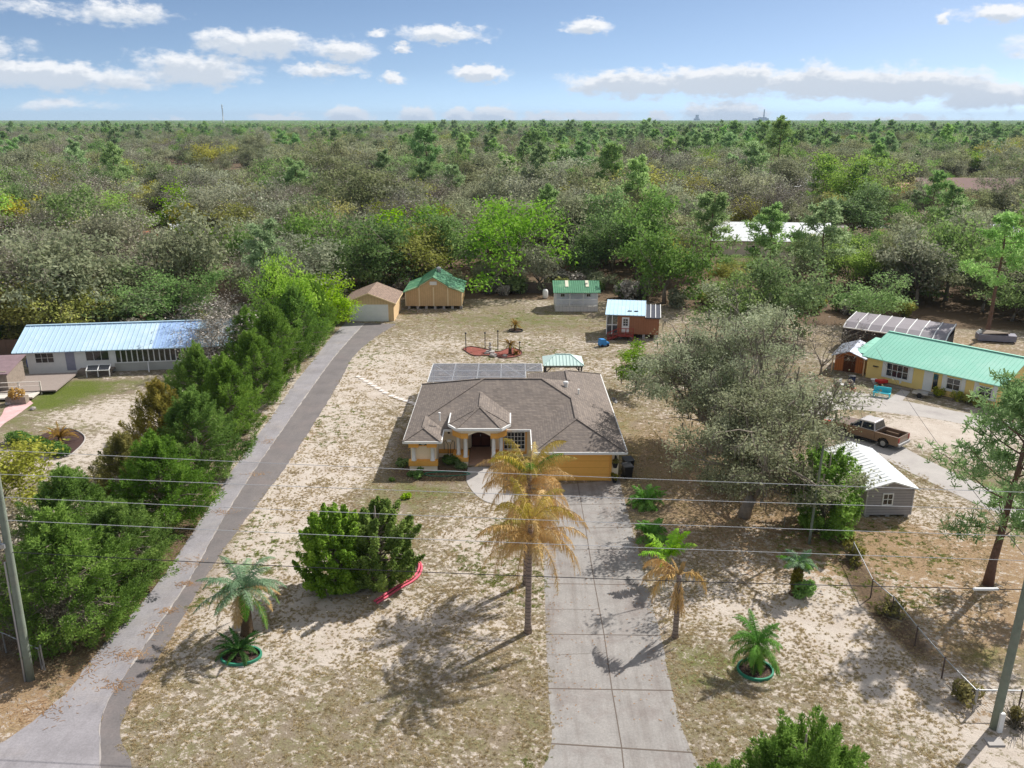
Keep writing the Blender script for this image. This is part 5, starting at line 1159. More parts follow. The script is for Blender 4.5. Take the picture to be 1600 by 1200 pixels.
def red_bed():
    ring = smooth_line([at(*x) for x in ((723,546),(735,542),(760,546),(778,550),(797,544),(814,549),(812,556),(790,560),(766,556),(740,556),(723,546))], 5)
    struct(MB().prism([(v.x, v.y) for v in ring[:-1]], -.04, .03).build('red_mulch', mat('red mulch', c8(136,76,66), .95, .25, 3, .5, 20)))
    e = thing('bed_edging', 'dark edging round the red mulch bed behind the house', 'edging', at(770,552)); MB().tube([v + Vector((0,0,.05)) for v in ring], .07, 5).build('border', mat('dark brick', c8(92,66,60), .9, .2, 5), e, True)
    for i, (x, y, yt) in enumerate(((728,548,530),(758,546,529),(778,546,527),(812,552,541))):
        p = at(x, y); h = (y-yt)/14.; lab = ('thin dark stake at the left end of the red bed','thin dark stake left of the stone fountain','thin dark stake right of the stone fountain','short dark stake at the right end of the red bed')[i]
        q = thing('garden_stake', lab, 'stake', (p.x,p.y,0), 0, 'stakes in the red mulch bed'); MB().lathe([(.06,0),(.05,h*1.6)], n=6).build('pole', M_DARK, q); MB().lathe([(.11,h*1.6),(.13,h*1.6+.1),(.02,h*1.6+.2)], n=8).build('finial', M_DARK, q)
    p = at(766, 551); f = thing('stone_fountain', 'small grey stone fountain of stacked tiers in the red bed', 'fountain', (p.x,p.y,0))
    MB().lathe([(.5,0),(.55,.2),(.3,.25)], n=12).build('basin', M_CONC, f); MB().lathe([(.18,.25),(.14,.6),(.32,.7),(.1,.75),(.1,1.0),(.2,1.05),(.03,1.3)], n=12).build('tier', M_CONC, f)
    for x, y, s, lab in ((771,557,.5,'large pale stone in front of the fountain'),(760,553,.3,'small stone left of the fountain'),(789,557,.3,'small stone under the bed sago')): rock('bed_rock', lab, at(x,y), s, 'stones in the red mulch bed')
red_bed()
# stepping stones
st = MB(); st.box(-.28,.28,-.25,.25,0,.06); s0 = st.build('stepping_stone', mat('pale paver', c8(214,206,200), .9, .1, 3))
pts = [at(560+ (i*6.1), 589 + i*3.6) for i in range(8)] + [at(612 + i*7.5, 619 + i*2.6) for i in range(6)]
for i, p in enumerate(pts):
    o = s0 if i == 0 else s0.copy()
    if i: COL.objects.link(o)
    o.location = (p.x, p.y, 0); o.rotation_euler = (0,0,-.6 + .15*((i*7) % 3)); tag(o, 'pale square paver in the diagonal line of stepping stones', 'stepping stone', 'stepping stones crossing the side lawn')
# bins by the garage
def bins():
    for x, y, lab, s in ((8.75, 58.2, 'black wheeled bin nearer the driveway at the garage corner', 1.),(8.95, 59.3, 'black wheeled bin behind the other at the garage corner', 1.05)):
        t = thing('wheeled_bin', lab, 'bin', (x, y, 0), .2, 'bins at the garage corner'); t.scale = (s,s,s)
        b = MB(); b.v = [(-.27,-.3,.08),(.27,-.3,.08),(.27,.3,.08),(-.27,.3,.08),(-.34,-.4,1.0),(.34,-.4,1.0),(.34,.4,1.0),(-.34,.4,1.0)]; b.f = [(3,2,1,0),(4,5,6,7),(0,1,5,4),(1,2,6,5),(2,3,7,6),(3,0,4,7)]; b.m = [0]*6; b.build('body', M_BLACK, t)
        MB().slab([(-.37,-.44,1.06),(.37,-.44,1.06),(.37,.44,1.12),(-.37,.44,1.12)], .05).build('lid', M_BLACK, t)
        for sx in (-1,1): MB().tube([(sx*.3,.33,.12),(sx*.36,.33,.12)], .12, 12).build('wheel', M_DARK, t)
    for x, y, z, lab in ((7.72,57.4,0,'dark potted plant standing at the garage pier'),(7.72,57.55,1.15,'hanging basket of dark flowers on the garage pier')):
        t = thing('potted_plant' if z == 0 else 'hanging_basket', lab, 'planter', (x,y,z)); MB().lathe([(.14,0),(.22,.3),(.24,.36),(.18,.36)], n=12).build('pot', M_BLACK, t)
        o = link('foliage', bush_mesh(int(x*10+z*7), .45, .38, 'cedarbrown', 160, .12, 5), t); o.location = (0,0,.3)
    # hanging bird feeder stand in the recess
    t = thing('feeder_stand', 'thin dark hooked feeder stand against the recessed front wall', 'stand', (-5.0,61.7,0)); m = MB()
    for s in (-1, 1): m.tube([(s*.1,0,0),(s*.1,0,1.3),(s*.3,0,1.7),(s*.42,0,1.55),(s*.4,0,.9)], .022, 5)
    m.build('pole', M_DARK, t); MB().box(-.16,.16,-.1,.1,1.6,1.75).build('lantern', M_WHITE, t)
    t = thing('garden_hose', 'green garden hose lying in loose coils on the front bed', 'hose', (-5.0,58.9,0)); pts = [(math.cos(a)*(1.6+.2*math.sin(a*2.3)), math.sin(a)*(.45+.1*math.cos(a*1.7)), .05) for a in np.linspace(0,9.5,80)]; MB().tube(pts, .03, 5).build('coil', GRE, t)
    p = at(637, 778)
    o = link('weed_patch', bush_mesh(31, .4, .55, 'lime', 500, .13, 6)); o.location = p; tag(o, 'bright green patch of weeds on the front lawn', 'weeds')
    o = link('weed_patch', bush_mesh(32, .3, .35, 'lime', 200, .12, 4)); o.location = at(612, 752); tag(o, 'small bright weeds at the edge of the front bed', 'weeds')
    for i, (x, y, h, r_, lab) in enumerate(((-4.9,60.9,.7,.9,'dark green shrub under the recessed wall'),(-4.1,60.2,.55,.6,'dark green shrub at the left entry plinth'),(-7.2,58.6,.5,.8,'dark low shrub before the bay plinth'),(-8.6,60.5,.6,.7,'dark shrub at the left corner of the house'))):
        o = link('front_shrub', bush_mesh(40+i, h, r_, 'darkoak', 700, .13, 7)); o.location = (x,y,0); tag(o, lab, 'shrub', 'shrubs in the front bed')
    p = at(943, 541); t = thing('toy_car', 'small blue ride on toy car below the red steps', 'toy', (p.x,p.y,0), .4); blu = mat('blue toy plastic', c8(60,140,206), .4, .08, 3)
    MB().extrude_y([(-.6,.18),(.6,.18),(.6,.5),(.25,.55),(.1,.9),(-.5,.95),(-.6,.5)], -.35, .35).build('body', blu, t); MB().box(.0,.06,-.3,.3,.55,.85).build('windscreen', M_GLASS, t)
    for x in (-.38,.38):
        for y in (-.38,.38): MB().tube([(x,y-.05,.17),(x,y+.05,.17)], .17, 12).build('wheel', M_BLACK, t)
    p = at(852, 466); t = thing('white_tank', 'small white upright tank at the wood edge behind the yard', 'tank', (p.x,p.y,0)); MB().lathe([(.3,0),(.42,.2),(.42,1.1),(.3,1.35),(.02,1.42)], n=14).build('body', M_WHITE, t, smooth=True); MB().lathe([(.1,1.4),(.1,1.55),(.02,1.58)], n=8).build('valve', M_DARK, t)
bins()

# yard clutter round the yellow house
def clutter():
    def add(name, lab, cat, px_, py_, fn, rz=0., group=None):
        p = at(px_, py_); t = thing(name, lab, cat, (p.x,p.y,0), rz, group); fn(t); return t
    turq = mat('turquoise paint', c8(60,190,206), .6, .08, 3); redm = mat('red paint', c8(206,52,44), .5, .12, 4)
    def bench(t):
        MB().box(-.8,.8,-.3,.3,.4,.48).build('seat', turq, t); MB().box(-.8,.8,.28,.36,.48,.95).build('backrest', turq, t)
        for x in (-.7,.7): MB().box(x-.05,x+.05,-.28,.28,0,.4).build('leg', turq, t)
    add('garden_bench', 'turquoise bench on the yellow house lawn', 'bench', 1377, 620, bench, -.5)
    def bar_(t): MB().lathe([(.3,0),(.34,.5),(.3,.9)], n=12).build('body', M_WHITE, t); MB().lathe([(.31,.9),(.02,.95)], n=12).build('lid', M_WHITE, t)
    add('white_bucket', 'white drum at the foot of the yellow house walk', 'drum', 1408, 601, bar_)
    def barrow(t):
        MB().slab([(-.6,-.35,.65),(.6,-.25,.55),(.6,.25,.55),(-.6,.35,.65)], .3).build('tray', redm, t); MB().bar((-1.1,-.3,.55),(.4,-.15,.35),.05).bar((-1.1,.3,.55),(.4,.15,.35),.05).build('handle', M_DARK, t); MB().tube([(.65,-.05,.2),(.65,.05,.2)],.2,12).build('wheel', M_BLACK, t)
    add('wheelbarrow', 'red wheelbarrow under the double window of the yellow house', 'wheelbarrow', 1377, 602, barrow, .4)
    def tractor(t):
        MB().extrude_y([(-.9,.35),(.9,.35),(.95,.75),(.3,.85),(.2,.6),(-.3,.6),(-.9,.8)], -.35,.35).build('body', redm, t); MB().box(-.55,-.1,-.25,.25,.8,.9).box(-.6,-.5,-.25,.25,.9,1.2).build('seat', M_BLACK, t); MB().bar((.2,0,.8),(0,0,1.2),.05).build('steering', M_DARK, t)
        for x, rr in ((-.6,.42),(.65,.28)):
            for s in (-1,1): MB().tube([(x,s*.35,rr),(x,s*.55,rr)], rr, 14).build('wheel', M_BLACK, t)
    add('lawn_tractor', 'red lawn tractor on the pad under the large oak, nearer the trunk', 'mower', 1268, 668, tractor, .5); add('lawn_tractor', 'red lawn tractor under the oak edge beside the pickup', 'mower', 1299, 673, tractor, 2.4)
    def pile(t):
        r = random.Random(4)
        for i in range(7): x = r.uniform(-2,2); y = r.uniform(-.8,.8); MB().slab([(x-.6,y-.4,.9+r.uniform(0,.5)),(x+.6,y-.4,.7+r.uniform(0,.4)),(x+.6,y+.4,.9),(x-.6,y+.4,1.0)], .6).build('panel', redm, t)
    add('scrap_heap', 'heap of red scrap panels beside the screened shelter', 'scrap', 1352, 533, pile, -.5)
    def tank(t): MB().lathe([(.45,0),(.55,.2),(.55,.9),(.3,1.2),(.02,1.25)], n=14).build('body', M_WHITE, t); MB().box(-.1,.1,-.1,.1,1.2,1.35).build('cap', M_DARK, t)
    add('water_tank', 'white rounded tank beside the tall pine trunk', 'tank', 1531, 530, tank)
    def boat(t):
        b = MB(); b.slab([(-2.2,-.8,.9),(2.0,-.8,.9),(2.2,.8,.9),(-2.2,.8,.9)], .75); b.build('box', mat('grey box', c8(130,128,140), .7, .12, 2), t); MB().slab([(-1.8,-.6,1.0),(1.2,-.7,1.25),(1.4,.6,1.0),(-1.6,.5,1.3)], .1).build('board', M_WOOD, t)
    add('cargo_box', 'long grey box piled with boards right of the tall pine', 'box', 1556, 533, boat, -.25)
    def chair(t):
        MB().box(-.3,.3,-.3,.3,.4,.46).build('seat', M_WHITE, t); MB().box(-.3,.3,.26,.32,.46,.95).build('backrest', M_WHITE, t)
        for x in (-.26,.26):
            for y in (-.26,.26): MB().box(x-.03,x+.03,y-.03,y+.03,0,.4).build('leg', M_WHITE, t)
    add('garden_chair', 'white garden chair at the left corner of the yellow house', 'chair', 1316, 607, chair, .8)
    def bin_(t): MB().lathe([(.28,0),(.36,.9)], n=10).build('body', mat('navy plastic', c8(40,52,84), .5, .1, 3), t); MB().lathe([(.38,.9),(.38,.97),(.02,1.0)], n=10).build('lid', M_BLACK, t)
    add('trash_bin', 'navy bin at the left wing of the yellow house', 'bin', 1330, 601, bin_)
    def pots(t): MB().lathe([(.18,0),(.28,.4),(.2,.4)], n=10).build('pot', mat('terracotta', c8(176,130,104), .9, .1, 4), t); o = link('foliage', bush_mesh(9,.6,.4,'bare',120,.14,4), t); o.location=(0,0,.35)
    for i, (x, y) in enumerate(((1306,608),(1322,612),(1333,612),(1327,606))): add('plant_pot', ('pot of dry stems nearest the concrete pad edge','pot of dry stems below the white chair','pot of dry stems beside the navy bin','pot of dry stems between chair and bin')[i], 'pot', x, y, pots, i, 'pots at the yellow house corner')
    for i, (u, lab) in enumerate(((7.9,'bare shrub left of the single window'),(9.7,'bare shrub between the two right windows'),(10.8,'bare shrub midway along the yellow wall'),(11.8,'bare shrub beside the last window'))):
        o = link('bare_shrub', bush_mesh(60+i, 1.1, .7, 'olive', 500, .11, 6, 60)); o.location = YH(u, -.7); tag(o, lab, 'shrub', 'shrubs along the yellow house')
    def trailer(t): MB().box(-.7,.7,-.4,.4,.35,.5).build('bed', M_STEEL, t); MB().tube([(0,-.5,.25),(0,-.42,.25)],.25,10).tube([(0,.42,.25),(0,.5,.25)],.25,10).build('wheel', M_BLACK, t); MB().bar((.7,0,.4),(1.4,0,.4),.06).build('tongue', M_DARK, t)
    add('garden_cart', 'small steel cart beside the yellow house walk', 'cart', 1437, 620, trailer, -.6)
    def can(t): MB().lathe([(.12,0),(.3,.3),(.32,.45)], n=12).build('bowl', M_WHITE, t); MB().lathe([(.4,.45),(.42,.5),(.02,.48)], n=12).build('dish', M_WHITE, t)
    add('bird_bath', 'white bird bath beside the red wheelbarrow', 'bird bath', 1366, 600, can)
clutter()

# ------------------------------------------------------------------ poles, lines and fences
def pole(lab, px_, py_, h, r0, lean=(0,0), conduit=False, box=False, seed=0):
    p = at(px_, py_); t = thing('utility_pole', lab, 'utility pole', (p.x, p.y, 0)); wood = mat('pole wood', c8(128,136,122), .9, .2, 2.5, .4, 20, stain=(c8(150,140,128), .6, .8))
    mb = MB(); mb.tube([(lean[0]*i/8, lean[1]*i/8, h*i/8) for i in range(9)], [r0*(1-.03*i) for i in range(9)], 14); mb.build('shaft', wood, t, smooth=True); return t
t = pole('left utility pole of weathered grey green wood with a conduit', 48, 1062, 14, .19, (.45, 0))
MB().tube([(-.2,-.12,0),(-.1,-.12,3.2),(.0,-.12,6.5)], .05, 6).build('conduit', M_STEEL, t)
MB().lathe([(.2,0),(.2,.7),(.05,.8)], (-.12,-.25,7.6), 12).build('transformer', mat('transformer grey', c8(170,190,214), .4, .05, 3), t); MB().box(-.3,.25,-.3,-.1,7.3,7.5).build('bracket', M_STEEL, t)
t = pole('right utility pole of weathered wood with white cable guard at its foot', 1553, 1138, 14, .19, (.25, 0))
MB().box(-.0,.2,-.3,-.16,.0,1.0).build('cable_guard', M_WHITE, t)
t = pole('slim leaning wooden pole in front of the green bush and large oak', 1264, 850, 7.2, .09, (.25,.2))
p = at(1548, 1158); t = thing('ground_box', 'small flat pale utility box lid on the ground near the right pole', 'utility box', (p.x+.1,p.y-.1,0)); MB().box(-.35,.35,-.25,.25,0,.08).build('lid', M_CONC, t)

PLx, PLy = at(48,1062).xy; PRx, PRy = at(1553,1138).xy
def wire(lab, zl, zr_, m, rad, x0=-60, x1=60, sag=.25, dy=0.):
    t = thing('power_line', lab, 'power line', (0, (PLy+PRy)/2, 10), 0, 'power lines between the utility poles'); pts = []
    for i in range(61):
        x = x0 + (x1-x0)*i/60; f = (x-PLx)/(PRx-PLx); u = f - math.floor(f); pts.append((x, PLy + (PRy-PLy)*f + dy, zl + (zr_-zl)*f - 4*sag*u*(1-u)))
    MB().tube(pts, rad, 5).build('cable', m, t, True); return t
M_WIRE = mat('aluminium wire', c8(214,214,216), .5, .05, 3); M_CABLE = mat('black cable', c8(50,50,54), .6, .1, 3)
WZ = []
def zat(Y, py): d = ray(800, py); return H + d.z/d.y*Y
for i, (yl, yr, lab) in enumerate(((702,770,'topmost pale power line crossing in front of the house'),(740,797,'second pale power line from the top'),(776,838,'third pale power line from the top'),(812,876,'fourth pale power line from the top'))):
    wire(lab, zat(PLy, yl), zat(PRy, yr), M_WIRE, .012, sag=.12)
wire('lowest dark communication cable crossing over the driveway', zat(PLy, 862), zat(PRy, 921), M_CABLE, .018, sag=.25)
t = thing('service_drop', 'thin dark cable slanting down from the grey shed side to the right pole', 'power line', (26,45,6)); a = Vector((PRx+.2, PRy, 8.2)); b = YH(.5, .5, 3.2); MB().tube([a.lerp(b, i/16) - Vector((0,0,4*.6*(i/16)*(1-i/16))) for i in range(17)], .014, 5).build('cable', M_CABLE, t, True)
t = thing('splice_case', 'pale cable splice case hanging on the lowest dark cable', 'splice case', (18.8,31.1,zat(31.1,921))); z_ = zat(31.05, 921); MB().tube([(-.55,0,.0),(-.5,0,.0),(.5,0,0),(.55,0,0)], [.03,.07,.07,.03], 8).build('case', M_WHITE, t)
t.location = (at(1540,922,z_).x, at(1540,922,z_).y, z_+.05)

def chain_fence(lab, pts, h, corner, mesh=True):
    t = thing('chain_link_fence', lab, 'fence', pts[0]); rust = mat('fence post', c8(96,82,76), .8, .2, 5, metal=.2); rail = M_STEEL
    for i, p in enumerate(pts): MB().lathe([(.04,0),(.035,h),(.05,h+.02),(.02,h+.08)], (p.x,p.y,0), 8).build('post', rust if i not in corner else M_STEEL, t, True)
    r = MB()
    for a, b in zip(pts, pts[1:]): r.tube([(a.x,a.y,h),(b.x,b.y,h)], .03, 6)
    r.build('rail', rail, t, True); w = MB()
    for a, b in zip(pts, pts[1:]):
        L_ = (b-a).length; n = max(2, int(L_/.14)); d = (b-a)/L_
        for i in range(-int(h/.14), n):
            for sg in (0, 1):
                u0, u1 = i*.14, i*.14+h; z0, z1 = 0., h
                if u0 < 0: z0 = -u0; u0 = 0
                if u1 > L_: z1 = h-(u1-L_); u1 = L_
                if z1 <= z0: continue
                p = a + d*u0; q = a + d*u1; za, zb = (z0, z1) if sg == 0 else (h-z0, h-z1); s = Vector((0,0,.004)); w.poly([Vector((p.x,p.y,za))-s, Vector((q.x,q.y,zb))-s, Vector((q.x,q.y,zb))+s, Vector((p.x,p.y,za))+s])
    w.build('mesh', mat('fence wire', c8(120,116,114), .6, .1, 3, metal=.3), t, True); return t
chain_fence('rusty chain link fence running back along the right side lawn', [at(*p) for p in ((1520,1112),(1471,1060),(1429,1010),(1392,962),(1360,934),(1331,874))], 1.15, (0,5))
chain_fence('chain link fence along the street behind the right utility pole', [at(*p) for p in ((1522,1111),(1590,1112),(1680,1113))], 1.15, (0,))
chain_fence('chain link fence with grey gate posts behind the left utility pole', [at(*p) for p in ((66,1046),(10,1020),(-60,1000))], 1.2, (0,1))
t = thing('gate_post', 'steel gate post with barbed wire strand by the left pole', 'post', at(70,1047)); MB().lathe([(.045,0),(.045,1.45)], n=8).build('pole', M_STEEL, t); MB().tube([(0,0,1.4),(1.2,2.5,1.9),(1.9,4,2.1)], .02, 5).build('wire', M_DARK, t)
# ------------------------------------------------------------------ trees that stand out
def special_trees():
    # row of cedars beside the side driveway
    ced = [cedar_tree(100+i, 7.0, 2.7, 'cedar', 42000, .11, .04, 210, False, .3, .06) for i in range(4)]; cedb = cedar_tree(110, 7.0, 2.5, 'cedarbrown', 36000, .11, .04, 180, False, .3, .06)
    row = [(118,985,6.6,1.15,'nearest the street'),(196,915,5.0,1.0,'leaning over the asphalt, second from the street'),(120,880,5.8,1.0,'set back behind the first, left side'),(258,822,6.2,1.05,'third along the drive'),(205,800,5.4,.95,'set back from the drive beside the island bed'),
           (312,748,6.6,1.1,'fourth along the drive'),(262,735,6.8,1.0,'brownish one facing the long house'),(362,680,6.6,1.05,'fifth along the drive'),(318,668,7.0,1.0,'light topped one facing the long house lawn'),(402,628,6.6,1.05,'sixth along the drive'),(432,590,7.2,1.05,'seventh along the drive'),(392,580,6.5,1.0,'beside the pale bare tree'),
           (464,556,7.6,1.05,'eighth along the drive'),(488,528,7.4,1.0,'ninth along the drive'),(440,530,8.6,1.05,'tall one behind the ninth'),(512,506,6.0,.9,'last before the detached garage')]
    for i, (x, y, h, w, lab) in enumerate(row):
        p = at(x, y); m = cedb if 'brownish' in lab or 'island bed' in lab else ced[i % 4]; plant('cedar_tree', 'dense green cedar ' + lab, 'cedar', m, p.x, p.y, i*1.3, w*1.18, 'cedars along the side driveway', h/6.1)
    # foreground cedar at the bottom edge
    p = at(1235, 1340); fc = cedar_tree(120, 7.2, 2.9, 'cedar', 110000, .095, .05, 300, False, .4, .25); plant('cedar_tree', 'cedar whose top rises from the bottom edge below the right lawn', 'cedar', fc, at(1262,1135,7.0).x, at(1262,1135,7.0).y, .4, 1.)
    p = at(1118, 1186, 5.2); plant('cedar_tree', 'small cedar tip beside the street end of the driveway', 'cedar', ced[2], p.x, p.y, 2., .5, None, 5.2/7)
    # the two large live oaks right of the house
    o1 = broad_tree(201, 11.5, 4.4, 'bigoak', 29000, .115, .17, 8, .42, .72, .5, 3200, 4, 2, .9, .022, moss=700, keep=.3)
    o2 = broad_tree(202, 14.0, 6.6, 'bigoak', 42000, .115, .18, 9, .4, .7, .55, 4200, 5, 2, .9, .022, moss=700, keep=.22)
    p = at(1193, 812); plant('live_oak', 'large grey green live oak with forked trunk before the grey shed', 'oak', o1, p.x-1.2, p.y+.5, .3, .95)
    p = at(1138, 722); plant('live_oak', 'large grey green live oak behind the first, spreading towards the house', 'oak', o2, p.x-.8, p.y+2, 2.1, 1.)
    p = at(1228, 735); plant('live_oak', 'smaller live oak with pale limbs beside the red tractors', 'oak', broad_tree(203, 9, 2.6, 'oakmoss', 9000, .12, .25, 5, .3, .6, .8, 1600, 3, 2), p.x, p.y, 1.1, 1.)
    # front bushes
    for x, y, h, lab, sd in ((530,922,4.9,'large rounded green bush left of the pair on the front lawn',301),(592,912,4.7,'large green bush right of the pair inside the pink edging',302)):
        p = at(x, y); me = cedar_tree(sd, 5.6 if sd == 301 else 5.4, 2.15, 'bush', 46000, .095, .03, 130, True, .6, .35); o = plant('tall_bush', lab, 'bush', me, p.x, p.y, 0, 1., 'tall bushes on the front lawn')
    p = at(1258, 932); o = link('round_shrub', bush_mesh(310, 1.2, .7, 'fresh', 900, .13, 8)); o.location = p; tag(o, 'small bright green shrub at the foot of the shaggy palm', 'shrub')
    p = at(1284, 826); me = cedar_tree(311, 5.8, 2.7, 'lime', 42000, .095, .03, 150, True, .55, .4); plant('leafy_bush', 'big bright green bush against the side of the grey shed', 'bush', me, p.x, p.y, 0, 1.)
    me = broad_tree(312, 4.8, 1.5, 'lime', 5200, .14, .25, 6, .1, .9, .4, 200, 3, 1, .7, .03, keep=.6); plant('small_tree', 'small yellow green tree between the red steps and the house', 'tree', me, at(992,612).x, at(992,612).y, 0, 1.)
    # long hedge in the island bed
    a = at(22, 690); b = at(100, 712); r = np.random.default_rng(5); n = 5200; u = r.uniform(0,1,n); d = r.normal(size=(n,3)); d /= np.linalg.norm(d,axis=1)[:,None]; c = np.stack([a.x+(b.x-a.x)*u, a.y+(b.y-a.y)*u, np.full(n,.45)],1) + d*np.array([.75,.75,.5])*(r.uniform(.7,1,n)*(1+.15*np.sin(u*17)))[:,None]; c[:,2] = np.abs(c[:,2])
    o = link('clipped_hedge', quads(leafquads(c, .13, r, d), 'clipped_hedge', [MATS['leaf darkoak']])); tag(o, 'long clipped dark green hedge at the front of the island bed', 'hedge')
    # pines
    pn = pine_tree(401, 12.2, .25, 5.4, 1400, 12, .36, .045, .26, 26, .05); p = at(1543, 914); plant('pine_tree', 'open crowned pine with dark leaning trunk right of the fence', 'pine', pn, p.x, p.y, .6, 1.)
    pn2 = pine_tree(402, 15, .5, 5.2, 560, 12, .5, .07, .28, 18); p = at(1541, 527); plant('pine_tree', 'tall spreading pine behind the mint roofed house', 'pine', pn2, p.x, p.y, 1.2, 1.)
    # bare trees and brush
    bt = broad_tree(501, 7.5, 3.6, 'bare', 2600, .13, .2, 7, .12, 1., .5, 2600, 4, 2, .9, .03); p = at(338, 585); plant('bare_tree', 'pale leafless tree at the right end of the long house', 'bare tree', bt, p.x, p.y, 0, 1.); p = at(368, 560); plant('bare_tree', 'pale twiggy tree behind the long house gable', 'bare tree', bt, p.x, p.y, 2., 1.05)
    b2 = broad_tree(502, 7, 3.2, 'bare', 150, .13, .2, 6, .12, 1., .5, 1500, 4, 2, .9, .025); p = at(1282, 585); plant('bare_tree', 'leafless grey tree in front of the orange shed', 'bare tree', b2, p.x, p.y, 0, 1.)
    b3 = broad_tree(503, 5.2, 3.4, 'bare', 0, .13, .12, 9, .1, .9, .5, 1800, 4, 2, 1.1, .03)
    for x, y, lab, s in ((22,985,'tangle of bare grey branches behind the left utility pole',1.),(-8,925,'bare branches at the left frame edge above the pole foot',.95),(85,1005,'low bare branches under the first cedar',.7)): p = at(x, y); plant('bare_brush', lab, 'brush', b3, p.x, p.y, x*.1, s, 'bare brush by the left pole')
    yb = broad_tree(504, 5.5, 3.0, 'olive', 5000, .17, .15, 7, .1, 1., .55, 500, 3, 2, .8, .03); p = at(5, 800); plant('small_tree', 'yellow green small tree at the left frame edge above the pole', 'tree', yb, p.x, p.y, 0, 1.)
    p = at(75, 850); plant('bare_tree', 'sparse grey tree left of the cedar row', 'bare tree', broad_tree(505, 4.6, 2.6, 'bare', 500, .13, .15, 6, .09, .9, .5, 900, 4, 2, .9, .025), p.x, p.y, 1., 1.)
    db = bush_mesh(506, 1.2, .5, 'cedarbrown', 160, .12, 5, 120); o = link('dry_shrub', db); o.location = at(1587, 1132); tag(o, 'reddish dry shrub right of the right utility pole', 'shrub')
    for i, (x, y, lab) in enumerate(((1331,876,'dry vine brush on the last fence post'),(1322,850,'dry brush at the back end of the fence'),(1392,962,'dry weeds along the middle of the fence'),(1505,1092,'dry brown weeds at the fence corner post'))):
        o = link('dry_brush', bush_mesh(520+i, 1.1, .9, 'cedarbrown', 420, .12, 7, 120)); o.location = at(x, y); tag(o, lab, 'brush', 'dry brush along the fence')
special_trees()

# ------------------------------------------------------------------ distant buildings
def far_buildings():
    def house(lab, px_, py_, w, d, e, r, wallm, roofm, rz=0., cat='house', name='distant_house'):
        p = at(px_, py_); t = thing(name, lab, cat, (p.x, p.y, 0), rz); q = MB(); gable_wall(q, -w/2, w/2, 0, d, e, r-.2); q.build('wall', wallm, t); gable(MB(), -w/2-.4, w/2+.4, -.5, d+.5, e, r, .1).build('roof', roofm, t)
        for x in np.linspace(-w/2+1.2, w/2-2.2, max(2, int(w/5))): MB().box(x, x+1., -.05, .02, 1.0, 2.0).build('window', M_GLASS, t)
        MB().box(-.4,.5,-.05,.02,0,2.05).build('door', M_WHITE, t)
    wm = mat('white metal roof', (0,0,0)); cr = mat('cream wall', c8(226,216,196), .9, .06, 1); gy = mat('grey metal roof', (0,0,0)); br = mat('brown shingle far', c8(146,122,116), .95, .1, 1); blue = mat('blue grey roof', c8(168,188,212), .5, .06, 1)
    house('white roofed house among pines beyond the mint roof, larger one', 1205, 400, 24, 12, 3, 6.0, cr, wm, -.1); house('white metal roof beside the larger white roofed house', 1165, 396, 12, 9, 3, 5.2, cr, blue, -.1)
    house('grey roofed house glimpsed behind the barn trees', 745, 378, 26, 9, 2.8, 4.6, cr, gy); house('distant pale roofed house deep in the right woods', 1238, 306, 20, 10, 3.2, 6.5, cr, wm, .1); house('distant dark carport with white front in the right woods', 1288, 306, 9, 8, 3.5, 5.5, mat('dark opening', (.03,.03,.03)), wm)
    house('small orange tan shed with pink roof across the far street', 1412, 312, 9, 7, 3.2, 5.4, mat('orange wall', c8(222,170,126), .9, .06, 1), mat('pink roof', c8(226,172,152), .8, .06, 1), 0, 'shed', 'distant_shed')
    house('long brown shingle roofed house across the far street', 1535, 320, 38, 14, 4.0, 8.0, mat('tan wall', c8(216,186,150), .9, .06, 1), br); house('blue grey roofed building at the right frame edge', 1588, 395, 22, 10, 3.2, 5.2, cr, blue, -.1)
    house('small building with orange roof hidden in the left woods', 208, 398, 5, 6, 3.0, 4.4, cr, mat('orange roof', c8(206,122,84), .8, .08, 1)); house('white roofed shed in the left woods', 283, 386, 5, 5, 3, 4.6, cr, wm); house('pink roofed shed behind the barn trees', 728, 402, 8, 5, 2.6, 3.8, cr, mat('salmon roof', c8(216,150,130), .8, .08, 1))
    # cell tower and power station on the horizon
    d = ray(349, 189); s = 3600/d.y; x, y = d.x*s, 3600; t = thing('cell_tower', 'thin lattice cell tower on the horizon at left', 'tower', (x, y, 0)); m = MB(); hh = H + 26; ht = 85
    for k in range(3): a = 2.09*k; m.bar((math.cos(a)*3.2, math.sin(a)*3.2, 0), (math.cos(a)*1.0, math.sin(a)*1.0, ht), 1.0)
    for i in range(14):
        z0, z1 = ht*i/14, ht*(i+1)/14; f = lambda z: 3.2-2.2*z/ht
        for k in range(3): a = 2.09*k; b = 2.09*(k+1); m.bar((math.cos(a)*f(z0),math.sin(a)*f(z0),z0),(math.cos(b)*f(z1),math.sin(b)*f(z1),z1), .6)
    m.build('mast', M_STEEL, t); MB().lathe([(3.2,ht-14),(3.2,ht-9)], n=8).lathe([(3.0,ht-4),(3.0,ht)], n=8).build('antenna', M_WHITE, t)
    Y = 11000; bl = mat('far blue grey cladding', c8(140,160,180), .8, .05, .01)
    t = thing('power_station', 'power station with one tall chimney on the horizon at right', 'power station', (ray(1190,187).x/ray(1190,187).y*Y, Y, 0)); MB().box(-100,90,0,60,0,44).box(-30,60,0,60,44,56).build('hall', bl, t); MB().lathe([(11,0),(7,150)], (25,0,0), 12).build('chimney', mat('chimney concrete', c8(140,150,160), .9, .05, .01), t)
    t = thing('cooling_tower', 'dark blocky tower on the horizon left of the power station', 'tower', (ray(1089,187).x/ray(1089,187).y*Y, Y, 0)); MB().lathe([(30,0),(22,50),(18,70),(22,84)], n=16).build('shell', bl, t); MB().box(-36,36,-10,30,0,40).build('base', bl, t)
far_buildings()

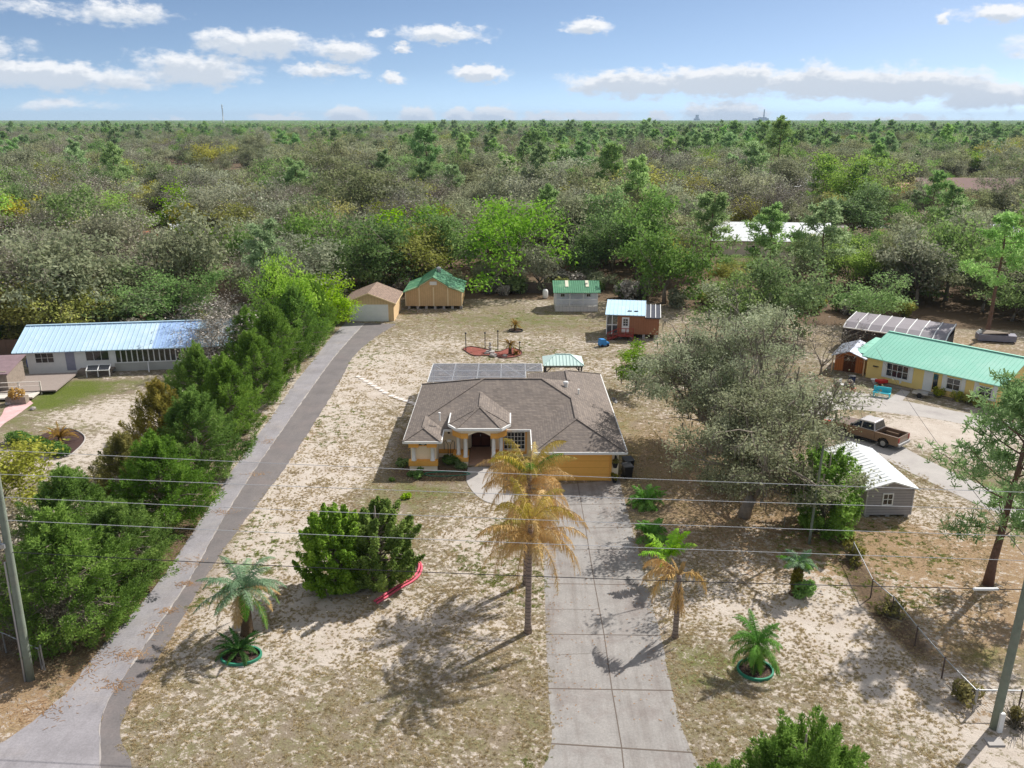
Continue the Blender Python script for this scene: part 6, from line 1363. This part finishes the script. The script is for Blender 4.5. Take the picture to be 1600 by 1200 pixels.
def back_fence():
    a = at(733, 453); b = at(862, 459); d = b - a; L_ = d.length; t = thing('board_fence', 'dark weathered board fence along the back of the open lawn', 'fence', (a.x, a.y, 0), math.atan2(d.y, d.x)); m = mat('dark fence boards', c8(92,82,74), .95, .3, 3); n = int(L_/.16); r = random.Random(2); q = MB()
    for i in range(n): x = i*L_/n; q.box(x+.008, x+L_/n-.008, r.uniform(-.012,0), .02, 0, 1.7 + r.uniform(-.06,.06))
    q.build('board_panel', m, t); MB().box(0,L_,.022,.08,.4,.5).box(0,L_,.022,.08,1.3,1.4).build('rail', m, t)
    for i in range(8): MB().box(i*L_/7-.06,i*L_/7+.06,.082,.18,0,1.6).build('post', m, t)
back_fence()

# ------------------------------------------------------------------ the woods
def woods():
    rng = np.random.default_rng(12)
    oak = [broad_tree(600+i, 10.5, 5.2, ('oak','oakmoss')[i % 2], 6400, .225, .22, 6, .24, .6+.1*(i % 3), .72, 900, 3, 2, 1.0, .04, keep=.5) for i in range(6)]
    dark = [broad_tree(620+i, 10.5, 4.6, 'darkoak', 6200, .225, .2, 6, .24, .7, .75, 400, 3, 2, 1.0, .05, keep=.5) for i in range(2)]
    oli = [broad_tree(630+i, 9.5, 4.2, 'olive', 5400, .23, .2, 6, .2, .8, .75, 600, 3, 2, 1.0, .05) for i in range(2)]
    bare = [broad_tree(640+i, 11, 4.8, 'bare', 3200, .12, .2, 7, .2, .8, .7, 2800, 4, 2, 1.1, .032) for i in range(3)]
    fre = [broad_tree(650+i, 11, 4.2, ('fresh','lime')[i % 2], 5600, .23, .2, 6, .2, .9, .75, 300, 3, 2, .9, .05) for i in range(4)]
    pin = [pine_tree(660+i, 14, .45, 4.2, 420, 10, .6, .11, .2, 18) for i in range(3)]
    gol = [broad_tree(670, 9.5, 4.4, 'gold', 2800, .34, .2, 6, .2, .8, .7, 200, 3, 2, .9, .05)]
    KM = [oak, dark, oli, bare, fre, pin, gol]
    KN = ['oak_tree','dark_oak_tree','olive_tree','bare_tree','leafy_tree','pine_tree','golden_tree']
    KL = ['grey green mossy oak in the woods beyond the back yards','dark green oak in the woods beyond the back yards','yellowish olive tree in the woods beyond the back yards','leafless grey pink tree in the woods beyond the back yards','fresh green spring tree in the woods beyond the back yards','tall green pine in the woods beyond the back yards','golden leaved tree in the woods']
    KC = ['oak','oak','tree','bare tree','tree','pine','tree']
    KG = ['mossy oaks in the woods','dark oaks in the woods','olive trees in the woods','bare trees in the woods','spring green trees in the woods','pines in the woods','golden trees in the woods']
    # individual trees the photograph picks out: pixel of the top, height, kind, width factor, label
    S = [(803,308,15,4,1,1.25,'brightest lime green tree, tallest behind the open lawn'),(622,326,12,4,1,1.2,'lime green tree behind the barn, left of the dark one'),(690,322,12.5,1,0,1.35,'dark olive green tree right behind the barn'),(575,336,12.5,1,1,1.4,'dark green tree behind the detached garage'),(655,345,11,2,0,1.2,'olive tree rising behind the barn roof'),
         (318,346,10,4,3,.95,'small vivid lime tree alone in the left woods'),(310,318,10,6,0,1.1,'golden tree above the vivid lime tree'),(22,303,10,6,0,1.3,'golden tree at the left frame edge'),(235,283,9.5,6,0,.9,'small golden tree in the upper left woods'),(440,404,11,4,1,.62,'lime tree rising behind the cedar row'),(412,432,9.5,4,0,.6,'fresh green tree beside the lime one at the cedar row'),(512,422,8,4,3,.75,'yellow green tree left of the detached garage'),
         (190,408,9.5,4,0,1.1,'fresh green tree behind the long house, centre'),(265,420,8.5,4,2,.9,'fresh green tree behind the long house, right'),(35,432,8.5,2,0,1.1,'olive tree behind the long house left gable'),(90,440,8.,2,1,.9,'low olive tree behind the long house roof'),(860,300,14,5,0,1.0,'pine beside the brightest lime tree'),(930,335,11.5,1,0,1.1,'dark green tree behind the porch shed'),(1045,350,12,1,1,1.15,'dark green tree behind the blue roofed shed'),
         (1118,310,14,5,1,1.2,'pine before the white roofed house, left'),(1213,330,13.5,5,2,1.15,'pine before the white roofed house, centre'),(1302,326,14,5,0,1.2,'pine before the white roofed house, right'),(1370,418,8,4,0,.9,'young fresh green tree behind the screened shelter'),(1340,285,13,1,0,1.5,'broad dark oak beside the far street'),(1525,232,13,4,1,1.5,'yellow lime tree near the far brown roofed house'),(1258,240,11,4,3,1.0,'lime tree deep in the right woods'),(1230,395,11,1,1,1.0,'dark oak above the orange shed'),
         (345,222,13,3,0,1.8,'large pink grey bare tree in the far left woods, right'),(255,218,13,3,1,1.5,'large pink grey bare tree in the far left woods, left'),(410,186,22,5,1,.9,'tall ragged pine breaking the horizon'),(385,187,21,5,2,.8,'thin pine breaking the horizon left of the ragged one'),(485,186,21,5,0,.9,'tall pine breaking the horizon right of the ragged one'),(1160,430,9,1,0,.9,'dark tree behind the large oaks towards the shelter')]
    used = {}
    sp = []
    def spawn(k, v, x, y, rz, s, sz, lab, grp, split):
        o = thing(KN[k], lab, KC[k], (x, y, 0), rz, grp); o.scale = (s, s, sz)
        for me, nm in zip(KM[k][v % len(KM[k])], ('trunk', 'crown')): link(nm, me, o)
    base_h = [10.5,10.5,9.5,11,11,14,9.5]
    for x, y, h, k, v, w, lab in S:
        p = at(x, y, h*.97)
        spawn(k, v, p.x, p.y, x*.37, w*(h/base_h[k])**.5, h/base_h[k], lab, None, True); sp.append((p.x, p.y, 3.5))
    # clearings: houses, yards and streets left open (pixel centre, radii in metres)
    CL = [(745,400,14,8),(740,378,14,9),(1200,400,18,10),(1165,396,9,8),(1300,357,60,3.5),(1500,357,60,4),(1270,340,7,8),(1238,308,12,12),(1288,308,8,10),(1412,314,14,22),(1535,322,26,22),(1588,398,14,9),(208,402,5,7),(283,388,5,6),(728,405,7,7),(1250,470,7,4),(1320,510,9,7),(1400,520,16,9),(1500,520,14,9),(1560,540,12,7),(1120,376,8,10),(770,430,9,5),(1450,310,16,8),(1040,470,4,4),(1480,372,30,6)]
    CL = [(at(a,b).x, at(a,b).y, c, d) for a, b, c, d in CL]
    edge = lambda X: np.interp(X, [-200,-75,-58,-30,-27,-22,-15,0,14,19,30,40,55,70,200], [96,94,98,99,112,125,129,126,127,118,116,113,105,98,92])
    def ok(X, Y):
        m = Y > edge(X)+2
        for a, b, c, d in CL: m &= ((X-a)/c)**2 + ((Y-b)/d)**2 > 1
        for a, b, rr in sp: m &= (X-a)**2 + (Y-b)**2 > rr**2
        return m
    def lattice(y0, y1, stepf, half=.68):
        P = []; y = y0
        while y < y1:
            s = stepf(y); xs = np.arange(-half*y-10, half*y+10, s); P.append(np.stack([xs + rng.uniform(-.42,.42,len(xs))*s, y + rng.uniform(-.42,.42,len(xs))*s], 1)); y += s*.9
        return np.concatenate(P)
    P = lattice(92, 1500, lambda y: 7.2 + max(0, (y-200))*.003); X, Y = P[:,0], P[:,1]; m = ok(X, Y); P = P[m]; X, Y = P[:,0], P[:,1]
    s = rng.uniform(.75,1.4,len(P))*np.where(rng.uniform(0,1,len(P)) < .1, 1.25, 1.); Hh = 10.*s
    # low ground between the camera and the houses the photograph shows through the woods
    WIN = [(1135,1258,362,400),(1225,1320,288,308),(1395,1430,293,316),(1480,1600,292,322),(1545,1600,364,398),(715,765,352,404),(196,222,374,400),(276,292,376,390),(1300,1470,352,362),(1218,1292,332,356),(0,62,300,345,at(22,303,9.7).y-2),(282,362,316,350,at(310,318,9.7).y-2),(294,338,345,385,at(318,346,9.7).y-2),(205,262,282,312,at(235,283,9.2).y-2),(600,660,324,420,at(622,326,11.6).y-2),(280,420,216,268,at(345,222,12.6).y-2),(215,300,214,262,at(255,218,12.6).y-2),(1490,1560,230,280,at(1525,232,12.6).y-2),(1240,1275,238,262,at(1258,240,10.7).y-2)]
    hide = np.zeros(len(P), bool); cs, sn = math.cos(PITCH), math.sin(PITCH)
    for x0, x1, y0, y1, *yy in WIN:
        yb = yy[0] if yy else at(800, y1).y; zc = Y*cs + (H-Hh)*sn; px_ = 800 + F*X/zc; pt = 600 - F*(Y*sn - (H-Hh)*cs)/zc; pb = 600 - F*(Y*sn - H*cs)/(Y*cs+H*sn)
        cov = (px_ > x0-8) & (px_ < x1+8) & (pt < y1-4) & (pb > y0) & (Y < yb+2)
        if yy: hide |= cov
        else:
            v = (y1-6-600)/F; zmax = H - Y*(sn + v*cs)/(cs - v*sn); sn_ = np.clip(zmax/11.5, .2, None); tall = cov & (sn_ < s) & (rng.uniform(0,1,len(P)) < .88)
            s = np.where(tall, np.maximum(sn_, .3), s); hide |= cov & (zmax < 2.2); Hh = 10.*s
    for x, y, h, k, v, w_, lab in S:
        p = at(x, y, h*.97); zc = p.y*cs + (H-h)*sn; hw = 4.2*w_*(h/base_h[k])**.5*F/zc; hp = .62*h*F/zc
        pt = 600 - F*(Y*sn - (H-Hh)*cs)/(Y*cs+(H-Hh)*sn); pxx = 800 + F*X/(Y*cs+(H-Hh)*sn)
        hide |= (np.abs(pxx-x) < hw + 3.*F/Y) & (pt < y+hp) & (Y < p.y-1) & (Y > p.y-150)
    hide &= rng.uniform(0,1,len(P)) < .93
    P = P[~hide]; s = s[~hide]; X, Y = P[:,0], P[:,1]
    def fld(sx, sy, ph): return np.sin(X/sx+ph)*np.cos(Y/sy+ph*1.7) + .6*np.sin(X/sx*2.3+ph*3+Y/sy*.7)
    u = rng.uniform(0,1,len(P)); g = fld(37,61,.3); q = np.zeros((len(P),7))
    farr = np.clip((Y-380)/250,0,1); right = np.clip((X+20)/80,0,1); vfar = np.clip((Y-800)/400,0,1); near = np.clip((190-Y)/60,0,1)
    q[:,0] = .5 - .2*farr*right; q[:,1] = .1 + .12*near + .06*vfar; q[:,2] = .08 + .06*vfar; q[:,3] = .13 + .2*np.clip(g,0,1) - .04*vfar; q[:,4] = .03 + .09*vfar*np.clip(.5+fld(130,170,4.),0,1.3) + .02*near; q[:,5] = .025 + .3*farr*right*np.clip(.3+fld(150,120,1.),0,1.2) + .08*vfar*np.clip(.5+fld(170,140,3.),0,1) + .06*np.clip(fld(80,90,2.)-.6,0,1); q[:,6] = .0005
    q = np.cumsum(q/q.sum(1,keepdims=True),1); kind = (u[:,None] > q).sum(1).clip(0,6)
    rz = rng.uniform(0,6.28,len(P)); order = np.argsort(Y); cnt = [0]*7; left = []
    for i in order:
        k = kind[i]
        if Y[i] < 215 and abs(X[i]) < .64*Y[i]+6 and cnt[k] < 260:
            spawn(k, cnt[k], X[i], Y[i], rz[i], s[i], s[i], KL[k], KG[k], True); cnt[k] += 1
        else: left.append(i)
    # understory along the wood edge
    un = [bush_mesh(700+i, 2.6, 2.0, ('darkoak','oakmoss','olive','bare')[i], 900, .26, 9, 60) for i in range(4)]
    E_ = lattice(92, 150, lambda y: 3.2); xx, yy = E_[:,0], E_[:,1]; mm = (yy > edge(xx)+.5) & (yy < edge(xx)+9) & (np.abs(xx) < .66*yy)
    for a, b, c, d in CL: mm &= ((xx-a)/c)**2 + ((yy-b)/d)**2 > 1.
    E_ = E_[mm][:230]
    for i, (a, b) in enumerate(E_):
        o = link('wood_edge_bush', un[i % 4]); o.location = (a, b, 0); f = rng.uniform(.6,1.25); o.scale = (f,f,f); o.rotation_euler = (0,0,i*1.7)
        tag(o, ('dark green bush','grey green bush','olive bush','twiggy grey bush')[i % 4] + ' in the undergrowth at the wood edge', 'bush', ('dark','grey green','olive','twiggy')[i % 4] + ' bushes at the wood edge')
    # the rest of the woods: one object
    left = np.array(left); src = []
    for k in range(7):
        for v, (tr, cr) in enumerate(KM[k]): src.append((k, v, tr, cr))
    scatter('far_woods', np.stack([X[left], Y[left], np.zeros(len(left))],1), s[left]*1.05, rz[left], np.array([next(j for j, z in enumerate(src) if z[0] == kind[i] and z[1] == (i % len(KM[kind[i]]))) for i in left]), src)
    # canopy beyond 1.5 km in patches of crowns
    r2 = np.random.default_rng(3); pats = []
    for j in range(2):
        n = 130; c = np.stack([r2.uniform(-50,50,n), r2.uniform(-50,50,n), r2.uniform(6.5,12,n)],1); i = np.repeat(np.arange(n), 26); d = r2.normal(size=(len(i),3)); d[:,2] = np.abs(d[:,2]); d /= np.linalg.norm(d,axis=1)[:,None]
        V = leafquads(c[i] + d*np.array([4.2,4.2,3.2]), 2.2, r2, d, 1.2, .5); fl = np.array([[[-52,-52,4],[52,-52,4],[52,52,4],[-52,52,4]]],float)
        mi = np.array([0,1,2,3])[r2.integers(0,4,n)][i]; pats.append(quads(np.concatenate([V, fl]), 'canopy_patch', [MATS['leaf oak'], MATS['leaf pine'], MATS['leaf fresh'], MATS['leaf darkoak']], np.concatenate([mi,[3]])))
    Q = []; y = 1530.
    while y < 15000:
        s_ = 95. if y < 4000 else 190. if y < 8000 else 330.; xs = np.arange(-.7*y-100, .7*y+100, s_); Q.append(np.stack([xs + r2.uniform(-.2,.2,len(xs))*s_, np.full(len(xs), y), np.full(len(xs), s_/95.)],1)); y += s_
    Q = np.concatenate(Q); sc = Q[:,2].copy(); zz = np.clip((Q[:,1]-4000)/11000,0,1)*6*np.sin(Q[:,0]/900.)
    scatter('horizon_woods', np.stack([Q[:,0], Q[:,1], zz*0],1), sc, r2.integers(0,4,len(Q))*math.pi/2, r2.integers(0,2,len(Q)), [(0,j,None,p) for j, p in enumerate(pats)], zs=np.where(sc > 1.5, 1/sc*1.15, 1.))

def scatter(name, pts, scl, rot, kid, src, zs=None):
    """one object: woods too many to count, copies of the tree meshes on a cloud of points"""
    me = bpy.data.meshes.new(name); me.vertices.add(len(pts)); me.vertices.foreach_set('co', np.ascontiguousarray(pts, np.float32).ravel())
    S = np.stack([scl, scl, scl if zs is None else scl*zs],1)
    a = me.attributes.new('scl', 'FLOAT_VECTOR', 'POINT'); a.data.foreach_set('vector', S.astype(np.float32).ravel())
    a = me.attributes.new('rot', 'FLOAT', 'POINT'); a.data.foreach_set('value', np.asarray(rot, np.float32))
    a = me.attributes.new('kid', 'INT', 'POINT'); a.data.foreach_set('value', np.asarray(kid, np.int32))
    o = link(name, me); o['kind'] = 'stuff'
    g = bpy.data.node_groups.new(name, 'GeometryNodeTree'); g.interface.new_socket('Geometry', in_out='INPUT', socket_type='NodeSocketGeometry'); g.interface.new_socket('Geometry', in_out='OUTPUT', socket_type='NodeSocketGeometry')
    gi = N(g, 'NodeGroupInput'); go = N(g, 'NodeGroupOutput'); L = g.links.new
    at_ = {}
    for nm, dt in (('scl','FLOAT_VECTOR'),('rot','FLOAT'),('kid','INT')): at_[nm] = N(g, 'GeometryNodeInputNamedAttribute', data_type=dt); at_[nm].inputs[0].default_value = nm
    cb = N(g, 'ShaderNodeCombineXYZ'); L(at_['rot'].outputs[0], cb.inputs['Z']); jn = N(g, 'GeometryNodeJoinGeometry')
    by_mesh = {}
    for ob in COL.objects:
        if ob.type == 'MESH': by_mesh.setdefault(ob.data.name, ob)
    for j, (k, v, tr, cr) in enumerate(src):
        js = N(g, 'GeometryNodeJoinGeometry'); n = 0
        for m_ in (tr, cr):
            if m_ is None: continue
            ob = by_mesh.get(m_.name)
            if ob is None: ob = far_patch(m_); 
            oi = N(g, 'GeometryNodeObjectInfo', transform_space='ORIGINAL'); oi.inputs['Object'].default_value = ob; L(oi.outputs['Geometry'], js.inputs[0])
        gt = N(g, 'GeometryNodeGeometryToInstance'); L(js.outputs[0], gt.inputs[0])
        eq = N(g, 'FunctionNodeCompare', data_type='INT', operation='EQUAL'); L(at_['kid'].outputs[0], eq.inputs[2]); eq.inputs[3].default_value = j
        ip = N(g, 'GeometryNodeInstanceOnPoints'); L(gi.outputs[0], ip.inputs['Points']); L(eq.outputs[0], ip.inputs['Selection']); L(gt.outputs[0], ip.inputs['Instance']); L(cb.outputs[0], ip.inputs['Rotation']); L(at_['scl'].outputs[0], ip.inputs['Scale']); L(ip.outputs[0], jn.inputs[0])
    L(jn.outputs[0], go.inputs[0]); md = o.modifiers.new('woods', 'NODES'); md.node_group = g; return o

def far_patch(me):
    """a canopy patch that stands in the far woods itself and serves as the source of its copies"""
    o = link('woods_patch', me); o.location = (0, 1600 + 110*len([q for q in COL.objects if q.name.startswith('woods_patch')]), 0); o['kind'] = 'stuff'; return o
woods()

def lawn_tufts():
    """dry grass tufts over the lawns, too many to count"""
    r = np.random.default_rng(9); src = []
    dry = mat_leaf('dry grass blade', [c8(164,148,116), c8(194,178,142), c8(220,206,174)], .4, .12); grn = mat_leaf('green grass blade', [c8(124,136,66), c8(160,166,92)], .35, .15)
    for j in range(3):
        V = []
        for c in range(7):
            q = np.array([r.normal()*.22, r.normal()*.22, 0.]); n = 14; d = r.normal(size=(n,3)); d[:,2] = np.abs(d[:,2])*.7+.2; d /= np.linalg.norm(d,axis=1)[:,None]; s = np.cross(d, r.normal(size=(n,3))); s /= np.linalg.norm(s,axis=1)[:,None]; L_ = r.uniform(.04,.10,n)[:,None]; p = q + r.normal(size=(n,3))*[.03,.03,0]
            V.append(np.stack([p - s*.012, p + s*.012, p + d*L_ + s*.004, p + d*L_ - s*.004],1))
        src.append((0, j, None, quads(np.concatenate(V), 'grass_tuft', [grn if j == 2 else dry])))
    for j, sc in enumerate(src):
        o = link('grass_tuft', sc[3]); o.location = (-2.5 + j*.9, 33.5 + j*.7, 0); o['kind'] = 'stuff'
    X = r.uniform(-24, 34, 60000); Y = r.uniform(27, 118, 60000); keep = (r.uniform(0,1,60000) < np.clip(1.35 - Y/95, .12, 1)) & (np.abs(X) < .66*Y)
    poly = lambda pts: [(at(*p).x, at(*p).y) for p in pts]
    def inside(P):
        res = np.zeros(len(X), bool); n = len(P)
        for i in range(n):
            x0, y0 = P[i]; x1, y1 = P[(i+1) % n]; c = (y0 > Y) != (y1 > Y); res ^= c & (X < (x1-x0)*(Y-y0)/(y1-y0+1e-9)+x0)
        return res
    for P in (poly(LEFT) + poly(RIGHT)[::-1], poly(DL) + poly(DR)[::-1], [(-8.4,59),(8.6,57),(8.6,80),(-8.4,80)], poly([(1262,610),(1400,622),(1480,640),(1640,680),(1640,860),(1440,740),(1302,680),(1248,650)]), poly([(731,731),(764,731),(786,764),(848,776),(848,794),(762,785),(729,752)])): keep &= ~inside(P)
    nse = np.sin(X*.9+np.sin(Y*.7)*2)*np.cos(Y*.8+np.sin(X*.5)*2); keep &= (nse > r.uniform(-1.6,.9,len(X)))
    X = X[keep]; Y = Y[keep]; n = len(X); g = (np.sin(X*.31+1)+np.cos(Y*.27) > .9)
    scatter('dry_grass', np.stack([X,Y,np.zeros(n)],1), r.uniform(.5,1.1,n), r.uniform(0,6.28,n), np.where(g & (r.uniform(0,1,n) < .6), 2, r.integers(0,2,n)), src)
lawn_tufts()

def pine_straw():
    """loose orange needles lying in drifts on the side drive"""
    r = np.random.default_rng(21); V = []
    for x, y, rx, ry, n in ((203,1022,.55,.3,260),(262,955,.35,.2,140),(292,912,.35,.2,140),(180,1070,.6,.3,200),(350,800,.4,.3,120),(398,742,.5,.3,120),(300,880,.3,.5,120),(240,985,.3,.4,110),(420,690,.3,.5,110),(140,1040,.5,.9,260),(60,1110,.8,.5,260)):
        p = at(x, y); n = n//2; c = np.stack([p.x + r.normal(size=n)*rx, p.y + r.normal(size=n)*ry, r.uniform(.016,.03,n)],1); a = r.uniform(0,6.28,n); d = np.stack([np.cos(a), np.sin(a), np.zeros(n)],1)*r.uniform(.05,.14,n)[:,None]; s = np.stack([-np.sin(a), np.cos(a), np.zeros(n)],1)*.012
        V.append(np.stack([c-d-s, c+d-s, c+d+s, c-d+s],1))
    for k in range(520):
        x = r.uniform(2.2, 8.4); y = r.uniform(31, 57)
        if r.uniform() > .35: x = 8.4 - abs(r.normal())*1.1 if r.uniform() < .6 else 2.0 + abs(r.normal())*.6
        c = np.array([[x, y, .02]]); a = r.uniform(0,6.28); d = np.array([[math.cos(a), math.sin(a), 0]])*r.uniform(.02,.06); s = np.array([[-math.sin(a), math.cos(a), 0]])*.02; V.append(np.stack([c-d-s, c+d-s, c+d+s, c-d+s],1))
    o = link('fallen_leaves', quads(np.concatenate(V), 'fallen_leaves', [mat_leaf('fallen leaf', [c8(112,88,64), c8(158,124,86), c8(182,152,114)], 0, .1)])); struct(o, 'stuff')
pine_straw()
# ------------------------------------------------------------------ haze
def haze():
    m = bpy.data.materials.new('haze'); m.use_nodes = True; nt = m.node_tree; nt.nodes.clear(); o = N(nt, 'ShaderNodeOutputMaterial')
    v = N(nt, 'ShaderNodeVolumePrincipled'); v.inputs['Color'].default_value = (.62, .79, 1., 1); v.inputs['Density'].default_value = 5.5e-5; v.inputs['Anisotropy'].default_value = 0.
    nt.links.new(v.outputs[0], o.inputs['Volume'])
    ob = MB().box(-19500, 19500, -280, 19500, -1, 165).build('haze', m); ob['kind'] = 'stuff'
haze()
